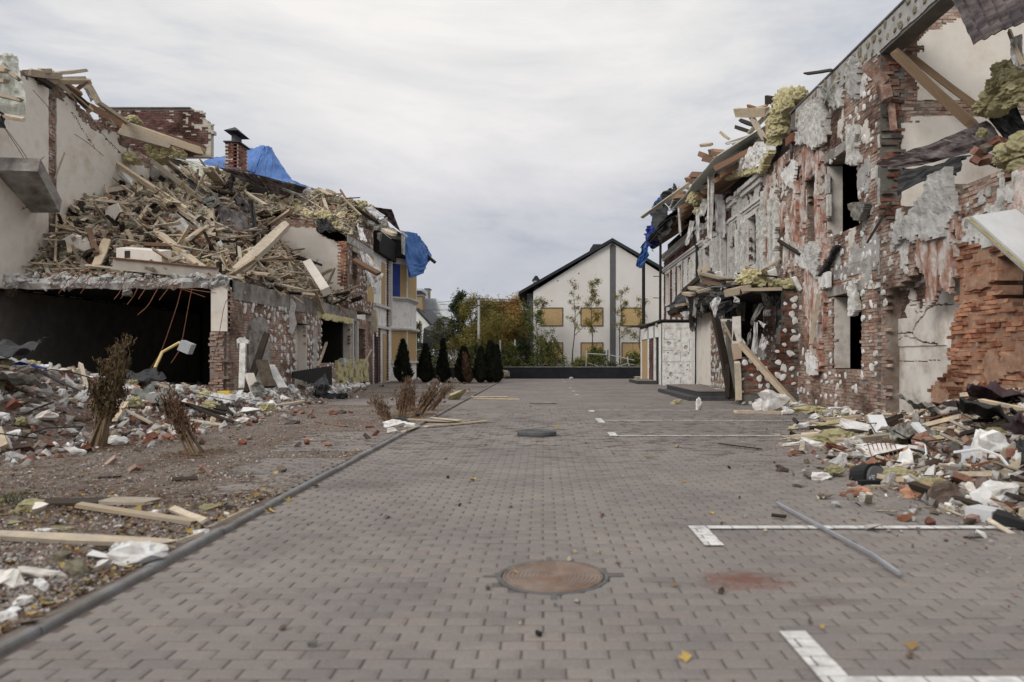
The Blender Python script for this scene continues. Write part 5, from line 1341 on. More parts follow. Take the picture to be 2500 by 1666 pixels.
# cream party wall on the far left, gable shaped
frC=Frame((-15.0,19.9,3.3),(0,1,0),(1,0,0))
ct=[]
for(x,y) in((270,280),(430,300),(520,400),(640,500),(745,620),(860,720),(1000,790),(1120,880),(1200,1000)):
 sx,sy=px('A',x,y);d=15.0*FPX/(1326-sx);ct.append((d-19.9,EYE-(sy-875)*d/FPX-3.3))
ct=[(-.5,5.9)]+sorted(ct)+[(12,6.0)]
cream=lambda U,V:V<np.interp(U,[a for a,b in ct],[b for a,b in ct])+(nz(U,V,61,3)-.5)*.25
nu,nv=int(12/DU),int(8.6/DV);U,V=np.meshgrid((np.arange(nu)+.5)*DU,(np.arange(nv)+.5)*DV,indexing='ij')
backing(frC,12,8.6,cream(U,V),.35).build("party_wall",M['mortar'],left)
seam=(FX('A',470,800,-15.0).y-19.9)
cks=[[(0.5,2.3),(1.2,2.6),(seam-.1,3.0)],[(2.2,6.9),(3.2,6.4),(4.3,5.6),(5.5,5.2)],[(.6,7.1),(1.5,6.7),(2.6,5.9),(3.9,5.0)]]
def creampl(U,V):
 m=cream(U,V+.12)&~((np.abs(U-seam)<.16+.05*nz(U,V,3,6))&(V<6.3))
 m&=~((V>np.interp(U,[a for a,b in ct],[b for a,b in ct])-.15-.5*nz(U,V,62,2.2))&(nz(U,V,66,2)>.5))
 for c in cks:m&=dist_line(U+(nz(U,V,1,8)-.5)*.15,V+(nz(U,V,2,8)-.5)*.15,c)>.018
 return m
relief(frC,11.8,8.5,.06,creampl,lambda U,V:.03+.012*nz(U,V,4,1.5)).build("wall_plaster",M['plaster'],left)
brick_wall(left,frC,12,8.6,lambda U,V:cream(U,V)&~creampl(U,V),.1,M['brick_p'],None,0,miss=.1,backs=False,jit=.01)
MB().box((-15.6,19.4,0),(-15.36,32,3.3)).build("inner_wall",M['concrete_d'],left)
# broken stair slab sticking out at the left edge
t=thing("stair_flight","broken concrete stair flight hanging at the left picture edge","stair",P('A',200,1250,20))
a0=P('A',-700,1160,19.4);a1=P('A',345,1190,19.4);b1=P('A',545,1568,20.8);b0=P('A',-700,1568,20.8)
up=Vector((0,.1,.38))
MB().prism([a0,a1,b1,b0],up).build("flight",M['concrete'],t)
# frontal partition with sloping broken top at Y=32
frT=Frame((-12.4,31.95,3.6),(1,0,0),(0,-1,0))
tp=[(P('E',x,y,31.95).x+12.4,P('E',x,y,31.95).z-3.6) for x,y in((560,945),(855,950),(890,1010),(1000,1060),(1140,1130))]
tpm=lambda U,V:V<np.interp(U,[q[0] for q in tp],[q[1] for q in tp])+(nz(U,V,7,5)-.5)*.1
nu,nv=int(3.64/DU),int(4.3/DV);U,V=np.meshgrid((np.arange(nu)+.5)*DU,(np.arange(nv)+.5)*DV,indexing='ij')
backing(frT,3.6,4.2,tpm(U,V),.3).build("partition",M['mortar'],left)
relief(frT,3.6,4.1,.05,lambda U,V:tpm(U,V+.03)&(U<3.42+.1*nz(U,V,9,6)),lambda U,V:.025+.01*nz(U,V,4,2)).build("partition_plaster",M['plaster'],left)
brick_wall(left,Frame((-12.4,31.96,7.2),(1,0,0),(0,-1,0)),2.1,.6,lambda U,V:V<.35+.2*nz(U,V,3,4),.3,M['brick'],M['mortar'],40,miss=.1,jit=.01,name='partition_top')
# the upper front wall from Y=32 on
frV=Frame((XL,31.95,3.6),(0,1,0),(1,0,0))
opV=[(.75,1.75,1.35,2.7),(3.5,4.9,.6,3.2)]
def uw(U,V):return~rects(U,V,opV)&(V<np.interp(U,[0,.6,1.6,2.4,6],[2.75,3.0,3.7,4.1,4.4]))
brick_wall(left,frV,4.9,4.6,uw,.4,M['brick'],M['mortar'],0,miss=.02,name='upper_wall')
dabs(left,frV,4.8,4.4,lambda u,v:uw(u,v),su=.33,sv=.3,r=.17,n_ind=60,mat=M['foam'],drop=.25)
brick_wall(left,Frame((-9.22,31.93,3.6),(1,0,0),(0,-1,0)),.45,3.0,lambda U,V:U<.42,.2,M['brick_o'],M['mortar_o'],40,proud=.03,jit=.015,miss=.05,name='broken_pier')
MB().box((XL+.01,35.45,4.2),(XL+.03,36.85,6.8)).build("boarding",M['osb'],left)
MB().box((XL-.02,32.7,6.3),(XL+.06,33.75,6.5)).build("lintel",M['wood_g'],left)
MB().box((XL+.01,31.95,6.55),(XL+.04,36.8,6.9)).build("concrete_band",M['render_g'],left)
MB().box((-13,36.5,3.6),(-9.2,36.7,8)).build("inner_wall",M['dark_in'],left)
# ---- white house with bay, Y 34..46
wh=thing("damaged_house","white rendered house with polygonal bay and boarded windows at the far left","damaged house",(XL,40,0))
MB().box((XL-.4,36.8,0),(XL,41.2,8.3)).box((XL-.4,45.4,0),(XL,48,8.3)).box((-14,47.8,0),(XL-.4,48,8.3)).build("wall",M['plaster_w'],wh)
bay=[(XL,41.2),(-8.02,42.0),(-7.95,44.6),(XL,45.4)]
def bayprism(z0,z1,o,mat,nm):
 pts=[(XL-.1,bay[0][1]-o),(XL+o*.3,bay[0][1]-o),(bay[1][0]+o,bay[1][1]-o*.6),(bay[2][0]+o,bay[2][1]+o*.6),(XL,bay[3][1]+o),(XL-.1,bay[3][1]+o)]
 return MB().prism([(x,y,z0) for x,y in pts],(0,0,z1-z0)).build(nm,mat,wh)
bayprism(0,1.05,0,M['plaster_w'],"bay_wall");bayprism(1.05,1.18,.12,M['trim'],"sill")
bayprism(3.02,4.72,0,M['plaster_w'],"bay_wall");bayprism(2.95,3.02,.10,M['trim'],"cornice");bayprism(3.02,3.12,.20,M['trim'],"cornice")
bayprism(4.72,4.82,.10,M['trim'],"cornice");bayprism(4.82,4.92,.2,M['trim'],"cornice");bayprism(6.85,7.2,.03,M['trim'],"bay_head");bayprism(7.2,8.3,-.1,M['dark_in'],"attic_front")
for(z0,z1,cols) in((1.18,2.95,('osb','osb')),(4.92,6.85,('tarp_d','osb'))):
 a,b,c=Vector((XL,41.2,0)),Vector((-8.02,42.0,0)),Vector((-7.95,44.6,0))
 mid_=a.lerp(b,.55)
 for p,q,m_ in((a,mid_,cols[0]),(mid_,b,cols[1])):
  w=MB().prism([p+Vector((0,0,z0)),q+Vector((0,0,z0)),q+Vector((0,0,z1)),p+Vector((0,0,z1))],(-.03,.04,0)).build("window",M[m_],wh)
 MB().prism([b+Vector((0,0,z0)),c+Vector((0,0,z0)),c+Vector((0,0,z1)),b+Vector((0,0,z1))],(-.04,0,0)).build("window",M['osb'],wh)
 for p in(a,b,c):MB().box((p.x-.05,p.y-.05,z0),(p.x+.015,p.y+.05,z1)).build("mullion",M['plaster_w'],wh)
for y,z0,z1 in((36.95,0.1,3.2),(39.9,0.1,8.0),(37.9,.1,3.0)):
 brick_wall(wh,Frame((XL+.005,y,z0),(0,1,0),(1,0,0)),.55,z1-z0,lambda U,V:(V<z1-z0),.1,M['tile_b'],None,0,proud=.03,backs=False)
MB().box((XL,39.0,.1),(XL+.035,39.75,2.7)).build("boarding",M['osb'],wh)
MB().box((XL+.001,36.8,2.95),(XL+.14,40.6,3.1)).build("cornice",M['trim'],wh)
MB().box((XL,37.15,0),(XL+.02,37.85,2.5)).build("door",M['black'],wh)
MB().box((XL+.001,38.7,4.2),(XL+.03,39.6,6.6)).build("boarding",M['osb'],wh)
MB().box((XL,37.0,4.1),(XL+.12,40.6,4.25)).box((XL,40.55,3.2),(XL+.16,40.8,7.2)).build("pilaster",M['trim'],wh)
# ---- roof of the left row
rf=thing("torn_roof","torn maroon metal roof along the left row behind the rubble","roof",(-11,38,9))
def rp(x,y,dz=0):return(x,y,9.03-.235*(x+10.1)+dz)
sheet([rp(-18,33.2),rp(-18,46),rp(-7.7,46),rp(-8.8,34.8)],30,40,.12,201,.05,5,.10,tile=(10,12)).build("roof_deck",M['maroon'],rf)
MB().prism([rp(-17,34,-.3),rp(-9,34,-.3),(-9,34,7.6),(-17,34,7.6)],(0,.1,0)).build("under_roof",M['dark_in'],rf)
sheet(quadpx('E',[(1380,765),(1560,790),(1640,1000),(1500,880)],[35.5,36,37.5,36]),12,14,.12,202,.03,3,.1,fold=.05).build("roof_edge_sheet",M['maroon'],rf)
sheet(quadpx('E',[(-30,405),(330,470),(420,600),(300,570)],[26.5,30,31,30]),20,8,.14,203,.03,3,.15,tile=(6,2)).build("roof_edge_sheet",M['maroon'],rf)
sheet(quadpx('E',[(320,470),(790,590),(700,690),(450,640)],[31,34,34,32]),20,8,.12,205,.03,3,.15,tile=(6,2)).build("roof_edge_sheet",M['maroon'],rf)
sheet(onq('U',[(1230,600),(1600,690),(1640,960),(1270,880)]),16,16,.14,204,.03,2.5,.15,fold=.12).build("roof_edge_sheet",M['maroon'],rf)
sheet(onq('U',[(1380,210),(1430,220),(1420,420),(1270,410)]),14,14,.2,206,.03,3,.2,fold=.1).build("roof_edge_sheet",M['maroon'],rf)
sheet(onq('U',[(1400,400),(1500,420),(1640,640),(1520,680)]),14,14,.2,207,.03,3,.2,fold=.1).build("roof_edge_sheet",M['maroon'],rf)
sheet(onq('U',[(1600,530),(1650,500),(1720,900),(1660,1010)]),14,14,.1,208,.03,3,.2,fold=.05).build("roof_edge_sheet",M['membrane'],rf)
for a,b,w in(((1480,960),(1590,1010),.22),((1380,930),(1590,1030),.2),((1240,1250),(1310,1300),.16),((1500,900),(1520,1010),.2)):
 plank(P('E',*a,35),P('E',*b,35.6),w,w,'wood_g',name='rafter',parent=rf)
MB().box((XL-.3,36.9,6.9),(-8.5,41.2,8.0)).build("eaves_shade_box",M['dark_in'],rf)  # near-black box, shade of the eaves recess painted as a solid
# tarps, chimney, gable wall
tp_=thing("blue_tarp","bright blue tarpaulin tent over the ridge of the left row behind the chimney","tarpaulin",P('E',430,210,36))
ap=P('E',395,205,36);ap2=P('E',445,215,36.3)
def fan(pts,zs,sd,m_='tarp',amp=.10):return sheet(quadpx('E',pts,zs),18,18,amp,sd,.02,3.2,.03,fold=.05)
fan([(395,205),(445,215),(400,520),(240,440)],[36,36.2,34.8,35],220).build("front_face",M['tarp'],tp_)
fan([(200,235),(395,205),(300,460),(180,450)],[36.5,36,35,35],221).build("front_face",M['tarp'],tp_)
fan([(-200,360),(215,230),(215,440),(20,430)],[37,36.5,35.2,35.5],222).build("front_face",M['tarp'],tp_)
fan([(445,215),(460,225),(655,530),(400,515)],[36.2,36.4,36,34.8],223).build("side_face",M['tarp'],tp_)
fan([(230,440),(640,520),(690,560),(420,530)],[35,35.8,35.4,34.6],224,amp=.05).build("skirt",M['tarp'],tp_)
fan([(640,520),(950,640),(930,650),(560,560)],[36,38,37.6,35],225,amp=.05).build("skirt",M['tarp'],tp_)
tb_=thing("blue_tarp","blue tarpaulin draped over the bay roof corner of the white house on the left","tarpaulin",P('E',1750,1200,41))
fan([(1640,980),(1790,1010),(1870,1330),(1715,1415)],[40.8,41.2,41.6,40.9],230,amp=.10).build("front_fold",M['tarp'],tb_)
fan([(1780,1005),(1855,1085),(1925,1215),(1850,1345)],[41.2,42.2,43,41.8],231,amp=.10).build("side_fold",M['tarp'],tb_)
fan([(1700,1300),(1860,1290),(1850,1370),(1735,1418)],[40.7,41.4,41.4,40.7],232,amp=.08).build("hem",M['tarp'],tb_)
MB().beam(P('E',1850,1190,42.6),P('E',1950,1275,42.4),.2,.16).build("batten",M['wood_d'],tb_)
t=thing("roof_corner","black box in place of the shaded roof recess under the blue tarpaulin on the left","roof",P('E',1650,1200,41.5))
MB().box((XL-.1,41.2,7.25),(-7.9,45.4,8.0)).build("recess_shade_box",M['membrane'],t)  # black solid stands in for the shade of the recess below the tarpaulin
sheet(quadpx('E',[(1640,1010),(1680,1040),(1670,1220),(1640,1190)],40.6),8,16,.06,240,.01,4,.3,fold=.05).build("torn_curtain",M['film'],None,label="pale torn cloth strip hanging beside the blue tarpaulin of the bay",cat="strip")
MB().beam(P('E',1635,985,40.5),P('E',1700,1040,40.5),.12,.1).build("batten",M['wood_t'],None,label="short brown batten at the top edge of the bay tarpaulin",cat="batten")
ch=thing("chimney","brick chimney with dark metal hood rising from the left roof","chimney",P('E',120,430,31.5))
cx0,cx1=P('E',38,400,31.5).x,P('E',150,400,31.5).x;cz0,cz1=P('E',100,450,31.5).z,P('E',100,180,31.5).z
brick_wall(ch,Frame((cx0,31.5,cz0),(1,0,0),(0,-1,0)),13*DU*(cx1-cx0)/(cx1-cx0) if False else(cx1-cx0),cz1-cz0,lambda U,V:U>0,.2,M['chim'],M['mortar_l'],150,proud=.008,miss=0,name='stack')
brick_wall(ch,Frame((cx1-.01,31.5,cz0),(0,1,0),(1,0,0)),1.05,cz1-cz0,lambda U,V:U>0,.2,M['chim'],M['mortar_l'],60,proud=.008,miss=0,name='stack')
MB().box((cx0-.06,31.42,cz1),(cx1+.10,32.65,cz1+.06)).build("cap",M['roof_dk'],ch)
MB().box((cx0+.18,31.7,cz1+.06),(cx1-.2,32.4,cz1+.42)).build("flue",M['grey_paint'],ch)
zc=cz1+.50
MB().add([(cx0-.02,31.35,zc),(cx1+.06,31.35,zc),(cx1+.06,32.7,zc),(cx0-.02,32.7,zc),(cx0+.30,31.8,zc+.28),(cx1-.25,31.8,zc+.28),(cx1-.25,32.3,zc+.28),(cx0+.30,32.3,zc+.28)],[(3,2,1,0),(4,5,6,7),(0,1,5,4),(1,2,6,5),(2,3,7,6),(3,0,4,7)]).build("hood",M['roof_dk'],ch)
sheet(quadpx('U',[(1290,110),(1540,175),(1640,200),(1330,160)],[31.2,31.2,30.8,30.8]),10,4,.03,241,.03,3,.1).build("flashing",M['maroon'],ch)
gw=thing("gable_wall","dark brick tiled gable wall with crumbled right edge standing at upper left","wall",P('A',1400,800,33))
g0=P('A',900,1000,33);gx1=P('A',1925,1000,33).x;gz1=P('A',1400,622,33).z
frG=Frame((g0.x,33,g0.z-.3),(1,0,0),(0,-1,0));Hg=gz1-g0.z+.3
ge=[(P('A',x,y,33).z-g0.z+.3,P('A',x,y,33).x-g0.x) for x,y in((1740,625),(1850,650),(1850,700),(1910,760),(1940,820),(1920,900),(1920,965))]
ge=sorted(ge)
gwm=lambda U,V:(U<np.interp(V,[a for a,b in ge],[b for a,b in ge])+(nz(U,V,3,6)-.5)*.1)
brick_wall(gw,frG,gx1-g0.x+.3,Hg,lambda U,V:gwm(U,V),.3,M['mortar_l'],M['mortar_l'],0,proud=.0,miss=0,name='wall')
brick_wall(gw,Frame((g0.x,32.99,g0.z-.3),(1,0,0),(0,-1,0)),gx1-g0.x,Hg-.03,lambda U,V:gwm(U+.12,V)&(nz(U,V,9,2.2)>.30+.14*sm((U-3.4)/1.2)),.1,M['tile_b'],None,300,proud=.03,backs=False,miss=.04)
MB().box((g0.x-.1,32.9,gz1),(P('A',1740,625,33).x,33.32,gz1+.06)).build("coping",M['maroon'],gw)
MB().prism(quadpx('A',[(1330,830),(1560,850),(1850,990),(1600,990),(1400,900)],32.6),(0,.1,0)).build("soffit_board",M['wood_r'],gw)
plank(P('A',1030,735,27),P('A',1860,985,31.5),.25,.30,'wood_r',"long reddish brown rafter below the dark gable wall at upper left",name='rafter',cat='timber',roll=.2)
MB().prism(quadpx('E',[(-300,385),(-60,395),(-60,480),(-300,480)],32.8),(0,.2,0)).build("render_band",M['plaster'],gw)
# ================================================================== RUBBLE ON THE FIRST FLOOR
def hf_mesh(f,x0,x1,y0,y1,st,name,mat):
 xs=np.arange(x0,x1+1e-6,st);ys=np.arange(y0,y1+1e-6,st)
 X,Y=np.meshgrid(xs,ys);Z=f(X,Y)+(fbm(X*6,Y*6,8)-.5)*.22
 n=len(xs);Z[0,:]-=.12;Z[:,0]-=.5;Z[:,-1]-=.5
 V=np.stack([X,Y,Z],-1).reshape(-1,3)
 I,J=np.meshgrid(np.arange(n-1),np.arange(len(ys)-1));I,J=I.ravel(),J.ravel()
 F=np.stack([J*n+I,J*n+I+1,(J+1)*n+I+1,(J+1)*n+I],1)
 return MB().add(V,F,0,RNG.random(len(F))).build(name,mat,kind='stuff')
M['dustf']=pm("rubble_fines",[(.25,(.05,.04,.03)),(.5,(.20,.165,.12)),(.75,(.42,.36,.27))],ns=11,bs=40,bump=1,bd=.05,rv=.35,world=True)
hf_mesh(mound,-15.1,-8.95,19.85,34.0,.15,"rubble_mound",M['dustf'])
hf_mesh(mound2,-14,-8.7,32.05,37.0,.15,"rubble_mound",M['dustf'])
def scatter(f,n,x0,x1,y0,y1,lift=.04,dens=None):
 x=RNG.uniform(x0,x1,n);y=RNG.uniform(y0,y1,n)
 if dens is not None:
  k=RNG.random(n)<dens(x,y);x,y=x[k],y[k]
 return np.stack([x,y,f(x,y)+lift],1)
def sc_rot(n,flat=.9):return rots(n,flat)
def debris(f,area,ns,name,mat_s,mat_w,mats_c,szs=1.0,dens=None,lab=None):
 """small rubble: splinters and lumps, one mass"""
 mb=MB()
 x0,x1,y0,y1=area
 for fam,(n,lo,hi,asp,tilt,mi) in ns.items():
  Pn=scatter(f,n,x0,x1,y0,y1,.02,dens);k=len(Pn)
  s_=(lo+(hi-lo)*RNG.random(k)**2.2)*szs
  if fam.startswith('spl'):
   big=.45 if fam in('splb','splc') else 1
   S=np.stack([s_,s_*RNG.uniform(.05,.16,k)*big,s_*RNG.uniform(.03,.09,k)*big],1)
   if big<1:Pn=Pn+[0,0,.12]
   R=rots(k,tilt)
   # splinters lie along their local x
   for q in range(5):
    mb.inst(PLANKS[q][0],PLANKS[q][1],mats4(R[q::5],S[q::5],Pn[q::5]),mi)
  else:
   S=np.stack([s_,s_*RNG.uniform(.5,1,k),s_*RNG.uniform(.35,.8,k)],1)
   R=rots(k,math.pi)
   for q in range(6):
    mb.inst(HULLS[q][0],HULLS[q][1],mats4(R[q::6],S[q::6],Pn[q::6]),mi)
 return mb.build(name,mats_c,kind='stuff')
dm=lambda x,y:(mound(x,y)>3.62)|(RNG.random(np.shape(x))<.5)
debris(mound,(-15,-8.85,20.25,33.5),dict(spl=(1900,.08,.9,8,1.3,0),splb=(260,.9,2.3,8,1.0,0),splc=(300,.8,2.1,8,1.0,1),spl2=(900,.08,.9,8,1.4,1),spl3=(650,.2,1.6,8,1.2,5),rock=(9500,.03,.36,1,3,2),wool=(2600,.08,.40,1,3,3),film=(420,.1,.36,1,3,4),wooy=(700,.08,.42,1,3,6)),"rubble_pieces",None,None,[M['wood_g'],M['wood_t'],M['rub'],M['wool_p'],M['film'],M['wood_d'],M['wool']])
debris(mound2,(-13.5,-8.75,32.0,36.9),dict(spl=(1500,.15,.9,8,1.0,0),spl2=(700,.15,.8,8,1.2,1),rock=(2200,.05,.30,1,3,2),wool=(600,.08,.4,1,3,3),film=(150,.1,.3,1,3,4)),"rubble_pieces",None,None,[M['wood_g'],M['wood_t'],M['rub'],M['wool'],M['film']])
# ================================================================== FAR END
lw_=thing("low_wall","long low black wall across the far end of the yard","wall",(0,47.1,0))
MB().box((-11,47.0,0),(6.6,47.25,.74)).build("wall",M['slate'],lw_)
MB().box((-11,46.97,.742),(6.6,47.28,.80)).build("coping",M['kerb'],lw_)
# white gable house
YW=52.0
def w(x,y):p=P('Z',x,y,YW);return p.x,p.z
ax,az=w(1494,592);lx,lz=w(1302,712);rx=2*ax-lx
gh=thing("gable_house","large white gable ended house with boarded windows behind the low black wall","house",(ax,YW,0))
d0=14
MB().prism([(lx,YW,-.1),(rx,YW,-.1),(rx,YW,lz),(ax,YW,az),(lx,YW,lz)],(0,d0,0)).build("gable_wall",M['house_w'],gh)
sx0=w(1286,700)[0]
MB().box((sx0,YW+.4,-.1),(lx-.004,YW+d0,lz-.1)).build("side_strip",M['grey_paint'],gh)
c0,c1=w(1489,600)[0],w(1503,600)[0]
MB().prism([(c0,YW-.03,-.1),(c1,YW-.03,-.1),(c1,YW-.03,az-.28),((c0+c1)/2,YW-.03,az-.1),(c0,YW-.03,az-.28)],(0,.028,0)).build("centre_strip",M['grey_paint'],gh)
ex,ez=w(1266,722)
sl=(az-ez)/(ax-ex)
for s_ in(-1,1):
 e=(ax+s_*(ax-ex));
 MB().prism([(ax,YW-.35,az+.04),(e,YW-.35,ez+.04),(e,YW-.35,ez+.20),(ax,YW-.35,az+.22)],(0,d0+.7,0)).build("roof",M['roof_dk'],gh)
 MB().prism([(ax,YW-.37,az+.222),(e,YW-.37,ez+.202),(e,YW-.37,ez+.24),(ax,YW-.37,az+.26)],(0,.12,0)).build("roof_trim",M['green_ed' if s_>0 else 'roof_dk'],gh)
for x0,x1 in((1321,1373),(1419,1471),(1519,1571)):
 for y0,y1 in((753,795),(838,880)):
  a,b=w(x0,y0),w(x1,y1)
  o=MB().box((a[0],YW-.02,b[1]),(b[0],YW-.004,a[1])).build("window",M['osb'],gh)
  fr_=MB();tF=.05
  fr_.box((a[0]-tF,YW-.05,b[1]-tF),(a[0],YW-.003,a[1]+tF)).box((b[0],YW-.05,b[1]-tF),(b[0]+tF,YW-.003,a[1]+tF)).box((a[0],YW-.05,a[1]),(b[0],YW-.003,a[1]+tF)).box((a[0],YW-.05,b[1]-tF),(b[0],YW-.003,b[1]))
  fr_.build("frame",M['roof_dk'],o)
 MB().box((a[0]-.12,YW-.14,b[1]-.10),(b[0]+.12,YW-.003,b[1]-.055)).build("sill",M['alu'],o)
 MB().box(((a[0]+b[0])/2-.01,YW-.024,b[1]),((a[0]+b[0])/2+.01,YW-.0201,a[1])).build("board_joint",M['wood_d'],o)
for(x0,x1,yt,yb) in((1299,1319,677,700),(1441,1475,600,625)):
 a=P('Z',x0,yt-3,YW+.5);b=P('Z',x1,yb+22,YW+.5)
 s1=MB().box((a.x+.1,YW+.5,b.z),(b.x-.1,YW+1.4,a.z-.45)).build("vent_stack",M['roof_dk'],gh)
 MB().box((a.x+.1,YW+.48,a.z-.45),(b.x-.1,YW+1.42,a.z-.33)).build("vent_collar",M['white_pl'],s1)
 MB().prism([(a.x,YW+.4,a.z-.33),(b.x,YW+.4,a.z-.33),(b.x-.22,YW+.4,a.z),(a.x+.22,YW+.4,a.z)],(0,1.1,0)).build("vent_hood",M['roof_dk'],s1)
for(x,y) in((1362,686),(1403,685),(1413,668),(1347,735)):
 p=P('Z',x,y,YW);MB().box((p.x-.05,YW-.006,p.z-.05),(p.x+.05,YW-.001,p.z+.05)).build("shell_mark",M['concrete_d'],gh)
MB().tube([P('Z',1290,738,YW),P('Z',1287,748,YW+.3),P('Z',1291,752,YW+.35),P('Z',1291,900,YW+.35)],.06,6).build("gutter_pipe",M['roof_dk'],gh)
# houses beyond at left
h1=thing("house","pale house with steep dark tiled roof and brick chimney beyond the thujas","house",P('Z',1030,880,60))
def q60(pts,c='S',d=60):return[P(c,x,y,d) for x,y in pts]
MB().prism(q60([(120,490),(170,520),(380,740),(385,830),(270,1020),(120,1020)]),(0,8,0)).build("wall",M['plaster_w'],h1)
MB().prism(q60([(160,500),(200,510),(415,735),(380,745)],d=59.6),(0,9,.3)).build("roof",M['roof_dk'],h1)
MB().prism(q60([(145,350),(282,350),(292,560),(145,560)],d=61),(0,1.6,0)).build("chimney",M['brick_tan'],h1)
MB().prism(q60([(145,318),(285,318),(285,350),(145,350)],d=60.9),(0,1.7,0)).build("chimney_band",M['alu'],h1)
MB().prism(q60([(130,318),(296,318),(270,278),(155,278)],d=60.7),(0,2.0,0)).build("chimney_hood",M['roof_dk'],h1)
MB().tube(q60([(250,690),(253,1000)],d=59.9),.05,6).build("down_pipe",M['wood_d'],h1)
h2=thing("house","house with tall silver metal roof and slim chimney beyond the pale house","house",P('Z',1060,870,80))
MB().prism(q60([(285,385),(470,385),(570,600),(285,590)],d=80),(0,8,0)).build("roof",M['roof_ag'],h2)
MB().prism(q60([(470,385),(620,640),(570,630),(540,600)],d=79.8),(0,8,0)).build("roof_side",M['white_pl'],h2)
MB().prism(q60([(400,590),(560,590),(560,800),(400,800)],d=80),(0,6,0)).build("roof_lower",M['roof_ag'],h2)
MB().prism(q60([(300,800),(640,790),(640,1000),(300,1000)],d=80.5),(0,6,0)).build("wall",M['brick_tan'],h2)
for k in range(9):MB().prism(q60([(300+k*19,388),(302+k*19,388),(302+k*24,588),(299+k*24,588)],d=79.9),(0,.08,0)).build("roof_seam",M['alu'],h2)
MB().prism(q60([(320,275),(380,275),(380,385),(320,385)],d=82),(0,1,0)).build("chimney",M['brick_tan'],h2)
MB().prism(q60([(312,248),(387,248),(387,264),(312,264)],d=81.8),(0,1.4,0)).build("chimney_cap",M['roof_dk'],h2)
MB().prism(q60([(322,264),(380,264),(380,275),(322,275)],d=81.9),(0,1.2,0)).build("chimney_collar",M['white_pl'],h2)
MB().prism(q60([(125,250),(282,250),(290,420),(125,420)],d=78),(0,4,0)).build("roof_rear",M['roof_ag'],h2)
h3=thing("shed","low shed with dark grid tiled lean-to roof beyond the thujas","shed",P('Z',1060,880,55))
MB().prism(q60([(305,795),(615,905),(600,1000),(290,1000)],d=56),(0,4,.5)).build("roof",M['roof_dk'],h3)
mb=MB()
for k in range(12):mb.prism(q60([(300-k,815+k*15),(610-k,915+k*7),(610-k,917+k*7),(300-k,818+k*15)],d=55.9),(0,.04,0))
mb.build("tile_rows",M['grey_paint'],h3,kind='stuff')
MB().prism(q60([(130,990),(600,1000),(690,1035),(600,1080),(130,1080)],d=55.5),(0,1,0)).build("wall",M['slate'],h3)
t=thing("apartment_roof","flat brown roofed building glimpsed behind the orange trees","building",P('Z',1260,800,95))
MB().prism(q60([(1330,590),(1690,590),(1690,1100),(1330,1100)],d=95),(0,8,0)).build("wall",M['brick_tan'],t)
MB().prism(q60([(1320,580),(1700,580),(1700,598),(1320,598)],d=94.8),(0,8,0)).build("roof",M['wood_d'],t)
# utility pole and wires
def pole(x,top,d,r,lb,nm='utility_pole'):
 a=P('S',x,top,d);t=thing(nm,lb,"pole",(a.x,d,0))
 MB().tube([(a.x,d,0),(a.x,d,a.z)],[r,r*.75],8).build("post",M['pole'],t);return t,a
t,a=pole(1060,385,56,.13,"tall pale concrete utility pole rising through the green trees")
MB().box((a.x-.6,55.9,a.z-.1),(a.x+.5,56.0,a.z)).box((a.x-.45,55.88,a.z-.6),(a.x+.4,55.97,a.z-.52)).build("crossarm",M['bark'],t)
for dx in(-.55,-.2,.2,.45):MB().tube([(a.x+dx,55.95,a.z),(a.x+dx,55.95,a.z+.18)],.04,6).build("insulator",M['white_pl'],t)
pole(1145,620,58,.09,"shorter thin pale utility pole beside the tall one")
for i,(pts,dd) in enumerate((([(500,440),(760,420),(1060,388)],56),([(1100,388),(1400,400),(1700,408)],56),([(520,470),(760,460),(1060,425)],56),([(1060,425),(1400,440),(1700,448)],56),([(180,545),(600,545),(1060,515)],56),([(1060,515),(1400,535),(1720,552)],56),([(1060,560),(1400,590),(1720,605)],56),([(560,660),(800,600),(1060,480)],56))):
 MB().tube(q60(pts,d=dd),.018,4).build("power_line",M['black'],None,label="thin dark overhead wire crossing the sky behind the trees",cat="wire",group="overhead wires behind the trees")
 # posts and rail frames on the low wall
for i,(pts,lb) in enumerate(((((1350,955),(1352,1250)),"slim white post standing right of the thujas"),(((1553,950),(1553,1030)),"short white post among the bushes behind the low wall"))):
 MB().tube(q60(pts,d=48),.06,6).build("garden_post",M['pole'],None,label=lb,cat="post")
t=thing("rail_frame","bent white pipe rail frame standing on the low black wall","railing",P('G',1880,1320,48))
def g48(pts):return[P('G',x,y,48) for x,y in pts]
MB().tube(g48([(1685,1320),(1688,1180)]),.05,6).build("post",M['pole'],t)
MB().tube(g48([(1880,1330),(1882,1175)]),.05,6).build("post",M['grey_paint'],t)
MB().tube(g48([(2080,1325),(2065,1290),(2062,1235)]),.05,6).build("post",M['pole'],t)
MB().tube(g48([(1685,1208),(1880,1218),(2120,1268)]),.035,6).build("rail",M['pole'],t)
MB().tube(g48([(1700,1295),(1800,1325)]),.03,6).tube(g48([(1960,1325),(2060,1300),(2130,1312)]),.03,6).build("brace",M['pole'],t)
MB().tube(g48([(1560,1312),(1690,1300)]),.03,6).tube(g48([(1280,1325),(1330,1275)]),.04,6).build("loose_bar",M['bark_l'],t)
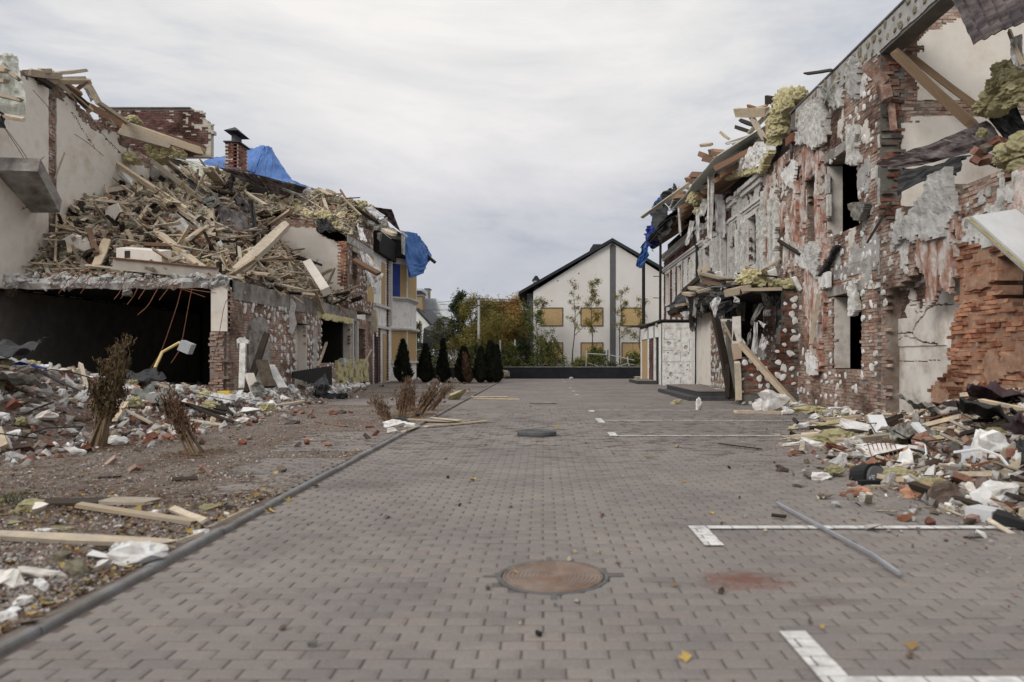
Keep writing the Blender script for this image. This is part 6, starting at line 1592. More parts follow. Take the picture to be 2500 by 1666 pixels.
# ---- trees
QUAD=np.array([(-.5,-.25,0),(.5,-.25,.08),(.5,.25,0),(-.5,.25,.08)])
def leaves(mb,pts,size,m=0,droop=0):
 pts=np.concatenate([pts,pts+RNG.normal(0,.10,pts.shape)]);size*=.72
 n=len(pts)
 R=rots(n,math.pi*.7)
 s_=size*RNG.uniform(.6,1.3,n)
 mb.inst(QUAD,np.array([(0,1,2,3)]),mats4(R,np.stack([s_,s_*.8,s_],1),pts),m)
def branchy(base,h,spread,r0,seed,nb=9,lean=(0,0),start=.35):
 """trunk and limbs; returns tubes and limb end points"""
 rr=random.Random(seed);tubes=[];tips=[]
 top=Vector((base[0]+lean[0],base[1]+lean[1],base[2]+h))
 P0=Vector(base);n=7
 tr=[P0.lerp(top,i/n)+Vector((rr.uniform(-1,1),rr.uniform(-1,1),0))*h*.018 for i in range(n+1)]
 tubes.append((tr,[r0*(1-.85*i/n) for i in range(n+1)]))
 for b in range(nb):
  f=start+(1-start)*(b+rr.random())/nb;k=min(n-1,int(f*n));s=tr[k].lerp(tr[k+1],f*n-k)
  an=rr.uniform(0,6.28);L=spread*(1.25-f*.8)*rr.uniform(.6,1.1)
  e=s+Vector((math.cos(an)*L,math.sin(an)*L,L*rr.uniform(.5,1.1)))
  m=s.lerp(e,.5)+Vector((0,0,L*.06))
  tubes.append(([s,m,e],[r0*(1-f)*.55+.008,r0*(1-f)*.35+.006,.004]));tips.append((s,e))
  for q in range(3):
   s2=m.lerp(e,rr.random());e2=s2+Vector((rr.uniform(-1,1),rr.uniform(-1,1),rr.uniform(-.1,.9)))*L*.45
   tubes.append(([s2,e2],[r0*.1+.004,.003]));tips.append((s2,e2))
 return tubes,tips
def tree(name,label,base,h,spread,r0,seed,nleaf,size,mat,bark='bark',blob=.5,group=None,nb=9,start=.3,cat='tree',lean=(0,0)):
 t=thing(name,label,cat,base,group)
 tubes,tips=branchy(base,h,spread,r0,seed,nb,lean,start)
 mb=MB()
 for p,r in tubes[:1]:mb.tube(p,r,7)
 mb.build("trunk",M[bark],t)
 mb=MB()
 for p,r in tubes[1:]:mb.tube(p,r,5)
 mb.build("branches",M[bark],t)
 k=RNG.integers(0,len(tips),nleaf);f=RNG.random(nleaf)**.7
 A=np.array([tuple(a) for a,b in tips]);B=np.array([tuple(b) for a,b in tips])
 pts=A[k]+(B[k]-A[k])*f[:,None]+RNG.normal(0,blob,(nleaf,3))*spread*.28
 mb=MB();leaves(mb,pts,size);mb.build("crown",M[mat],t)
 return t
def at(x,d,c='S'):p=P(c,x,1000,d);return(p.x,d,0.0)
def topz(x,y,d,c='S'):return P(c,x,y,d).z
tree("tree","tall dark green tree left of the utility pole",at(800,60),topz(840,400,60),1.35,.16,3,7500,.17,'leaf_dg',blob=.5,nb=18,start=.12)
tree("tree","olive green tree around the utility pole",at(960,57),topz(1000,490,57),1.9,.12,4,7000,.15,'leaf_yg',blob=.5,nb=14,start=.15)
tree("tree","small yellowish green tree just right of the utility pole",at(1160,58),topz(1160,520,58),1.6,.10,5,5000,.15,'leaf_yg',blob=.5,nb=12,start=.12)
tree("tree","big orange autumn tree with see-through top left of the white gable house",at(1480,66),topz(1480,500,66),2.5,.14,6,12000,.15,'leaf_o',blob=.42,nb=16,start=.12)
tree("tree","orange autumn tree nearest the corner of the white gable house",at(1610,62),topz(1620,650,62),2.2,.12,7,8000,.16,'leaf_o',blob=.5,nb=14,start=.1)
tree("tree","low spreading yellow green tree in front of the orange ones",at(1310,50),topz(1330,760,50),2.0,.09,8,3000,.12,'leaf_yg',blob=.35,nb=11,start=.3)
tree("tree","rounded orange brown tree between the utility poles and the gable house",at(1330,70),topz(1330,640,70),2.8,.12,9,9000,.17,'leaf_o',blob=.5,nb=14,start=.1)
tree("tree","green tree with drooping twigs in front of the silver roofed house",at(560,52),topz(600,720,52),1.2,.08,10,1500,.13,'leaf_g',blob=.45,nb=11,start=.2)
tree("bush","leafy bush squeezed beside the bay of the white house",at(180,49),topz(180,800,49),.9,.05,11,1500,.13,'leaf_g',cat='bush',start=.1)
tree("tree","green tree at the left corner of the white gable house",at(1720,50.5),topz(1740,500,50.5),.9,.07,12,1200,.12,'leaf_g',blob=.55,nb=13,start=.15)
for i,(x,top,d,sp,nl,sd,lb,mt) in enumerate(((1240,740,49.6,1.1,1500,21,"sapling with dark leaves in front of the first boarded window of the gable house",'leaf_g'),(1570,585,49.2,.75,520,22,"thin nearly bare sapling between the first and second boarded window",'leaf_yg'),(1740,570,49.4,1.0,1500,23,"fullest sapling rising in front of the middle boarded window",'leaf_yg'),(2000,640,49.3,.9,800,24,"slender sapling just right of the dark grey gable strip",'leaf_yg'),(2180,720,49.6,.8,600,25,"sparse sapling beside the black downpipe",'leaf_yg'))):
 tree("sapling",lb,(P('G',x,1300,d).x,d,0),P('G',x,top,d).z,sp,.055,sd,nl,.115,mt,blob=.3,nb=12,start=.42,cat='sapling')
 # undergrowth behind the low wall
def bush(x,w_,h,d,n,mat,lb,sd,c='G'):
 p=P(c,x,1300,d);t=thing("bush",lb,"bush",(p.x,d,0))
 n0=26;
 ang=RNG.random(n)*6.28;rad=np.sqrt(RNG.random(n));hh=RNG.random(n)**.8
 pr=np.sqrt(np.clip(1-(hh*.95)**2,0,1))
 lump_=.7+.5*fbm(ang*1.3+sd,hh*3+sd,sd)
 pts=np.stack([p.x+np.cos(ang)*rad*w_*pr*lump_,d+np.sin(ang)*rad*.8*pr,.1+hh*h*(.65+.6*fbm(np.cos(ang)*rad*3+sd,rad*0+sd,sd+3))],1)
 mb=MB();leaves(mb,pts,.14);mb.build("leaves",M[mat],t)
 mb=MB()
 for k in range(10):
  a=random.uniform(0,6.28);r=random.random()*w_*.8
  mb.tube([(p.x,d,0),(p.x+math.cos(a)*r*.5,d+math.sin(a)*.3,h*.4),(p.x+math.cos(a)*r,d+math.sin(a)*.5,h*.95)],[.02,.012,.004],4)
 mb.build("stems",M['bark'],t)
for i,(x,w_,h,d,n,mt,lb) in enumerate(((130,1.0,1.9,48.7,1700,'leaf_yg',"bush with pale blossoms left behind the first thujas"),(330,1.1,2.1,48.8,1800,'leaf_g',"green bush behind the second and third thuja"),(520,1.2,2.6,49.2,2000,'leaf_yg',"yellow green bush behind the thinnest thuja"),(700,1.2,2.4,49,2000,'leaf_g',"bush behind the pair of right thujas"),(960,1.3,2.4,48.8,2400,'leaf_g',"dense bush right of the slim white post"),(1100,1.2,2.6,49.6,2200,'leaf_dg',"dark bush in front of the grey corner of the gable house"),(1330,1.5,2.5,48.7,2600,'leaf_g',"broad bush under the first boarded window"),(1620,.8,1.2,48.5,900,'leaf_g',"low bush under the gap between the lower windows"),(1780,1.1,1.9,48.8,1700,'leaf_g',"round bush under the middle boarded window"),(1930,.6,1.0,48.5,600,'leaf_dg',"small low bush at the foot of the grey gable strip"),(2110,.9,1.7,48.8,1200,'leaf_g',"bush beside the down pipe at the end of the low wall"))):
 bush(x,w_,h,d,n,mt,lb,300+i)
 # weeds along the top of the wall
n=2600
pts=np.stack([RNG.uniform(-11,6.3,n),RNG.uniform(47.4,48.4,n),.5+RNG.random(n)**2*.9],1)
mb=MB();leaves(mb,pts,.12);mb.build("weeds",M['leaf_g'],kind='stuff')
n=260
pts=np.stack([P('S',130,0,48.2).x+RNG.random(n)*3.2,np.full(n,48.15),.9+RNG.random(n)*1.0],1)
mb=MB();leaves(mb,pts,.09);mb.build("blossoms",M['foam'],kind='stuff')
# ---- thujas in a row
def thuja_tuft(seed=0):
 return np.array([(-.06,0,0),(.06,0,0),(.09,.02,.5),(0,.05,1.0),(-.09,.02,.5)]),None
def thuja(x,y,h,w_,n,mat,label,name="thuja",lean=0.0,shape=.7,group=None,dens=1):
 t=thing(name,label,"thuja",(x,y,0),group)
 MB().tube([(x,y,0),(x+lean*.4,y,h*.5),(x+lean,y,h*.9)],[.05,.03,.008],6).build("trunk",M['bark'],t)
 f=RNG.random(n);a=RNG.random(n)*6.28
 prof=np.minimum(1,(f+.06)*5)*(1-f)**shape*(1+.18*np.sin(a*3+f*9))
 rr=w_*prof*(.55+.45*RNG.random(n)**.4)
 pts=np.stack([x+lean*f+np.cos(a)*rr,y+np.sin(a)*rr,.03+f*h*.97],1)
 L=(.14+.12*RNG.random(n))*(h/2.2)
 out=np.stack([np.cos(a)*.35,np.sin(a)*.35,np.ones(n)],1)+RNG.normal(0,.22,(n,3));out/=np.linalg.norm(out,axis=1)[:,None]
 sd=np.cross(out,np.stack([np.cos(a),np.sin(a),np.zeros(n)],1)+RNG.normal(0,.4,(n,3)));sd/=np.linalg.norm(sd,axis=1)[:,None]
 wd=L*.28
 v0=pts-sd*wd[:,None]*.5;v1=pts+sd*wd[:,None]*.5;v2=pts+out*L[:,None]+sd*wd[:,None]*.25;v3=pts+out*L[:,None]*.9-sd*wd[:,None]*.4
 V=np.stack([v0,v1,v2,v3],1).reshape(-1,3);F=np.arange(4*n).reshape(n,4)
 MB().add(V,F,0,RNG.random(n)).build("foliage",M[mat],t)
for i,(cxp,wl,top,base,sh,lb) in enumerate(((20,.82,1005,1540,.75,"leftmost dark thuja in front of the bay"),(330,.72,1060,1545,.6,"second dark thuja from the left"),(570,.66,1000,1550,1.1,"narrow pointed dark thuja in the middle of the row"),(850,.80,1085,1560,.55,"broad rounded dark thuja fourth in the row"),(1085,.64,1095,1555,.6,"dark thuja just left of the tall end pair"),(1215,.62,1020,1530,.5,"tall dark thuja of the end pair, left one"),(1300,.50,1070,1520,.5,"dark thuja at the right end of the row"))):
 d=38.6+(i%2)*.3;p=P('S',cxp,base,d)
 thuja(p.x,d,P('S',cxp,top,d).z*1.05,wl*.66,2800,'thuja',lb,shape=sh*1.05)
p=P('S',925,1500,37.8);thuja(p.x,37.8,1.6,.26,600,'thuja_red',"dried brown thuja leaning against the fourth dark one",lean=-.25,shape=.5)
# ================================================================== DEAD SHRUBS IN FRONT
def dead_thuja(x,y,h,w_,lean,nst,n,label,mat='thuja_b',name="dead_thuja",foliage_lo=.35,bare=None):
 t=thing(name,label,"shrub",(x,y,0))
 rr=random.Random(int(x*100));mb=MB();segs=[]
 for k in range(nst):
  a=rr.uniform(0,6.28);sp=w_*rr.uniform(.15,.9);H=h*rr.uniform(.55,1.0)*(1-.25*(sp/w_)**2)
  p0=Vector((x+rr.uniform(-.11,.11),y+rr.uniform(-.09,.09),0));p3=Vector((x+lean*H/h+math.cos(a)*sp,y+math.sin(a)*sp*.7,H))
  p1=p0.lerp(p3,.35)+Vector((-math.cos(a)*sp*.12,0,.0));p2=p0.lerp(p3,.7)+Vector((rr.uniform(-.03,.03),0,0))
  mb.tube([p0,p1,p2,p3],[.022*h/1.7,.016,.009,.003],5);segs+=[(p1,p2),(p2,p3)]
  for q in range(5):
   s=p0.lerp(p3,rr.uniform(.15,.95));e=s+Vector((rr.uniform(-.12,.12)+lean*.1,rr.uniform(-.1,.1),rr.uniform(.08,.26)))*(h/1.5)
   mb.tube([s,e],[.006,.002],4);segs.append((s,e))
 mb.build("stems",M['bark_l' if name=='dead_thuja' else 'wood_b'],t)
 if n:
  A=np.array([tuple(a) for a,b in segs]);B=np.array([tuple(b) for a,b in segs])
  k=RNG.integers(0,len(segs),n*2);f=RNG.random(n*2)
  pts=A[k]+(B[k]-A[k])*f[:,None]+RNG.normal(0,.035,(n*2,3))
  pts=pts[pts[:,2]>h*foliage_lo*RNG.uniform(.5,1.2,len(pts))][:n];n=len(pts)
  L=.025+.05*RNG.random(n)
  out=RNG.normal(0,.45,(n,3))+[0,0,1];out/=np.linalg.norm(out,axis=1)[:,None]
  sd=np.cross(out,RNG.normal(0,1,(n,3)));sd/=np.linalg.norm(sd,axis=1)[:,None];wd=L*.24
  V=np.stack([pts-sd*wd[:,None]*.5,pts+sd*wd[:,None]*.5,pts+out*L[:,None]+sd*wd[:,None]*.5,pts+out*L[:,None]*.9-sd*wd[:,None]*.5],1).reshape(-1,3)
  MB().add(V,np.arange(4*n).reshape(n,4),0,RNG.random(n)).build("foliage",M[mat],t)
p=Gd('C',880,1040);dead_thuja(p.x,p.y,1.75,.24,.42,24,6000,"tall half dead thuja with greenish brown tip standing before the dark garage opening",foliage_lo=.42)
p=Gd('C',1790,1095);dead_thuja(p.x,p.y,1.02,.13,-.52,12,1500,"leaning dead brown thuja stump with shredded stems",'thuja_red',foliage_lo=.35)
for i,(x,y,h,w_,ln,ns_,n,lb) in enumerate(((1540,1500,.75,.22,-.35,12,350,"dead brown shrub nearest the kerb beside flat boards"),(1640,1440,1.05,.2,.15,14,600,"upright dead reddish shrub in the middle of the dry clump"),(1780,1410,.95,.22,.65,16,650,"dead shrub with stems leaning far to the right by the kerb"),(1900,1360,.9,.22,.75,14,500,"dead shrub with long tips behind the right leaning one"),(1730,1380,.95,.2,.0,10,350,"thin dead shrub behind the dry clump"))):
 p=Gd('F',x,y);dead_thuja(p.x,p.y,h,w_,ln,ns_,n,lb,'thuja_red',name='dead_shrub',foliage_lo=.25)
for i,(x,y,d) in enumerate(((130,1480,22),(60,1500,22.5))):pass
# ================================================================== HERO PIECES ON THE FIRST FLOOR MOUND
def onm(c,a,lift=.08,f=mound,y0=19.8,y1=34.5):
 p=hit(c,a[0],a[1],f,y0,y1)
 if p is None:p=P(c,a[0],a[1],26)
 d=(Vector((0,0,EYE))-p).normalized()
 return p+d*lift
def hp(c,a,b,w_,h,m,lb,lift=.12,l2=None,grp=None,nm='plank',roll=None):
 return plank(onm(c,a,lift),onm(c,b,l2 or lift),w_,h,m,lb,grp,name=nm,roll=roll)
HERO=[('U',(1450,1400),(2058,830),.27,.24,'wood_g',"thickest grey timber beam slanting up across the lower right of the left rubble",'timber_beam',.3),('E',(420,950),(640,800),.16,.1,'wood_t',"tan plank continuing above the thickest grey beam",'plank',.25),('U',(520,920),(1090,1370),.24,.07,'wood_t',"pinkish tapered plank slanting down to the steel beam",'plank',.2),('U',(1860,1410),(2010,1000),.24,.08,'wood_t',"wide light plank standing steeply at the right end of the rubble",'plank',.25),('U',(1890,900),(2058,1260),.12,.08,'wood_t',"narrow light plank crossing the steep one at the right end",'plank',.35),('A',(780,650),(1040,1080),.14,.16,'wood_b',"long brown rafter leaning down in front of the cream wall",'timber_beam',.5),('A',(560,1380),(1110,1090),.14,.16,'wood_t',"light plank rising to the right at the foot of the cream wall",'plank',.35),('A',(600,1440),(1180,1330),.14,.14,'wood_g',"light plank lying flat below the rising one on the mound",'plank',.3),('A',(490,1340),(700,1550),.16,.16,'wood_g',"grey post leaning at the left end of the mound beside the stair slab",'timber_beam',.3),('A',(960,1050),(1700,1540),.15,.14,'wood_t',"very long brown batten running down right across the mound",'plank',.35),('A',(1380,1090),(1840,1450),.10,.14,'wood_g',"straight grey batten beside the black gutter on the mound",'plank',.4),('A',(1060,740),(1850,1010),.12,.26,'wood_t',"broad long tan beam below the dark gable wall",'timber_beam',.6),('A',(1090,820),(1560,950),.14,.30,'wood_g',"short weathered beam beneath the broad tan beam",'timber_beam',.6),('A',(1500,1090),(1640,1200),.22,.10,'wood_t',"broken triangular board at the top of the mound",'plank',.3),('A',(1890,1180),(2020,1310),.26,.14,'wood_t',"short thick light timber under the maroon roof edge",'timber_beam',.3),('U',(0,200),(650,560),.14,.12,'wood_t',"long tan batten crossing the upper middle of the mound",'plank',.3),('U',(640,540),(1030,830),.24,.12,'wood_g',"wide grey plank in the centre of the mound",'plank',.25),('U',(1110,640),(1150,960),.30,.05,'wood_t',"upright pale board left of the crumpled maroon sheet",'plank',.35),('U',(1160,640),(1210,940),.12,.08,'wood_g',"narrow upright slat beside the pale board",'plank',.35),('U',(860,1010),(1080,850),.22,.10,'wood_g',"short olive grey plank slanting up in the middle of the mound",'plank',.35),('U',(560,1310),(780,1220),.20,.12,'wood_g',"short light grey block of timber above the steel beam",'plank',.2),('U',(100,1050),(690,1075),.10,.10,'wood_r',"long thin reddish batten lying level above the cream block",'plank',.15),('B',(880,630),(975,390),.24,.06,'wood_t',"pale board standing upright left of the cream block",'plank',.3),('B',(470,260),(800,340),.12,.06,'wood_t',"light splintered plank at the left of the rubble below the stair slab",'plank',.25),('B',(420,350),(620,330),.16,.05,'wood_t',"short flat light plank beside the splintered one at far left",'plank',.2),('B',(810,300),(880,520),.16,.10,'wood_r',"pinkish upright plank beside the white slab at left",'plank',.25),('U',(160,490),(370,740),.08,.08,'wood_r',"thin reddish stick leaning in the hollow of the mound",'plank',.3),('U',(280,780),(410,600),.12,.06,'wood_t',"short light stick standing in the hollow of the mound",'plank',.2),('U',(1540,420),(1800,590),.14,.08,'wood_g',"long whitish plank right of the crumpled maroon sheet",'plank',.3),('U',(1150,180),(1290,350),.24,.14,'wood_t',"short tan rafter under the left end of the maroon roof edge",'timber_beam',.3),('U',(1000,1010),(1310,970),.1,.08,'wood_r',"short level reddish batten below the maroon sheet",'plank',.2),('U',(1320,990),(1600,1080),.14,.1,'wood_g',"grey plank lying below the maroon sheet",'plank',.2),('U',(1540,1010),(1720,1050),.22,.06,'wood_t',"short light board right below the maroon sheet",'plank',.2),('U',(1600,1410),(1870,1180),.10,.06,'wood_t',"thin light lath right of the thickest grey beam",'plank',.2),('E',(770,1310),(990,1530),.36,.30,'concrete',None,None,0)]
for c,a,b,w_,h,m,lb,nm,lf in HERO[:-1]:
 hp(c,a,b,w_,h,m,lb,lf+.42,nm=nm,roll=random.uniform(-.3,.3))
 # concrete pillar fallen over the edge at the right
t=thing("concrete_post","fallen pale concrete post lying over the edge in front of the cream partition","post",P('E',880,1420,27))
mb=MB();mb.beam(P('E',790,1280,28.6),P('E',960,1540,26.0),.33,.28,roll=.5);mb.build("post",M['plaster'],t)
def zone(p):
 if p[1]>19 and p[2]>3:
  if p[1]>31.9:return("at the eave end" if p[0]>-10 else "in the middle" if p[0]>-11.6 else "at the ridge end")+" of the roof rubble "+("above" if p[1]<34 else "far behind")+" the partition",""
  a="left" if p[0]<-13 else "middle left" if p[0]<-11.6 else "middle right" if p[0]<-10.2 else "right"
  b="front" if p[1]<21.5 else "lower" if p[1]<24 else "upper" if p[1]<28 else "topmost"
  return "in the "+b+" "+a+" of the left mound",""
 if p[0]<0:
  b="nearest" if p[1]<10.8 else "near" if p[1]<13 else "middle" if p[1]<16 else "far"
  a="at the left edge" if p[0]<-.66*p[1] else "behind the dead thujas" if p[0]<-.5*p[1] else "by the open gravel"
  return a+" of the "+b+" heap of ground rubble",""
 b="nearest" if p[1]<7 else "near" if p[1]<9 else "middle" if p[1]<11.5 else "far"
 a="against the wall side" if p[0]>5.9 else "in the core" if p[0]>4.8 else "on the paving side"
 return a+" of the "+b+" part of the right debris",""
def zl(what,p):return what+" "+zone(p)[0]
WNM=dict(wood_g='grey',wood_t='tan',wood_r='reddish brown',wood_d='blackened')
MNM=dict(plaster='cream plaster',render_g='grey concrete',concrete='brownish concrete',foam_wall='weathered foam',foam='white foam',concrete_d='dark concrete',plaster_c='beige plaster')
BNM=dict(brick='brownish red',brick_d='dark red',brick_o='orange',brick_p='pale')
# individual planks all over, seen one by one
def loose(f,n,area,rng,wmin,lab,grp,mats_=('wood_g','wood_t','wood_g','wood_r'),nm='plank',flat=.45,dens=None,lift=.12):
 x0,x1,y0,y1=area;k=0;g=0
 while k<n and g<n*30:
  g+=1
  x,y=random.uniform(x0,x1),random.uniform(y0,y1)
  if dens and random.random()>dens(x,y):continue
  L=random.uniform(*rng);a=random.uniform(0,math.pi)
  if random.random()<.5:a=random.gauss(2.5,.35)
  e=.15
  gx=(float(f(x+e,y))-float(f(x-e,y)))/(2*e);gy=(float(f(x,y+e))-float(f(x,y-e)))/(2*e)
  gx,gy=max(-1.2,min(1.2,gx)),max(-1.2,min(1.2,gy))
  d=Vector((math.cos(a),math.sin(a),gx*math.cos(a)+gy*math.sin(a)+random.gauss(0,flat*.5))).normalized()
  c=Vector((x,y,float(f(x,y))+lift+random.uniform(0,.12)))
  w_=random.uniform(wmin,wmin*2.4)
  mt=random.choice(mats_);lo_,hi_=rng
  sz="short " if L<lo_+(hi_-lo_)*.33 else "medium " if L<lo_+(hi_-lo_)*.66 else "long "
  plank(c-d*L/2,c+d*L/2,w_,random.uniform(.03,.09),mt,zl(sz+WNM[mt]+" plank",c),grp,name=nm)
  k+=1
loose(mound,110,(-14.6,-8.9,20.4,32),(.7,2.4),.05,["splintered timber plank among many on the left rubble mound"],"planks on the left rubble mound")
loose(mound2,34,(-13,-8.9,32.1,36.5),(.6,1.8),.07,["broken plank on the roof rubble above the cream partition"],"planks on the roof rubble",lift=.08)
# chunks, blocks, bricks, slabs
HM={}
def hmesh(nm,mt,i):
 k=(mt,i%6)
 if k not in HM:HM[k]=MB().add(*ROUGH[i%6],0,.17*i).mesh(nm,M[mt])
 return HM[k]
def chunk(p,s_,mt,name,label,cat,group=None,rot=None):
 if np.isscalar(s_):s_=(s_,s_*random.uniform(.6,1),s_*random.uniform(.45,.85))
 R=Euler(rot or(random.uniform(-1,1),random.uniform(-1,1),random.uniform(0,6))).to_matrix().to_4x4()
 return link(name,hmesh(name,mt,random.randrange(6)),None,label,cat,group,mat=Matrix.Translation(p)@R@Matrix.Diagonal((*s_,1)))
BME={}
def brk(p,mt='brick_d',s_=(.25,.12,.07),label=None,group=None,name='loose_brick',rot=None):
 k=(mt,random.randrange(5))
 if k not in BME:BME[k]=MB().add(BRICKV[k[1]],BOXF,0,k[1]*.21).mesh("brick",M[mt])
 R=Euler(rot or(random.uniform(-.8,.8),random.uniform(-.8,.8),random.uniform(0,6))).to_matrix().to_4x4()
 return link(name,BME[k],None,label,'brick',group,mat=Matrix.Translation(p)@R@Matrix.Diagonal((*s_,1)))
def brz(p,ms,s_,g):
 m_=random.choice(ms);brk(p,m_,s_,zl(BNM[m_]+(" whole" if s_[0]>.2 else " half")+" brick",p),g)
def chz(p,sz,ms,nm,cat,g):
 m_=random.choice(ms);chunk(p,sz,m_,nm,zl(("big " if sz>.24 else "small ")+MNM[m_]+" chunk",p),cat,g)
def on_f(f,n,area,dens=None):
 x0,x1,y0,y1=area;out=[]
 while len(out)<n:
  x,y=random.uniform(x0,x1),random.uniform(y0,y1)
  if dens and random.random()>dens(x,y):continue
  out.append(Vector((x,y,float(f(x,y)))))
 return out
for p in on_f(mound,90,(-14.5,-8.95,20.0,29),lambda x,y:1.0 if y<24 else.25):brz(p+Vector((0,0,.05)),('brick','brick_d','brick_o','brick_p'),(.26,.13,.09),"bricks in the left rubble mound")
for p in on_f(mound,60,(-14.5,-9,20.0,31)):chz(p+Vector((0,0,.05)),random.uniform(.22,.5),('plaster','render_g','concrete','foam_wall'),'plaster_chunk','rubble chunk',"pale chunks in the left rubble mound")
for p in on_f(mound,70,(-14.5,-9,21.0,32)):wool(p+Vector((0,0,.05)),random.uniform(.25,.6),'wool_p',zl("matted pale wool clump",p),"pale wool in the left rubble mound")
for p in on_f(mound2,36,(-13,-8.9,32.2,36.5)):wool(p+Vector((0,0,.05)),random.uniform(.35,.8),random.choice(('wool','wool_p')),zl("yellow wool clump",p),"yellow wool in the roof rubble")
for(x,y,s_) in((1180,1080,.6),(1130,1050,.4),(1230,1100,.45),(1390,970,.5),(1450,960,.5),(1450,1020,.5),(1430,1070,.45),(1540,1010,.5),(1500,1050,.4),(1600,1040,.5),(1650,1050,.4),(1380,1030,.4),(980,1080,.4),(1200,740,.55),(1370,840,.25),(800,750,.22),(620,1240,.5),(700,1250,.4),(1460,1090,.35)):
 wool(onm('A',(x,y),.55),s_,'wool',("bigger" if s_>.45 else "smaller")+" bright yellow wool clump "+("by the cream wall end" if x<1300 else "below the broad tan beam" if x<1480 else "at the topmost right")+" of the mound","bright yellow wool at the mound top")
for(x,y,s_) in((580,650,.5),(1000,250,.9),(1250,700,.35),(1700,180,.4)):wool(onm('B',(x,y),.1),(s_,s_*.5,s_*.3),'wool_p',"flat matted wool strip in the left rubble mound","flat wool strips in the left mound")
def block(c,pts,dep,mt,name,label,cat,z=None,f=mound,lift=.1):
 if name=='foam_panel':name='fallen_foam_sheet';cat='foam sheet'
 hs=[] if f is None else[q.y for q in(hit(c,x,y,f,19.8,34.4) for x,y in pts) if q is not None]
 P0=(min(hs)-.15 if hs else z) if z is None or name in('plaster_slab','masonry_block','timber_block') else z
 return MB().prism([P(c,x,y,P0) for x,y in pts],dep).build(name,M[mt],None,label=label,cat=cat)
t=thing("masonry_block","large cream plastered masonry block lying above the steel beam","masonry block",P('B',1260,550,20.5))
MB().prism([P('B',*q,20.45) for q in((1060,470),(1470,500),(1475,600),(1190,590),(1060,575))],(0,.55,.12)).build("block",M['plaster'],t)
MB().box(tuple(P('B',1135,560,20.44)),tuple(P('B',1185,495,20.445)+Vector((0,.02,0)))).build("notch",M['wood_d'],t)
t=thing("steel_beam","long pale steel I-beam lying along the slab edge of the left ruin","steel beam",P('B',1500,650,20))
p,q=P('B',1030,612,19.95),P('B',1990,705,20.0)
for dz,w_,h_,mt,nm in((0,.03,.30,'steel','web'),(.16,.20,.03,'rust','flange'),(-.16,.20,.03,'steel','flange')):
 MB().beam(p+Vector((0,0,dz)),q+Vector((0,0,dz)),w_,h_).build(nm,M[mt],t)
block('B',[(960,100),(1070,60),(1115,180),(1110,230),(960,210)],(0,.15,.02),'plaster','plaster_slab',"white rounded plaster slab standing in the left part of the mound",'plaster slab',23.5)
block('B',[(550,400),(640,350),(720,370),(720,440),(850,400),(860,490),(640,500)],(0,.12,.06),'plaster','plaster_slab',"broken cream plaster slab at the left front of the rubble",'plaster slab',20.6)
block('A',[(990,1310),(1030,1215),(1100,1190),(1205,1310),(1190,1340),(1090,1250),(1050,1330)],(0,.35,.05),'plaster_w','plaster_slab',"white plastered corner piece tilted in the upper mound",'plaster slab',24.5)
block('U',[(640,860),(760,760),(880,900),(830,960),(740,980),(700,900)],(0,.25,.1),'render_g','masonry_block',"grey brown masonry block split in the middle of the mound",'masonry block',22.6)
zb_=min(q.y for q in(hit('U',x,y,mound,19.8,34.4) for x,y in((410,230),(600,370),(500,330))) if q is not None)-.3
t=thing("masonry_block","tilted grey block chimney piece with square dark hole near the mound top","masonry block",P('U',530,240,25.5))
MB().prism([P('U',*q,zb_) for q in((410,230),(450,120),(660,250),(600,370))],(0,.7,.2)).build("block",M['concrete'],t)
MB().prism([P('U',*q,zb_-.02) for q in((515,275),(545,230),(610,275),(580,315))],(0,.02,0)).build("hole",M['dark_in'],t)  # thin near-black plate, the shade inside the hole is in its colour
for cth,zz in((((420,215),(655,345)),25.47),(((430,190),(520,140)),25.47)):pass
block('U',[(340,210),(420,60),(470,80),(410,230)],(0,.6,.1),'wood_g','timber_block',"dark timber block against the tilted grey block",'timber',25.6)
sheet(onq('U',[(820,50),(960,60),(1140,170),(1060,300)]),16,14,.14,301,.02,3,.15,fold=.08).build("membrane_sheet",M['sheet_p'],None,label="large pale grey crumpled membrane sheet at the top of the left mound",cat="membrane")
sheet(onq('U',[(1030,520),(1230,460),(1320,570),(1150,610)]),14,10,.16,302,.02,3,.2,fold=.08).build("membrane_sheet",M['memb_g'],None,label="crumpled olive grey membrane beside the maroon sheet on the mound",cat="membrane")
sheet(onq('U',[(760,200),(900,280),(1110,450),(1020,480)]),18,6,.05,303,.03,3,.05,fold=.03).build("gutter_piece",M['membrane'],None,label="long black gutter piece lying across the upper mound",cat="gutter")
sheet(quadpx('E',[(860,890),(960,860),(1040,960),(890,1010)],[31.5,31.8,31.6,31.2]),12,10,.15,304,.03,3,.2,fold=.06).build("dark_sheet",M['membrane'],None,label="dark curved sheet over the top of the cream partition",cat="membrane")
sheet(quadpx('E',[(640,700),(760,790),(910,850),(640,830)],[33,33,32.5,32.3]),16,10,.15,305,.05,3,.2).build("wool_mat",M['wool'],None,label="flat yellow wool mat slumped over the roof rubble on the left",cat="insulation")
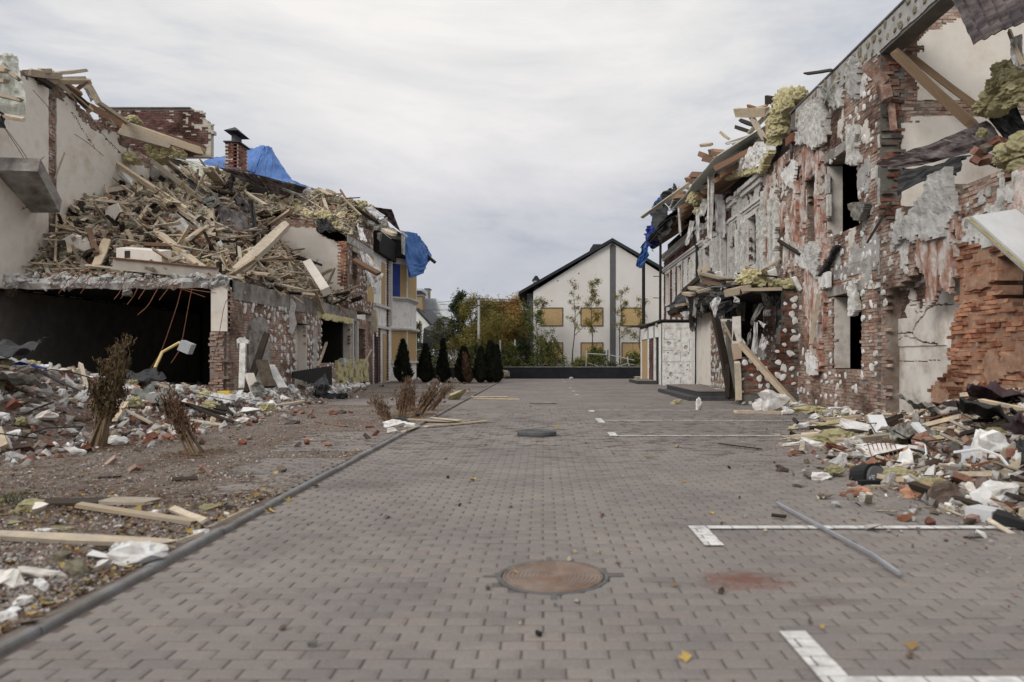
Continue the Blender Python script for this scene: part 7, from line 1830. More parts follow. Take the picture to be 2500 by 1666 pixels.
for i,(q,z,mt,lb) in enumerate((([(710,620),(790,570),(850,640),(780,670)],34,'film',"white crumpled plastic sheet on the maroon roof edge"),([(1300,770),(1370,760),(1500,850),(1420,880)],34.5,'white_pl',"pale blue white window pane lying on the eave rubble"),([(1400,900),(1520,850),(1510,960),(1380,980)],34,'memb_g',"grey crumpled sheet at the eave above the dotted wall"),([(1340,890),(1400,900),(1390,930),(1330,920)],34,'film',"small white sheet below the pale pane"),([(1420,1000),(1470,1000),(1450,1090),(1420,1060)],34,'memb_g',"grey rag hanging from the left eave"),([(720,730),(860,740),(900,820),(830,780)],33.5,'memb_g',"grey board lying in the roof rubble"),([(900,700),(960,680),(950,720),(890,730)],33.8,'film',"small white rag in the roof rubble"),([(480,560),(800,680),(790,700),(470,580)],32.5,'memb_g',"long grey strip along the maroon roof"))):
 sheet(quadpx('E',q,z),12,10,.08,320+i,.015,4,.2,fold=.06).build("torn_sheet",M[mt],None,label=lb,cat="sheet")
 # white plastic film strings hanging down in front of the upper wall
t=thing("hanging_film","long white plastic film strips hanging over the dotted upper wall on the left","film",P('E',1350,1250,32))
for i,(q) in enumerate(([(1255,1150),(1300,1170),(1430,1540),(1370,1500)],[(1300,1180),(1340,1200),(1490,1380),(1440,1470)],[(1240,910),(1290,960),(1340,1080),(1280,1070)],[(1330,1330),(1370,1340),(1420,1560),(1390,1560)])):
 sheet(quadpx('E',q,[32.4,32.4,31.6,31.6]),8,26,.10,340+i,.01,5,.4,fold=.08).build("film_strip",M['film'],t)
for a,b,w_,h,m_,lb in(((1215,1255),(1440,1380),.22,.16,'wood_r',"brown timber sticking out through the hanging white film"),((1120,690),(1270,840),.08,.08,'wood_t',"slim tan stick at the top of the left eave rubble"),((480,565),(820,690),.10,.10,'wood_t',"long thin tan pole on the maroon roof"),((910,610),(1000,660),.3,.05,'wood_t',"square tan board at the eave top against the sky"),((1130,690),(1265,683),.05,.04,'wood_d',"dark splinter pointing right against the sky"),((1235,780),(1430,910),.34,.08,'wood_d',"dark wide board on the left eave rubble"),((1470,970),(1580,1020),.24,.14,'wood_g',"grey rafter end poking out at the left eave"),((620,1190),(920,1300),.12,.08,'wood_d',"dark thin timber across the foot of the cream partition"),((620,1200),(480,970),.12,.08,'wood_t',"tan lath crossing in front of the cream partition"),((790,1380),(930,1470),.1,.1,'wood_t',"tan stick at the corner above the dotted wall"),((590,1250),(830,1275),.06,.05,'wood_g',"thin stick below the fallen concrete post")):
 plank(P('E',*a,31 if a[1]>1100 else 34),P('E',*b,30.5 if a[1]>1100 else 33.6),w_,h,m_,lb)
for(q,z) in(([(1320,1360+40),(1400,1340+20),(1430,1400),(1340,1440)],33.4),([(1315,1450),(1410,1400),(1430,1430),(1330,1490)],33.4)):
 MB().prism(quadpx('E',q,z),(0,.3,0)).build("foam_slab",M['foam'],None,label="white foam cornice piece hanging at the joint with the white house",cat="foam",group="foam cornice pieces at the white house joint")
plank(P('F',1395,440,33.4),P('F',1405,640,33.2),.25,.12,'wood_g',"upright weathered plank hanging beside the white house cornice")
# timbers at the top of the cream wall
for i,(a,b,w_,h,m_) in enumerate((((500,300),(795,268),.06,.10,'wood_g'),((520,345),(775,338),.06,.10,'wood_g'),((350,360),(825,372),.10,.16,'wood_t'),((560,370),(740,490),.12,.14,'wood_r'),((630,460),(830,640),.16,.14,'wood_t'),((680,460),(790,370),.14,.12,'wood_r'),((800,390),(900,570),.30,.06,'wood_g'),((890,560),(1150,740),.14,.12,'wood_g'),((930,620),(1055,795),.14,.05,'wood_g'),((270,290),(560,320),.10,.20,'wood_t'),((360,270),(470,270),.2,.12,'wood_g'),((340,330),(480,420),.1,.2,'wood_d'),((480,330),(640,480),.1,.12,'wood_t'),((600,400),(800,600),.10,.2,'wood_d'),((820,600),(1100,760),.1,.2,'wood_r'),((500,1260),(590,1020),.04,.03,'wood_t'))):
 dd=lambda x:14.9*FPX/(1326-px('A',x,0)[0])
 plank(P('A',*a,max(20,min(28,dd(a[0])))),P('A',*b,max(20,min(28.5,dd(b[0])))-.3),w_,h,m_,("thick " if h>.15 else "slim ")+dict(wood_t='tan',wood_r='reddish',wood_d='dark',wood_g='grey')[m_]+" broken timber "+("jutting at the peak of" if a[0]<530 else "sloping down the middle of" if a[0]<800 else "at the lower right end of")+" the cream wall top","broken timbers on the cream wall",name='roof_timber',cat='timber')
for i,(x,y,s_,mt) in enumerate(((300,300,.35,'memb_g'),(420,380,.3,'wool_p'),(540,430,.35,'wool_p'),(330,350,.25,'wool_p'),(820,600,.3,'wool_p'),(480,310,.3,'wool_p'),(390,300,.3,'wool_p'))):
 wool(P('A',x,y,21.5+x/260),s_,'wool_p',"matted rubble clump on the top edge of the cream wall","clumps on the cream wall top")
t=sheet(quadpx('A',[(740,400),(800,390),(870,520),(820,560)],24.5),10,12,.1,360,.02,4,.3,fold=.06).build("torn_sheet",M['memb_g'],None,label="grey torn sheet caught in timbers above the cream wall",cat="sheet")
sheet(quadpx('A',[(920,760),(975,720),(970,830),(925,830)],25.5),8,10,.1,361,.02,4,.3,fold=.06).build("torn_sheet",M['memb_g'],None,label="small grey rag hanging on the cream wall beside the brown rafter",cat="sheet")
# the big pale sheet with battens at the upper left edge
t=thing("crumpled_sheet","large pale green crumpled roof sheet with battens at the upper left edge","sheet",P('A',0,400,16))
sheet([P('A',-260,120,16),P('A',170,110,16.6),P('A',260,640,16.4),P('A',-260,720,16)],26,26,.30,370,.02,3,.28,fold=.12).build("sheet",M['sheet_p'],t)
for a,b,m_ in(((-200,440),(190,540),'wood_g'),((-200,350),(60,370),'wood_t'),((-200,640),(220,720),'wood_g'),((-200,250),(70,275),'wood_t'),((20,230),(170,350),'wood_g')):
 plank(P('A',*a,16),P('A',*b,15.8),.12,.08,m_,name='batten',parent=t)
sheet(quadpx('A',[(-40,630),(30,650),(45,800),(-30,810)],15.8),8,8,.1,371,.03,3,.3).build("dark_rag",M['membrane'],None,label="black rag below the pale green sheet at the left picture edge",cat="rag")
# cables on the cream wall
for pts in([(30,780),(150,960),(265,1150)],[(45,790),(180,970),(300,1150)],[(300,450),(420,580),(500,700)],[(680,850),(800,930),(945,1050)],[(880,780),(980,900),(1100,1020)],[(400,1060),(300,1150)]):
 MB().tube([P('A',x,y,min(27,14.9*FPX/(1326-px('A',x,0)[0]))-.25) for x,y in pts],.010,4).build("cable",M['wood_d'],None,label="thin dark cable hanging in front of the cream wall",cat="cable",group="cables on the cream wall")
 # reinforcement bars hanging from the slab edge
RB=[[(500,690),(430,738)],[(590,690),(520,740),(432,828)],[(680,680),(600,740),(505,830)],[(640,720),(600,800),(535,885)],[(760,670),(700,760),(617,850)],[(760,690),(690,770),(620,830)],[(830,720),(780,780),(735,822)],[(800,730),(805,790),(733,885)],[(930,730),(890,790),(822,845)],[(1010,735),(960,780),(900,808)],[(1150,745),(1110,820),(1090,880),(1040,938)],[(1240,750),(1180,820),(1100,933)],[(1330,750),(1260,820),(1220,910),(1160,985)],[(1430,755),(1370,790),(1320,850),(1263,935)],[(1540,755),(1460,800),(1410,890),(1350,1000),(1255,1080)],[(1610,765),(1540,830),(1452,944)],[(1690,770),(1650,850),(1620,980),(1540,1220),(1470,1420),(1370,1568)],[(1780,770),(1745,850),(1700,1100),(1660,1320),(1640,1400),(1560,1520)],[(1160,745),(1500,810),(1750,850),(1975,882)],[(1380,760),(1650,840),(1870,917)],[(2050,950),(2000,1250),(1935,1530)]]
for i,pts in enumerate(RB):
 P3=[]
 for k,(x,y) in enumerate(pts):P3.append(P('B',x,y,19.66-.12*k))
 P3.insert(0,P3[0]+Vector((.05,.25,.08)))
 # smooth
 for _ in range(2):
  Q=[P3[0]]
  for a,b in zip(P3[:-1],P3[1:]):Q+=[a.lerp(b,.25),a.lerp(b,.75)]
  Q.append(P3[-1]);P3=Q
 lb=""+("short" if P3[0].z-P3[-1].z<.7 else "longer")+" bent rusty bar hanging from the "+("left end" if P3[0].x<-12.7 else "middle" if P3[0].x<-10.5 else "right end")+" of the slab edge" if i not in(16,17) else("longest rusty bar hanging almost to the ground from the slab" if i==16 else "long rusty bar hanging beside the white plastic elbow")
 MB().tube(P3,.009,5).build("reinforcement_bar",M['rust'],None,label=lb,cat="rebar",group=None if i in(16,17) else "short bars hanging from the slab edge")
chunk(P('B',630,745,19.5),.18,'render_g','concrete_chunk',"small concrete crumb caught on a bar left under the slab",'concrete chunk')
chunk(P('B',1165,875,19.3),.26,'concrete','concrete_chunk',"pale concrete lump stuck on a hanging bar in the middle of the dark opening",'concrete chunk')
# ================================================================== LEFT FACADE BITS
block('F',[(445,420),(495,415),(498,440),(490,560),(480,600),(442,595),(440,510)],(-.02,.05,0),'foam','foam_panel',"tall white foam panel hanging on the dotted wall at its left part",'foam panel',z=23.2)
block('F',[(600,370),(650,325),(685,390),(670,470),(690,560),(650,670),(570,580),(600,470)],(-.1,.08,0),'foam','foam_panel',"large kite shaped white foam panel hanging on the dotted wall",'foam panel',z=24.6)
block('F',[(805,595),(875,600),(880,720),(870,960),(790,965),(795,760)],(-.05,.08,0),'foam','foam_panel',"white broken foam panel standing between the two left openings",'foam panel',z=27.2)
block('F',[(165,690),(195,690),(250,720),(245,745),(150,740),(145,790),(140,705)],(0,.1,0),'foam_wall','foam_panel',"small white foam corner piece on the broken corner pier",'foam panel',z=19.6)
t=thing("black_panel","long black metal panel leaning under the left openings","panel",P('F',820,1050,25))
pp=[P('F',643,1000,23.2),P('F',998,947,28.0),P('F',1000,1150,28.0),P('F',643,1055,23.2)]
MB().prism(pp,(.05,0,0)).build("panel",M['black'],t)
for c_,s_ in(((710,1005),.10),((820,985),.08)):chunk(P('F',*c_,23.4+(c_[0]-643)/80),s_,'foam','speck',"white foam crumb stuck on the black panel",'foam crumb',"crumbs on the black panel")
sheet(quadpx('F',[(840,1110),(950,1010),(1000,1170),(930,1180)],[24,24.5,24.6,24]),10,10,.1,380,.02,3,.1).build("grey_sheet",M['grey_paint'],None,label="bent grey sheet leaning on the right end of the black panel",cat="sheet")
p=Gd('F',930,1260);t=thing("clothes_heap","dark blue and black clothes heap on the ground before the black panel","clothes",p)
sheet([p+Vector((-.35,.1,.04)),p+Vector((.75,.0,.04)),p+Vector((.7,.5,.08)),p+Vector((-.3,.6,.30))],16,14,.10,381,.03,3,.3,fold=.1).build("jeans",M['slate'],t)
sheet([p+Vector((-.4,.2,.08)),p+Vector((.1,.1,.12)),p+Vector((.1,.6,.40)),p+Vector((-.4,.7,.40))],14,12,.14,382,.03,3,.3,fold=.1).build("jacket",M['black'],t)
plank(P('F',230,1190,19.0),P('F',415,655,20.6),.16,.10,'wood_d',"black burnt post leaning against the dotted wall",name='burnt_post',roll=0)
plank(P('F',880,955,27.4),P('F',960,735,29.5),.09,.07,'wood_t',"yellowish batten leaning in the second left opening",name='batten',roll=0)
plank(P('F',1305,920,33),P('F',1370,800,33.5),.07,.05,'wood_t',"thin tan stick in front of the dark door of the white house")
plank(P('F',810,150,26),P('F',930,470,28.0),.13,.06,'wood_t',"long splintered lath hanging down over the ring beam on the left",roll=0)
p=FX('F',1110,910,XL+.1);t=thing("meter_box","small grey meter box on the sill of the second left opening","box",p)
MB().box((p.x-.1,p.y-.2,p.z-.12),(p.x+.08,p.y+.25,p.z+.16)).build("body",M['grey_pl'],t);MB().box((p.x+.08,p.y-.15,p.z-.06),(p.x+.10,p.y+.2,p.z+.10)).build("cover",M['white_pl'],t)
relief(frL,5.4,1.3,.05,lambda U,V:(nz(U,V,207,3)>.47)&(V<1.22+.15*nz(U,V,209,6)),lambda U,V:.04+.12*nz(U,V,208,5),10.2,.2).build("wool_remains",M['wool'],left)
# yellow chair-like pipe with grey elbows
t=thing("yellow_pipe","bent yellow pipe with grey plastic ends rising from the rubble before the dark opening","pipe",P('C',1400,300,17.5))
MB().tube([P('C',1365,390,17),P('C',1480,150,17.4),P('C',1635,62,17.4),P('C',1655,75,17.4)],.035,8).build("pipe",M['pipe_y'],t)
MB().tube([P('C',1145,535,15.8),P('C',1435,362,16.4)],.035,8).build("pipe",M['pipe_y'],t)
MB().beam(P('C',1655,85,17.4),P('C',1750,125,17.4),.24,.26).build("end_box",M['grey_pl'],t)
MB().beam(P('C',1300,430,16),P('C',1400,450,16),.26,.30).build("end_box",M['white_pl'],t)
p=P('C',2050,535,17.4);MB().box((p.x-.15,17.3,.30),(p.x+.15,17.5,.55)).build("yellow_box",M['yellow'],None,label="yellow plastic box beside the broken corner pier",cat="box")
# ================================================================== RUBBLE HEAPS ON THE GROUND
def edgeL(y):return np.interp(y,[8.5,9.3,10.4,12.5,16,20,26,32],[-7.0,-7.0,-6.5,-6.3,-6.5,-7.0,-7.7,-8.2])
def heapL(x,y):
 x=np.asarray(x,float);y=np.asarray(y,float)
 s_=edgeL(y)-x
 A=np.interp(y,[8.5,10,13,17,19.5,21,30],[.75,1.15,1.15,.62,.45,.35,.2])
 W_=np.interp(y,[9,14,19,21,30],[3.0,3.2,3.0,1.8,.8])
 h=A*sm(s_/W_)*(.75+.6*(fbm(x*.9,y*.9,51)))
 h=h+(s_>0)*np.minimum(s_*.4,1)*(fbm(x*3,y*3,52)-.45)*.22
 return np.maximum(h,0)+.02
def edgeR(y):return.22+np.interp(y,[4.6,5.6,6.2,7.9,9.5,10.9,12.2,13.8,15.5,19],[4.0,3.6,3.25,3.45,3.9,4.25,4.5,5.4,6.6,7.2])
def heapR(x,y):
 x=np.asarray(x,float);y=np.asarray(y,float)
 s_=x-edgeR(y)
 A=np.interp(y,[4.5,6,8,11,13,15,18],[.4,.8,1.05,.72,.42,.25,.12])
 h=A*sm(s_/3.2)*(.7+.7*fbm(x*1.1,y*1.1,61))
 h=h+(s_>0)*np.minimum(s_*.4,1)*(fbm(x*3,y*3,62)-.42)*.22
 return np.maximum(h,0)
M['heap']=pm("heap_fines",[(.25,(.06,.042,.034)),(.5,(.17,.12,.10)),(.75,(.33,.28,.25))],ns=10,bs=45,bump=1,bd=.04,rv=.2,world=True)
def heap_mesh(f,edge,sgn,x0,x1,y0,y1,name):
 st=.12;xs=np.arange(x0,x1,st);ys=np.arange(y0,y1,st);X,Y=np.meshgrid(xs,ys);Z=f(X,Y)-.0
 S_=(edge(Y)-X)*sgn
 n=len(xs);V=np.stack([X,Y,Z+.0],-1).reshape(-1,3)
 I,J=np.meshgrid(np.arange(n-1),np.arange(len(ys)-1));I,J=I.ravel(),J.ravel()
 k=S_[J,I]>-.05;I,J=I[k],J[k]
 F=np.stack([J*n+I,J*n+I+1,(J+1)*n+I+1,(J+1)*n+I],1)
 MB().add(V,F,0,RNG.random(len(F))).build(name,M['heap'],kind='stuff')
heap_mesh(heapL,edgeL,1,-16,-6.2,8.4,31,"rubble_heap")
heap_mesh(heapR,edgeR,-1,3.2,7.35,4.4,18.5,"rubble_heap")
def dL(x,y):
 s_=edgeL(y)-x
 return np.where(s_>0,1.0,np.clip(.30+s_*.35,0,.3)*1.0)
def dR(x,y):
 s_=x-edgeR(y)
 return np.where(s_>0,1.0,np.clip(.28+s_*.28,0,.28))
debris(heapL,(-14.5,-5.2,8.6,30),dict(rock=(17000,.03,.20,1,3,0),foam=(1500,.03,.17,1,3,1),spl=(1100,.08,.5,6,.7,2),conc=(1500,.05,.30,1,3,3)),"heap_pieces",None,None,[M['rub_g'],M['foam'],M['wood_t'],M['render_g']],dens=dL)
debris(heapR,(2.6,7.3,4.4,18.5),dict(rock=(8500,.02,.15,1,3,0),foam=(600,.03,.13,1,3,1),spl=(1500,.08,.6,6,.7,2),conc=(500,.04,.18,1,3,3),woo=(300,.05,.2,1,3,4),splk=(900,.08,.6,6,.7,5)),"heap_pieces",None,None,[M['rub_g'],M['foam'],M['wood_g'],M['render_g'],M['wool'],M['wood_d']],dens=dR)
# single bricks, foam blocks and chunks that can be picked out
def dLi(x,y):return float(np.clip(dL(x,y),0,1))*(1.0 if y<15 else.6)
for p in on_f(heapL,120,(-12,-5.6,8.8,20),dLi):brz(p+Vector((0,0,.05)),('brick_d','brick','brick_d','brick_o'),(random.uniform(.12,.25),.12,.07),"red bricks in the left heap")
for p in on_f(heapL,100,(-12,-5.4,8.8,22),dLi):chz(p+Vector((0,0,.05)),random.uniform(.10,.30),('foam',),'foam_chunk','foam',"white foam chunks in the left heap")
for p in on_f(heapL,90,(-12,-5.8,9,20),dLi):chz(p+Vector((0,0,.05)),random.uniform(.14,.36),('render_g','concrete','plaster'),'concrete_chunk','concrete chunk',"concrete chunks in the left heap")
for p in on_f(heapL,26,(-11,-6,9,18),dLi):wool(p+Vector((0,0,.05)),random.uniform(.15,.38),'wool',zl("yellow wool tuft",p),"yellow wool in the left heap")
loose(heapL,26,(-11,-6.2,9.5,20),(.5,1.5),.05,["broken plank in the rubble heap at left"],"planks in the left heap",mats_=('wood_t','wood_g','wood_d'),dens=dLi,lift=.06,flat=.2)
def dRi(x,y):return float(np.clip(dR(x,y),0,1))
for p in on_f(heapR,60,(3.0,7.2,5.0,15.5),dRi):brz(p+Vector((0,0,.05)),('brick_d','brick','brick_d'),(random.uniform(.10,.24),.11,.065),"red bricks in the right debris")
for p in on_f(heapR,34,(3.2,7.2,5.0,15.5),dRi):chz(p+Vector((0,0,.05)),random.uniform(.08,.30),('foam',),'foam_chunk','foam',"white foam chunks in the right debris")
for p in on_f(heapR,36,(3.4,7.2,5.5,15),dRi):chz(p+Vector((0,0,.05)),random.uniform(.10,.28),('render_g','concrete','plaster','concrete_d'),'concrete_chunk','concrete chunk',"concrete chunks in the right debris")
loose(heapR,40,(3.6,7.1,5.4,14.5),(.3,1.2),.04,["splintered plank in the debris at right"],"planks in the right debris",mats_=('wood_t','wood_g','wood_d','wood_d'),dens=dRi,lift=.06,flat=.25)
# foam row at the foot of the left facade
for i in range(70):
 y=random.uniform(17,33);x=-8.3+random.uniform(-.3,1.3)*(1 if y<26 else.5)+(y-17)*-.02
 chunk(Vector((x,y,float(heapL(x,y))+.08)),random.uniform(.15,.42),'foam','foam_chunk',"white foam chunk at the left dotted wall foot "+("by the broken corner" if y<21 else "by the boulder" if y<25 else "by the black panel" if y<29 else "near the white house")+(", outer" if x>-8 else ""),'foam',"white foam chunks along the left wall foot")
for(x,y,s_,mt,lb) in((720,1130,(1.5,.6,.75),'render_g',"largest pale concrete boulder at the foot of the dotted wall"),(560,1110,(.5,.4,.9),'render_g',"upright concrete lump beside the largest boulder"),(640,1170,(.5,.4,.3),'foam',"white foam lump left of the largest boulder"),(1040,1145,(.45,.3,.35),'foam',"white foam block right of the black panel"),(1095,1165,(.4,.3,.4),'foam',"white foam lump at the right foot of the black panel"),(270,1385,(.62,.3,.25),'foam',"rectangular white foam block in front of the left heap"),(640,1455,(.35,.3,.2),'concrete',"grey stone on the gravel between heap and shrubs")):
 p=Gd('F',x,y+30);chunk(p+Vector((0,0,s_[2]*.42)),s_,mt,'rubble_boulder' if s_[0]>1 else 'rubble_chunk',lb,'rubble chunk',rot=(random.uniform(-.2,.2),random.uniform(-.2,.2),random.uniform(-.3,.3)))
for i,(a,b,w_,h,m_,z0,z1,lb) in enumerate((((255,1020),(330,1230),.22,.1,'plaster',19,18.8,''),((370,900),(440,1140),.3,.1,'bark',19.4,19.0,''),((440,950),(560,1160),.25,.12,'render_g',19.8,19.2,''),((200,740),(190,1150),.16,.08,'foam_wall',19.5,19.2,''))):
 MB().beam(P('F',*a,z0),P('F',*b,z1),w_,h).build("debris_strip",M[m_],None,label=("beige","dark","grey","white")[i]+" torn lining strip hanging down the broken corner on the left",cat="strip",group="torn linings at the left corner")
for q,sd,mt in(([(250,1130),(340,1080),(430,1200),(300,1240)],391,'memb_g'),([(160,1240),(330,1220),(430,1310),(200,1290)],392,'film')):
 sheet(quadpx('F',q,18.6),12,10,.12,sd,.02,3,.3,fold=.1).build("torn_sheet",M[mt],None,label="crumpled pale sheet on the ground by the broken corner pier",cat="sheet",group="sheets by the corner pier")
 # ---- left foreground items
t=thing("striped_bag","white blue bag with dark strap on top of the heap at the left edge","bag",P('C',200,300,12.6))
sheet([P('C',-60,190,12.8),P('C',230,210,12.9),P('C',545,420,12.4),P('C',20,370,12.2)],22,14,.14,400,.03,3,.15,fold=.05).build("bag",M['white_pl'],t)
MB().tube([P('C',20,300,12.2),P('C',120,262,12.3),P('C',230,258,12.3),P('C',400,340,12.0),P('C',560,430,12.0),P('C',740,508,12.0)],[.015,.02,.025,.025,.022,.01],8).build("strap",M['membrane'],t)
MB().tube([P('C',60,280,12.1),P('C',180,245,12.2),P('C',420,300,12.0)],.02,6).build("blue_stripe",M['tarp_d'],t)
def pk(c,a,b,w_,h,m_,lb,z0=None,za=.03,zb=.03,**k):
 p,q=Gd(c,*a,za),Gd(c,*b,zb);plank(p,q,w_,h,m_,lb,**k)
pk('D',(700,262),(1720,415),.07,.035,'wood_t',"long tan board lying diagonally on the gravel at left",za=.06,zb=.06,roll=.1)
pk('D',(-200,515),(1495,600),.06,.045,'wood_g',"longest brown pole lying level across the left foreground",za=.07,zb=.07)
pk('D',(180,235),(900,225),.26,.02,'wood_d',"flat dark grey board on the gravel at left",za=.04,zb=.04,roll=0)
pk('D',(905,222),(1340,232),.20,.03,'wood_g',"flat whitish plasterboard strip beside the dark board",za=.05,zb=.05,roll=0)
pk('D',(1500,290),(1780,400),.06,.02,'wood_g',"white splinter lying at the right end of the tan board",za=.07,zb=.08)
pk('D',(1500,45),(1720,35),.06,.04,'wood_d',"short dark stick on open gravel")
pk('D',(860,25),(1060,12),.03,.02,'wood_d',"thin dark stick on gravel left of the short one")
pk('D',(1560,580),(1780,500),.06,.03,'wood_g',"short grey white stick beside the kerb")
pk('D',(760,600),(940,650),.08,.02,'wood_d',"dark slat under the longest pole")
pk('D',(1800,470),(2150,300),.08,.03,'wood_g',"weathered lath lying along the kerb")
pk('F',(860,1455),(1140,1500),.10,.03,'wood_r',"reddish flat board on the gravel before the dry shrubs",za=.04,zb=.04)
pk('F',(1710,1435),(2220,1455),.22,.02,'wood_t',"light board crossing the kerb beneath the dry shrubs",za=.05,zb=.03,roll=0)
pk('F',(1860,1500),(2420,1450),.10,.025,'wood_t',"long slim board lying from the kerb onto the paving",za=.03,zb=.03,roll=0)
pk('F',(1930,1420),(2180,1445),.12,.015,'wood_g',"white topped board on the stack over the kerb",za=.08,zb=.07,roll=0)
pk('N',(130,288),(370,290),.08,.03,'wood_t',"shorter of the two tan laths lying on the paving by the far kerb",za=.02,zb=.02)
pk('N',(150,294),(440,301),.08,.03,'wood_t',"longer of the two tan laths lying on the paving by the far kerb",za=.02,zb=.02)
pk('F',(1660,1545),(1800,1495),.10,.03,'wood_g',"grey slat at the kerb end beside foam scraps")
pk('N',(1710,583),(1980,618),.025,.02,'wood_d',"dark branch lying on the paving at right")
pk('N',(510,327),(678,329),.03,.015,'wood_d',"thin dark stick across the far manhole cover")
pk('M',(905,183),(988,192),.03,.02,'wood_d',"short black stick near the grey metal strip")
pk('H',(890,1405),(1300,1412),.10,.08,'wood_t',"brown plank at the foot of the dotted porch wall")
pk('K',(380,1450),(600,1462),.05,.04,'wood_d',"dark lath along the foot of the middle right wall")
t=thing("metal_strip","long bent grey metal strip lying diagonally on the paving at right","metal strip",Gd('M',1300,300))
a_,m1,b_=Gd('M',930,112,.03),Gd('M',1480,408,.03),Gd('M',1635,518,.03)
MB().beam(a_,m1,.024,.02).beam(m1,b_,.024,.02).build("strip",M['alu'],t)
# foam and scraps in the left foreground bed
for(x,y,s_,mt,nm,lb) in((1230,760,(.30,.18,.13),'foam','foam_block',"largest white crumbling foam block against the kerb at lower left"),(900,750,(.22,.06,.05),'foam','foam_block',"narrow white foam strip left of the largest foam block"),(1040,690,(.12,.1,.08),'foam','foam_block',"small white foam lump above the largest block"),(900,860,(.09,.08,.09),'foam','foam_block',"white oval foam lump standing in yellow leaves"),(690,870,(.16,.12,.07),'wool_p','foam_block',"yellowish scrap in the lower left bed"),(520,750,(.12,.1,.08),'wool_p','foam_block',"pale wool tuft in the lower left bed"),(375,1000,(.08,.06,.06),'foam','foam_block',"small white lump on dark leaves at lower left"),(185,1140,(.09,.07,.06),'foam','foam_block',"white lump near the left edge bottom"),(95,1240,(.08,.07,.06),'foam','foam_block',"white chip at the bottom left"),(40,1300,(.10,.08,.06),'foam','foam_block',"white chip cluster at the far bottom left"),(230,1310,(.14,.06,.03),'wool_p','foam_block',"cream scrap at the bottom left"),(350,355,(.11,.07,.12),'plaster','plaster_piece',"beige brick shaped piece standing beside yellow wool"),(240,320,(.22,.16,.12),'wool','wool_piece',"yellow wool lump near the left edge in the foreground"),(130,450,(.10,.06,.05),'wool','wool_piece',"orange yellow chip near the left edge"),(560,490,(.14,.07,.04),'wool','wool_piece',"yellow scrap above the longest pole"),(410,495,(.16,.06,.03),'foam','foam_block',"white flakes above the longest pole"),(1330,370,(.12,.08,.07),'plaster','plaster_piece',"cream chunk resting on the tan board"),(1030,465,(.07,.05,.03),'foam','foam_block',"white flake right of centre in the gravel bed"),(360,900,(.22,.05,.06),'plaster_c','plaster_piece',"beige curved strip in the lower left bed"),(30,960,(.24,.14,.09),'plaster_c','plaster_piece',"beige chunk at the left edge of the lower bed"),(1740,520,(.12,.05,.04),'foam','foam_block',"white chip beside the kerb"),(1990,300,(.16,.12,.03),'wood_d','slate_piece',"dark flat stone by the kerb"),(1830,300,(.14,.1,.05),'wool','wool_piece',"yellow tuft beside the dark flat stone"),(1980,355,(.05,.04,.03),'foam','foam_block',"white crumb on the kerb edge")):
 p=Gd('D',x,y,.02);chunk(p+Vector((0,0,s_[2]*.4)),tuple(k*1.25 for k in s_),mt,nm,lb,'scrap',rot=(random.uniform(-.2,.2),random.uniform(-.2,.2),random.uniform(-.5,.5)))
 # dark leaf litter and yellow leaves
LEAFV=np.array([(0,-.5,0),(.28,-.22,.05),(.5,.0,.12),(.2,.12,.02),(.12,.5,.10),(-.14,.2,.02),(-.5,.12,.14),(-.26,-.2,.04)]);
LEAFF=[(0,1,3,5),(0,5,7,0),(1,2,3,3),(3,4,5,5),(5,6,7,7)]
LEAFF=[(0,1,3),(0,3,5),(0,5,7),(1,2,3),(3,4,5),(5,6,7)]
lme=[MB().add(LEAFV*[1,1,1+i*.7],LEAFF,0,i*.3).mesh("leaf",M['leaf_y']) for i in range(3)]
def leaf(p,s_,lb,g):
 R=Euler((random.uniform(-.5,.5),random.uniform(-.5,.5),random.uniform(0,6.28))).to_matrix().to_4x4()
 s_*=.8
 return link("fallen_leaf",lme[random.randrange(3)],None,lb,"leaf",g,mat=Matrix.Translation(p+Vector((0,0,.012)))@R@Matrix.Diagonal((s_,s_,s_,1)))
for(c,x,y,s_,lb) in(('M',405,1015,.085,"yellow maple leaf on the paving near the bottom centre right"),('M',1710,945,.09,"curled yellow leaf on the paving at lower right"),('M',1195,838,.04,"small orange leaf between the parking marks"),('M',560,178,.06,"brown curled leaf above the upper parking corner"),('M',345,595,.07,"brown curled leaf left of the brick dust stain"),('Q',1015,395,.05,"yellow leaf lying on the rusty manhole cover"),('Q',1795,205,.045,"round yellow leaf beyond the rusty manhole cover"),('Q',1580,200,.05,"flat yellow leaf beyond the rusty manhole cover"),('Q',248,780,.03,"tiny yellow leaf at lower left of the manhole"),('O',790,960,.13,"yellow leaf pair lying against the kerb"),('O',590,1060,.12,"ochre leaf by the kerb below the pair"),('O',460,1145,.14,"bright orange yellow leaf beside the kerb"),('O',1710,765,.09,"ochre leaf on the middle of the paving"),('O',1900,915,.11,"brown leaf on the paving ahead of the manhole"),('N',140,825,.10,"brown crumpled leaf on the left paving"),('N',1040,650,.11,"orange leaf near the middle of the paving"),('N',685,476,.14,"red brown leaf behind the raised manhole cover"),('N',1260,675,.12,"dark red leaf on the paving right of centre"),('N',258,527,.13,"orange leaf left of the raised manhole cover"),('N',1665,1035,.10,"brown leaf above the white parking corner"),('N',1490,832,.09,"tan leaf on the paving in mid right"),('N',1450,608,.14,"tan leaf between the far parking lines"),('D',2090,1155,.05,"yellow leaf alone on the left paving")):
 leaf(Gd(c,x,y) if c!='Q' else(Vector(((1000+x/3.92-1326)*EYE/(1300+y/3.92-875),EYE*FPX/(1300+y/3.92-875),.0))),s_,lb,None)
pts=[]
while len(pts)<240:
 y=2.9+9*random.random()**1.3;x=-2.6-random.random()**1.6*min(5,.79*y-2.2 if y>3.4 else.4)
 if x>-.8*y-.1:pts.append((x,y))
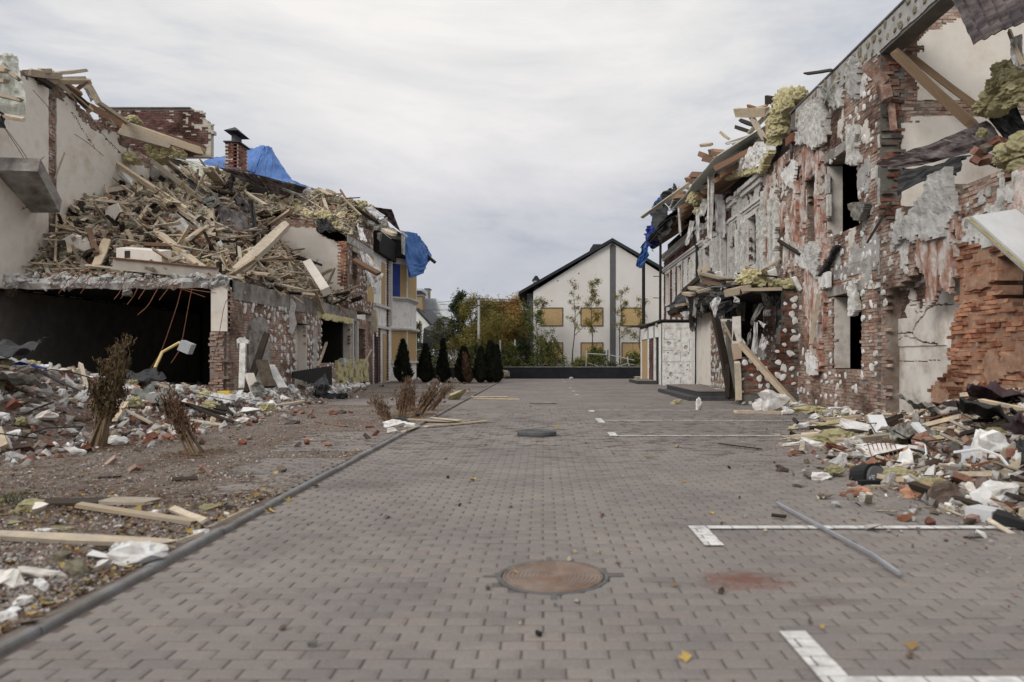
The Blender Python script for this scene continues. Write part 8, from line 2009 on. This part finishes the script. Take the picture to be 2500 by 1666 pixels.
for x,y in pts[:90]:leaf(Vector((x,y,float(soil_z(x,y))+.01)),random.uniform(.04,.10),"fallen yellow brown leaf on the "+("nearest" if y<4.5 else "near" if y<6.5 else "middle" if y<9 else "far")+" gravel "+("against the kerb" if x>-3.2 else "away from the kerb"),"fallen leaves on the gravel")
n=1800
yy=2.9+4.2*RNG.random(n)**1.4;xx=-2.58-RNG.random(n)**1.5*2.6
k=(xx>-.8*yy-.2)&(fbm(xx*2,yy*2,3)>.42);xx,yy=xx[k],yy[k];n=len(xx)
MB().inst(LEAFV,np.array(LEAFF),mats4(rots(n,.9),np.stack([.02+.05*RNG.random(n)]*3,1),np.stack([xx,yy,soil_z(xx,yy)+.012],1))).build("leaf_litter",foliage("leaf_litter",[(0,(.05,.028,.015)),(.6,(.14,.075,.035)),(.85,(.30,.19,.05)),(1,(.42,.35,.2))]),kind='stuff')
# grass tufts
def tuft(p,n,h,lb,mat='grass'):
 V=[];F=[]
 for i in range(n):
  a=random.uniform(0,6.28);r=random.random()**.5*.28;q=Vector((p.x+math.cos(a)*r,p.y+math.sin(a)*r,p.z));l=Vector((random.uniform(-.5,.5),random.uniform(-.5,.5),1))*h*random.uniform(.4,1);s_=Vector((math.cos(a+1.5),math.sin(a+1.5),0))*.005
  k=len(V);V+=[tuple(q-s_),tuple(q+s_),tuple(q+l)];F.append((k,k+1,k+2))
 MB().add(V,F,0,RNG.random(len(F))).build("grass_tuft",M[mat],None,label=lb,cat="grass tuft")
tuft(Gd('D',60,250),260,.12,"green grass tuft at the left edge of the gravel");tuft(Gd('D',110,340),160,.09,"smaller green grass tuft beside yellow wool at left")
tuft(Gd('D',960,500),40,.05,"tiny green weed in the gravel beside the long pole");tuft(Gd('D',1660,330),60,.05,"tiny green weed by the tan board end")
# ---- right debris, named pieces
def GR_(c,x,y,f=heapR,lift=.06):
 p=hit(c,x,y,lambda X,Y:np.maximum(f(X,Y),0),4.2,17.0,.03)
 if p is None:p=Gd(c,x,y)
 return p+(Vector((0,0,EYE))-p).normalized()*lift
t=thing("maroon_armchair","maroon padded cover draped over junk before the orange brick wall","chair",P('L',1400,300,11.6))
M['uph']=pm("upholstery_plum",[(.3,(.040,.024,.028)),(.7,(.075,.048,.054))],ns=3,bs=60,bump=.4,rv=.1,world=True,rough=.85)
sheet([P('L',1130,420,11.2),P('L',1260,280,12.0),P('L',1600,130,12.2),P('L',1500,440,10.8)],20,16,.10,500,.06,2,.15,fold=.04).build("cover",M['uph'],t)
sheet([P('L',1600,130,12.2),P('L',1640,180,12.2),P('L',1600,330,11.4),P('L',1480,440,10.9)],12,12,.08,501,.06,2,.1,fold=.04).build("cover_side",M['uph'],t)
sheet([P('L',1140,420,11.1),P('L',1560,420,11.0),P('L',1500,700,10.0),P('L',1190,640,10.4)],16,12,.14,502,.04,3,.2,fold=.08).build("torn_base",M['membrane'],t)
plank(P('L',1500,135,12.0),P('L',1605,-10,12.6),.10,.05,'wood_t',"thin board standing behind the plum cover, left of the pair",roll=0);plank(P('L',1570,120,12.0),P('L',1640,-20,12.6),.10,.05,'wood_t',"thin board standing behind the plum cover, right of the pair",roll=0)
plank(P('L',1185,462,9.8),P('L',1800,478,9.6),.12,.05,'wood_t',"straight tan plank lying level in front of the plum cover",roll=0)
sheet(quadpx('L',[(1500,430),(1640,250),(1690,290),(1580,450)],[10.6,11,10.8,10.4]),10,14,.05,503,.02,3,.1).build("grey_cloth",M['memb_g'],None,label="grey green cloth strip hanging right of the plum cover",cat="cloth")
t=thing("leather_sofa_cover","crumpled pale olive leather cover at the right picture edge","cover",P('L',1800,700,8.6))
for i,q in enumerate(([(1640,480),(1760,420),(1900,470),(1750,640)],[(1700,520),(1900,450),(1950,760),(1780,700)],[(1640,760),(1860,620),(1960,760),(1820,900)],[(1630,900),(1720,860),(1940,820),(1700,930)],[(1720,640),(1820,600),(1860,800),(1760,760)])):
 sheet(quadpx('L',q,[8.8,8.6,8.2,8.3]),18,16,.16,510+i,.03,2.6,.2,fold=.12).build("fold",M['memb_g'],t)
for i,(a,b,w_,h,mt,z0,z1,lb) in enumerate((((1395,1080),(1480,620),.14,.10,'alu',7.3,7.9,"grey window frame profile standing upright in the right debris"),((1470,1060),(1500,640),.06,.12,'membrane',7.3,7.9,"black gasket strip along the upright window profile"),((920,1150),(1390,950),.10,.10,'alu',6.5,7.4,"long aluminium window profile lying low in the right debris"),((1050,1110),(1290,1060),.08,.12,'black',6.6,6.9,"black profile underside beside the aluminium one"),((1010,1020),(1360,940),.16,.05,'white_pl',7.2,7.6,"white plastic profile above the long aluminium one"),((800,800),(1090,730),.28,.05,'grey_pl',8.3,8.8,"broad blue grey board in the middle of the right debris"),((620,880),(1420,845),.08,.06,'black',7.6,7.8,"long black strip lying level in the right debris"),((990,855),(1390,835),.05,.05,'wood_t',7.6,7.7,"thin tan stick on the long black strip"),((1030,600),(1290,690),.16,.04,'white_pl',8.8,8.9,"white grey plastic profile slanting in the right debris"),((1045,420),(1250,640),.12,.04,'white_pl',9.6,9.2,"pale slat leaning left of the plum cover"),((740,365),(800,500),.22,.05,'white_pl',10.8,10.4,"upright pale blue plastic profile left of the bricks"),((590,645),(660,660),.14,.05,'grey_pl',9.4,9.3,"short grey plastic end left in the right debris"),((1390,910),(1900,1000),.08,.06,'wood_t',7.2,6.8,"long tan wooden rod at the right edge of the debris"),((920,990),(1060,1050),.14,.05,'grey_pl',7.0,6.9,"small grey profile piece at the front of the right debris"),((1490,1010),(1640,970),.16,.05,'white_pl',7.0,7.1,"short white profile beside the upright window frame"),((1640,1180),(2000,1290),.22,.20,'black',5.8,5.6,"thick black window frame bar at the right edge nearest the camera"),((1530,1150),(1640,1130),.22,.16,'white_pl',5.9,6.0,"white corner end of the nearest window frame"),((1650,1090),(2000,960),.12,.10,'grey_paint',6.2,6.4,"dark grey frame bar rising to the right edge"),((1700,1130),(2000,1040),.08,.05,'grey_pl',6.0,6.1,"grey frame bar parallel to the dark one"),((960,830),(1330,800),.12,.04,'white_pl',8.0,8.1,"pale profile behind the long black strip"),((1610,490),(1790,415),.07,.06,'grey_paint',8.8,8.6,"curved dark pipe on the pale olive cover"))):
 nmn='frame_profile'
 t=MB().beam(P('L',*a,z0),P('L',*b,z1),w_,h).build(nmn,M[mt],None,label=lb,cat="profile")
MB().prism(quadpx('L',[(1060,740),(1200,690),(1225,700),(1215,770),(1090,775)],8.6),(0,.03,.02)).build("paper_sheet",M['white_pl'],None,label="light blue paper sheet lying in the right debris",cat="paper")
t=thing("paint_can","black round can with pale label lying in the right debris","can",P('L',690,850,7.9))
MB().tube([P('L',632,850,7.95),P('L',745,842,7.75)],.165,20).build("body",M['black'],t)
pa,pb=P('L',700,862,7.78),P('L',745,856,7.72)
MB().tube([P('L',745,842,7.75),P('L',765,841,7.72)],.135,20).build("lid",M['grey_paint'],t)
MB().box(tuple(P('L',698,900,7.66)),tuple(P('L',748,882,7.66)+Vector((0,.01,0)))).build("label_band",M['wool_p'],t)
M['lett']=pm("lettering_pale",[(.3,(.45,.46,.47)),(.7,(.5,.5,.5))],bump=0,rv=0)
for(x0,y0,x1,y1) in((700,828,707,858),(712,818,738,824),(714,832,736,838),(722,846,740,851)):
 MB().box(tuple(P('L',x0,y1,7.655)),tuple(P('L',x1,y0,7.655)+Vector((0,.004,0)))).build("print_mark",M['lett'],t)
t=thing("wire_mesh","rusty wire mesh with dark stones over foam in the right debris","wire mesh",P('L',770,620,9.2))
mb=MB()
for k in range(7):mb.tube([P('L',680+k*32,560-k*6,9.3),P('L',735+k*32,745-k*10,8.9)],.006,4)
for k in range(6):mb.tube([P('L',655+k*14,590+k*30,9.2),P('L',880+k*10,545+k*32,9.2)],.006,4)
mb.build("wires",M['rust'],t)
for q in([(750,560),(800,545),(815,620),(765,630)],[(830,545),(890,560),(870,650),(815,640)]):MB().prism(quadpx('L',q,9.35),(0,.05,0)).build("dark_stone",M['concrete_d'],t)
for(x,y,s_,mt,lb,cat) in((700,520,(1.0,.5,.26),'foam',"largest white foam slab at the top of the right debris",'foam'),(640,590,(.9,.5,.25),'foam',"second large white foam slab below the largest one",'foam'),(800,700,(.6,.45,.3),'foam',"broad white foam lump under the wire mesh",'foam'),(1640,650,(.42,.3,.34),'foam',"white crumbly foam lump beside the pale olive cover",'foam'),(1645,1030,(.34,.3,.30),'foam',"round white foam ball near the nearest window frame",'foam'),(150,465,(.42,.2,.17),'foam',"white foam block lying between the parking lines at right",'foam'),(245,462,(.36,.12,.10),'foam',"flat white foam piece beside the white foam block",'foam'),(228,425,(.24,.1,.07),'foam',"small white foam slab behind the white foam block",'foam'),(100,580,(.45,.08,.04),'foam',"thin white foam strip on the paving by the debris edge",'foam'),(250,590,(.35,.2,.12),'foam',"white foam lump at the debris edge",'foam'),(460,340,(.55,.3,.22),'foam',"white foam block at the foot of the middle right wall",'foam'),(540,350,(.3,.25,.24),'foam',"white foam lump right of the block at the wall foot",'foam'),(340,845,(.26,.16,.10),'foam',"white foam disc at the front left of the right debris",'foam'),(440,630,(.34,.2,.12),'brick_d',"dark red brick lump in the foam at the right debris edge",'brick'),(1045,560,(.3,.25,.2),'brick_d',"dark brick lump left of the plum cover",'brick'),(1140,590,(.32,.22,.24),'brick_d',"second dark brick lump beside the plum cover",'brick'),(1010,670,(.34,.22,.2),'brick_o',"orange red brick lump in the middle of the right debris",'brick'),(1110,975,(.42,.2,.16),'brick_o',"bright red brick in front of the yellow wool",'brick'),(1300,1040,(.30,.2,.30),'brick_d',"dark brown brick standing by the upright window profile",'brick'),(1760,270,(.3,.12,.1),'brick_d',"dark red brick on junk at the right edge",'brick'),(30,790,(.16,.1,.1),'brick_d',"single dark brick bit on the paving left of the debris",'brick'),(140,668,(.14,.1,.09),'brick_d',"dark cube of brick on the paving beside the debris",'brick'),(370,1000,(.15,.08,.06),'brick_d',"small dark brick flake on the paving before the debris",'brick'),(985,1165,(.14,.1,.07),'brick_o',"small orange brick bit beside the nearest parking line",'brick'),(730,1235,(.14,.09,.06),'concrete',"lumpy tan stone lying on the nearest parking line",'stone'),(1455,1185,(.12,.08,.06),'brick_d',"small dark brick bit on the nearest parking line",'brick'),(580,980,(.26,.14,.1),'brick_d',"dark red brick at the front of the right debris",'brick'),(640,965,(.2,.14,.11),'brick_o',"red brick half at the front of the right debris",'brick')):
 p=GR_('L',x,y,lift=.03);s2=s_
 (chunk if cat!='brick' else chunk)(p+Vector((0,0,s2[2]*.25)),s2,mt,cat+'_piece',lb,cat,rot=(random.uniform(-.25,.25),random.uniform(-.25,.25),random.uniform(-.4,.4)))
for(x,y,s_,lb) in((470,490,(.75,.5,.3),"long yellow wool clump at the back of the right debris"),(440,575,(.7,.4,.3),"domed yellow wool clump in front of the long one"),(920,600,(.35,.3,.3),"pale yellow wool scrap beside the wire mesh"),(900,850,(.4,.25,.14),"deep yellow wool scrap behind the long black strip"),(1180,935,(.36,.2,.14),"yellow wool tuft behind the bright red brick"),(240,335,(.9,.4,.2),"long tan wool mat at the foot of the middle right wall"),(430,820,(.2,.15,.12),"small pale yellow wool tuft at the front left of the debris"),(1660,540,(.3,.2,.14),"green yellow wool tuft beside the olive cover"),(220,1110,(.0,.0,.0),"")):
 if s_[0]:wool(GR_('L',x,y,lift=.05)+Vector((0,0,.05)),s_,'wool',lb,rot=Euler((0,0,random.uniform(-.3,.3))))
sheet(quadpx('L',[(1290,660),(1560,620),(1700,700),(1350,780)],[9.2,9,8.8,8.9]),16,10,.14,520,.02,3,.3,fold=.08).build("plum_rag",M['uph'],None,label="dark plum rag spread between foam and profiles at right",cat="rag")
sheet([P('L',1740,400,9.4),P('L',2000,250,9.6),P('L',2000,420,9),P('L',1800,420,9.0)],12,10,.08,521,.04,3,.2).build("white_board",M['foam'],None,label="white board at the right edge above the olive cover",cat="board")
# wall foot on the right and around the porch
for(c,x,y,s_,mt,lb) in(('H',1180,1390,(.75,.5,.6),'foam',"largest white foam boulder at the foot of the dotted porch wall"),('H',1090,1380,(.6,.3,.4),'foam',"flat white foam block left of the foam boulder"),('H',1290,1385,(.4,.3,.25),'foam',"white foam lump right of the foam boulder"),('H',1275,1415,(.3,.2,.2),'foam',"small white foam lump in front of the plank"),('H',1350,1380,(.4,.2,.2),'render_g',"grey lump at the foot of the leaning post"),('H',430,1235,(.4,.3,.3),'foam',"white rag lump left of the black bag by the annex"),('H',540,1240,(.9,.4,.3),'memb_g',"grey crumpled rag heap by the annex wall"),('H',480,1243,(.7,.3,.2),'black',"black bag by the annex wall"),('H',625,1380,(.2,.1,.35),'foam',"white upright scrap leaning on the lower step"),('H',450,1335,(.35,.2,.15),'wool',"brown yellow tuft beside the porch steps"),('H',180,1150,(.7,.3,.2),'wool_p',"pale wool lump by the far door step"),('H',190,1172,(.9,.3,.12),'foam',"white flat scrap by the far door step"),('H',820,1290,(.8,.4,.3),'plaster_c',"plaster rubble lying on the porch platform"),('G',925,1425,(1.0,.5,.75),'wool_p',"yellowish wool heap at the right end of the thuja row"),('G',1400,1422,(1.2,.3,.32),'foam',"wide white foam blocks before the black wall, left group"),('G',1490,1424,(1.0,.3,.3),'foam',"white foam blocks before the black wall, right group"),('G',1550,1428,(.3,.2,.15),'foam',"single white foam crumb before the black wall"),('F',2160,1250,(.75,.4,.35),'wool',"yellow wool tuft lying on the kerb beyond the dry shrubs"),('F',1600,1500,(.5,.25,.18),'foam',"white foam flake at the foot of the dry shrubs"),('F',1570,1555,(.22,.15,.12),'foam',"small white foam triangle by the kerb"),('F',1700,1500,(.3,.2,.12),'foam',"white chip beside the grey slat"),('F',1030,1390,(.22,.15,.14),'brick_d',"left one of two dark red stones on the gravel"),('F',1105,1380,(.24,.16,.13),'brick_d',"right one of two dark red stones on the gravel"),('F',825,1420,(.2,.15,.15),'brick_d',"dark stone on gravel before the foam scatter"),('F',1640,1490,(.5,.4,.2),'black',"black crumpled piece beneath the dry shrubs"),('K',370,1400,(.3,.2,.2),'wood_r',"rust brown lump at the foot of the middle right wall"),('K',460,1440,(.3,.2,.22),'foam',"white foam pebble heap near the brick pier"),('K',1010,0,(0,0,0),'foam',"")):
 if s_[0]==0:continue
 p=Gd(c,x,y+12);chunk(p+Vector((0,0,s_[2]*.42)),s_,mt,'scrap_lump',lb,'scrap',rot=(random.uniform(-.2,.2),random.uniform(-.2,.2),random.uniform(-.3,.3)))
 # scattered brick bits on open ground and foot-of-wall foam
def scat(n,fn,fp):
 for i in range(n):fn(fp())
for i in range(60):
 y=8+random.random()*22;x=random.uniform(edgeL(y)+.1,-2.8)
 brk(Vector((x,y,float(soil_z(x,y))+.03)),random.choice(('brick_d','brick')),(random.uniform(.06,.18),random.uniform(.05,.1),.05),"small red brick bit on the "+("nearest" if y<12 else "middle" if y<19 else "far")+" gravel "+("by the kerb" if x>-3.8 else "before the rubble"),"brick bits on the gravel",name='brick_bit')
for i in range(46):
 y=random.uniform(15.8,20.3);x=7.2-random.random()**2*1.2
 chunk(Vector((x,y,.06)),random.uniform(.08,.26),random.choice(('foam','foam','wool_p','render_g')),'foam_chunk',"pale scrap "+("by the brick pier" if y<17.2 else "under the lower window" if y<18.7 else "by the leaning post")+" at the foot of the middle right wall",'scrap',"scraps along the right wall foot")
for i in range(34):
 y=random.uniform(36,46.5) if i%2 else random.uniform(22,36);x=random.uniform(-8.3,-2.8)
 chunk(Vector((x,y,.06)),random.uniform(.08,.24),random.choice(('foam','brick_d','render_g')),'scrap_lump',"small scrap lying in the far bed before the thujas",'scrap',"scraps in the far bed")
 # litter on paving: twigs and clods
for i in range(70):
 y=3.2+20*random.random()**1.4;x=random.uniform(-2.2,min(6.5,.7*y))
 chunk(Vector((x,y,.015)),random.uniform(.015,.05),random.choice(('wood_d','brick_d','wood_g','concrete_d')),'dirt_clod',"small dark clod on the "+("nearest" if y<5.5 else "near" if y<9 else "middle" if y<15 else "far")+(" left" if x<0 else " centre" if x<2 else " right")+" paving",'clod',"clods on the paving")
t=thing("stone","single black pebble on the paving just before the manhole cover","stone",(0,0,0))
p=Vector(((1000+1235/3.92-1326)*EYE/(1300+1000/3.92-875),EYE*FPX/(1300+1000/3.92-875),.015))
link("pebble",hmesh('pebble','black',2),t,mat=Matrix.Translation(p)@Matrix.Diagonal((.035,.03,.035,1)))
n=2600
yy=3.2+9*RNG.random(n)**1.2;xx=-2.6-RNG.random(n)**1.2*(.72*yy-1.6)
k=(xx>-.8*yy-.2)&(fbm(xx*.9,yy*.9,43)>.48);xx,yy=xx[k],yy[k];n=len(xx)
MB().inst(PLANKS[3][0],PLANKS[3][1],mats4(rots(n,.35),np.stack([RNG.uniform(.03,.16,n),RNG.uniform(.004,.012,n),np.full(n,.005)],1),np.stack([xx,yy,soil_z(xx,yy)+.012],1))).build("twig_litter",M['wood_b'],kind='stuff')
# dark crumpled sheets and bent scrap lying over the heaps
for i,(x,y,w_,h,mt,lb) in enumerate(((5.3,8.3,.9,.7,'membrane',"black crumpled sheet in the core of the right debris"),(6.0,7.4,1.1,.8,'membrane',"black torn sheet under the olive cover"),(5.0,7.0,.7,.5,'uph',"plum cloth half buried in the nearer right debris"),(6.3,9.6,1.0,.8,'uph',"plum cloth bunched near the wall side of the right debris"),(4.4,6.3,.7,.4,'membrane',"dark rag by the lowest aluminium profile"),(5.9,10.8,.8,.6,'memb_g',"grey membrane scrap before the plum cover"),(4.5,5.7,.8,.4,'black',"black flattened bag beside the nearest window frame"),(4.9,9.6,.8,.4,'memb_g',"grey film scrap on the middle of the right debris"),(-9.4,12.2,1.3,.9,'membrane',"black torn sheet on the left heap behind the striped bag"),(-8.3,11.0,.9,.6,'memb_g',"grey torn sheet on the nearest left heap"),(-7.8,14.2,1.2,.7,'memb_g',"grey torn sheet on the left heap behind the tall dead thuja"),(-9.0,15.5,1.3,.8,'membrane',"black torn sheet far back on the left heap"),(-7.6,16.8,1.0,.6,'film',"white torn sheet near the broken corner pier"))):
 f=heapL if x<0 else heapR;z=float(f(x,y))+.08;a=random.uniform(0,3)
 ux,uy=math.cos(a)*w_/2,math.sin(a)*w_/2;vx,vy=-math.sin(a)*h/2,math.cos(a)*h/2
 sheet([(x-ux-vx,y-uy-vy,z-.02),(x+ux-vx,y+uy-vy,z+.05),(x+ux+vx,y+uy+vy,z+.22),(x-ux+vx,y-uy+vy,z+.10)],16,14,.16,600+i,.012,3,.35,fold=.12).build("torn_sheet",M[mt],None,label=lb,cat="sheet")
for i in range(26):
 L_=i%2;f,e=(heapL,edgeL) if L_ else(heapR,edgeR);y=random.uniform(9,17) if L_ else random.uniform(5.4,12);x=float(e(y))+(-1 if L_ else 1)*random.uniform(.1,2.4);a=random.uniform(0,6.28);L2=random.uniform(.5,1.3)
 pts=[Vector((x+math.cos(a+k*.25)*L2*k/3,y+math.sin(a+k*.25)*L2*k/3,float(f(x,y))+.10+.10*math.sin(k*1.1+i))) for k in range(4)]
 MB().tube(pts,random.uniform(.006,.016),5).build("bent_rod",M[random.choice(('rust','wood_d','black','white_pl'))],None,label=zl("bent wire",pts[0]),cat="rod",group="bent wires in the ground rubble")
 # dust and litter at the feet of the dead shrubs
for(c,x,y) in(('C',880,1040),('C',1790,1095),('F',1640,1440),('F',1780,1410)):
 p=Gd(c,x,y);n=160;a=RNG.random(n)*6.28;r=RNG.random(n)**.6*.5;X_=p.x+np.cos(a)*r;Y_=p.y+np.sin(a)*r
 MB().inst(PLANKS[1][0],PLANKS[1][1],mats4(rots(n,.4),np.stack([RNG.uniform(.05,.2,n),np.full(n,.008),np.full(n,.006)],1),np.stack([X_,Y_,soil_z(X_,Y_)+.015],1))).build("twig_litter",M['wood_b'],kind='stuff')
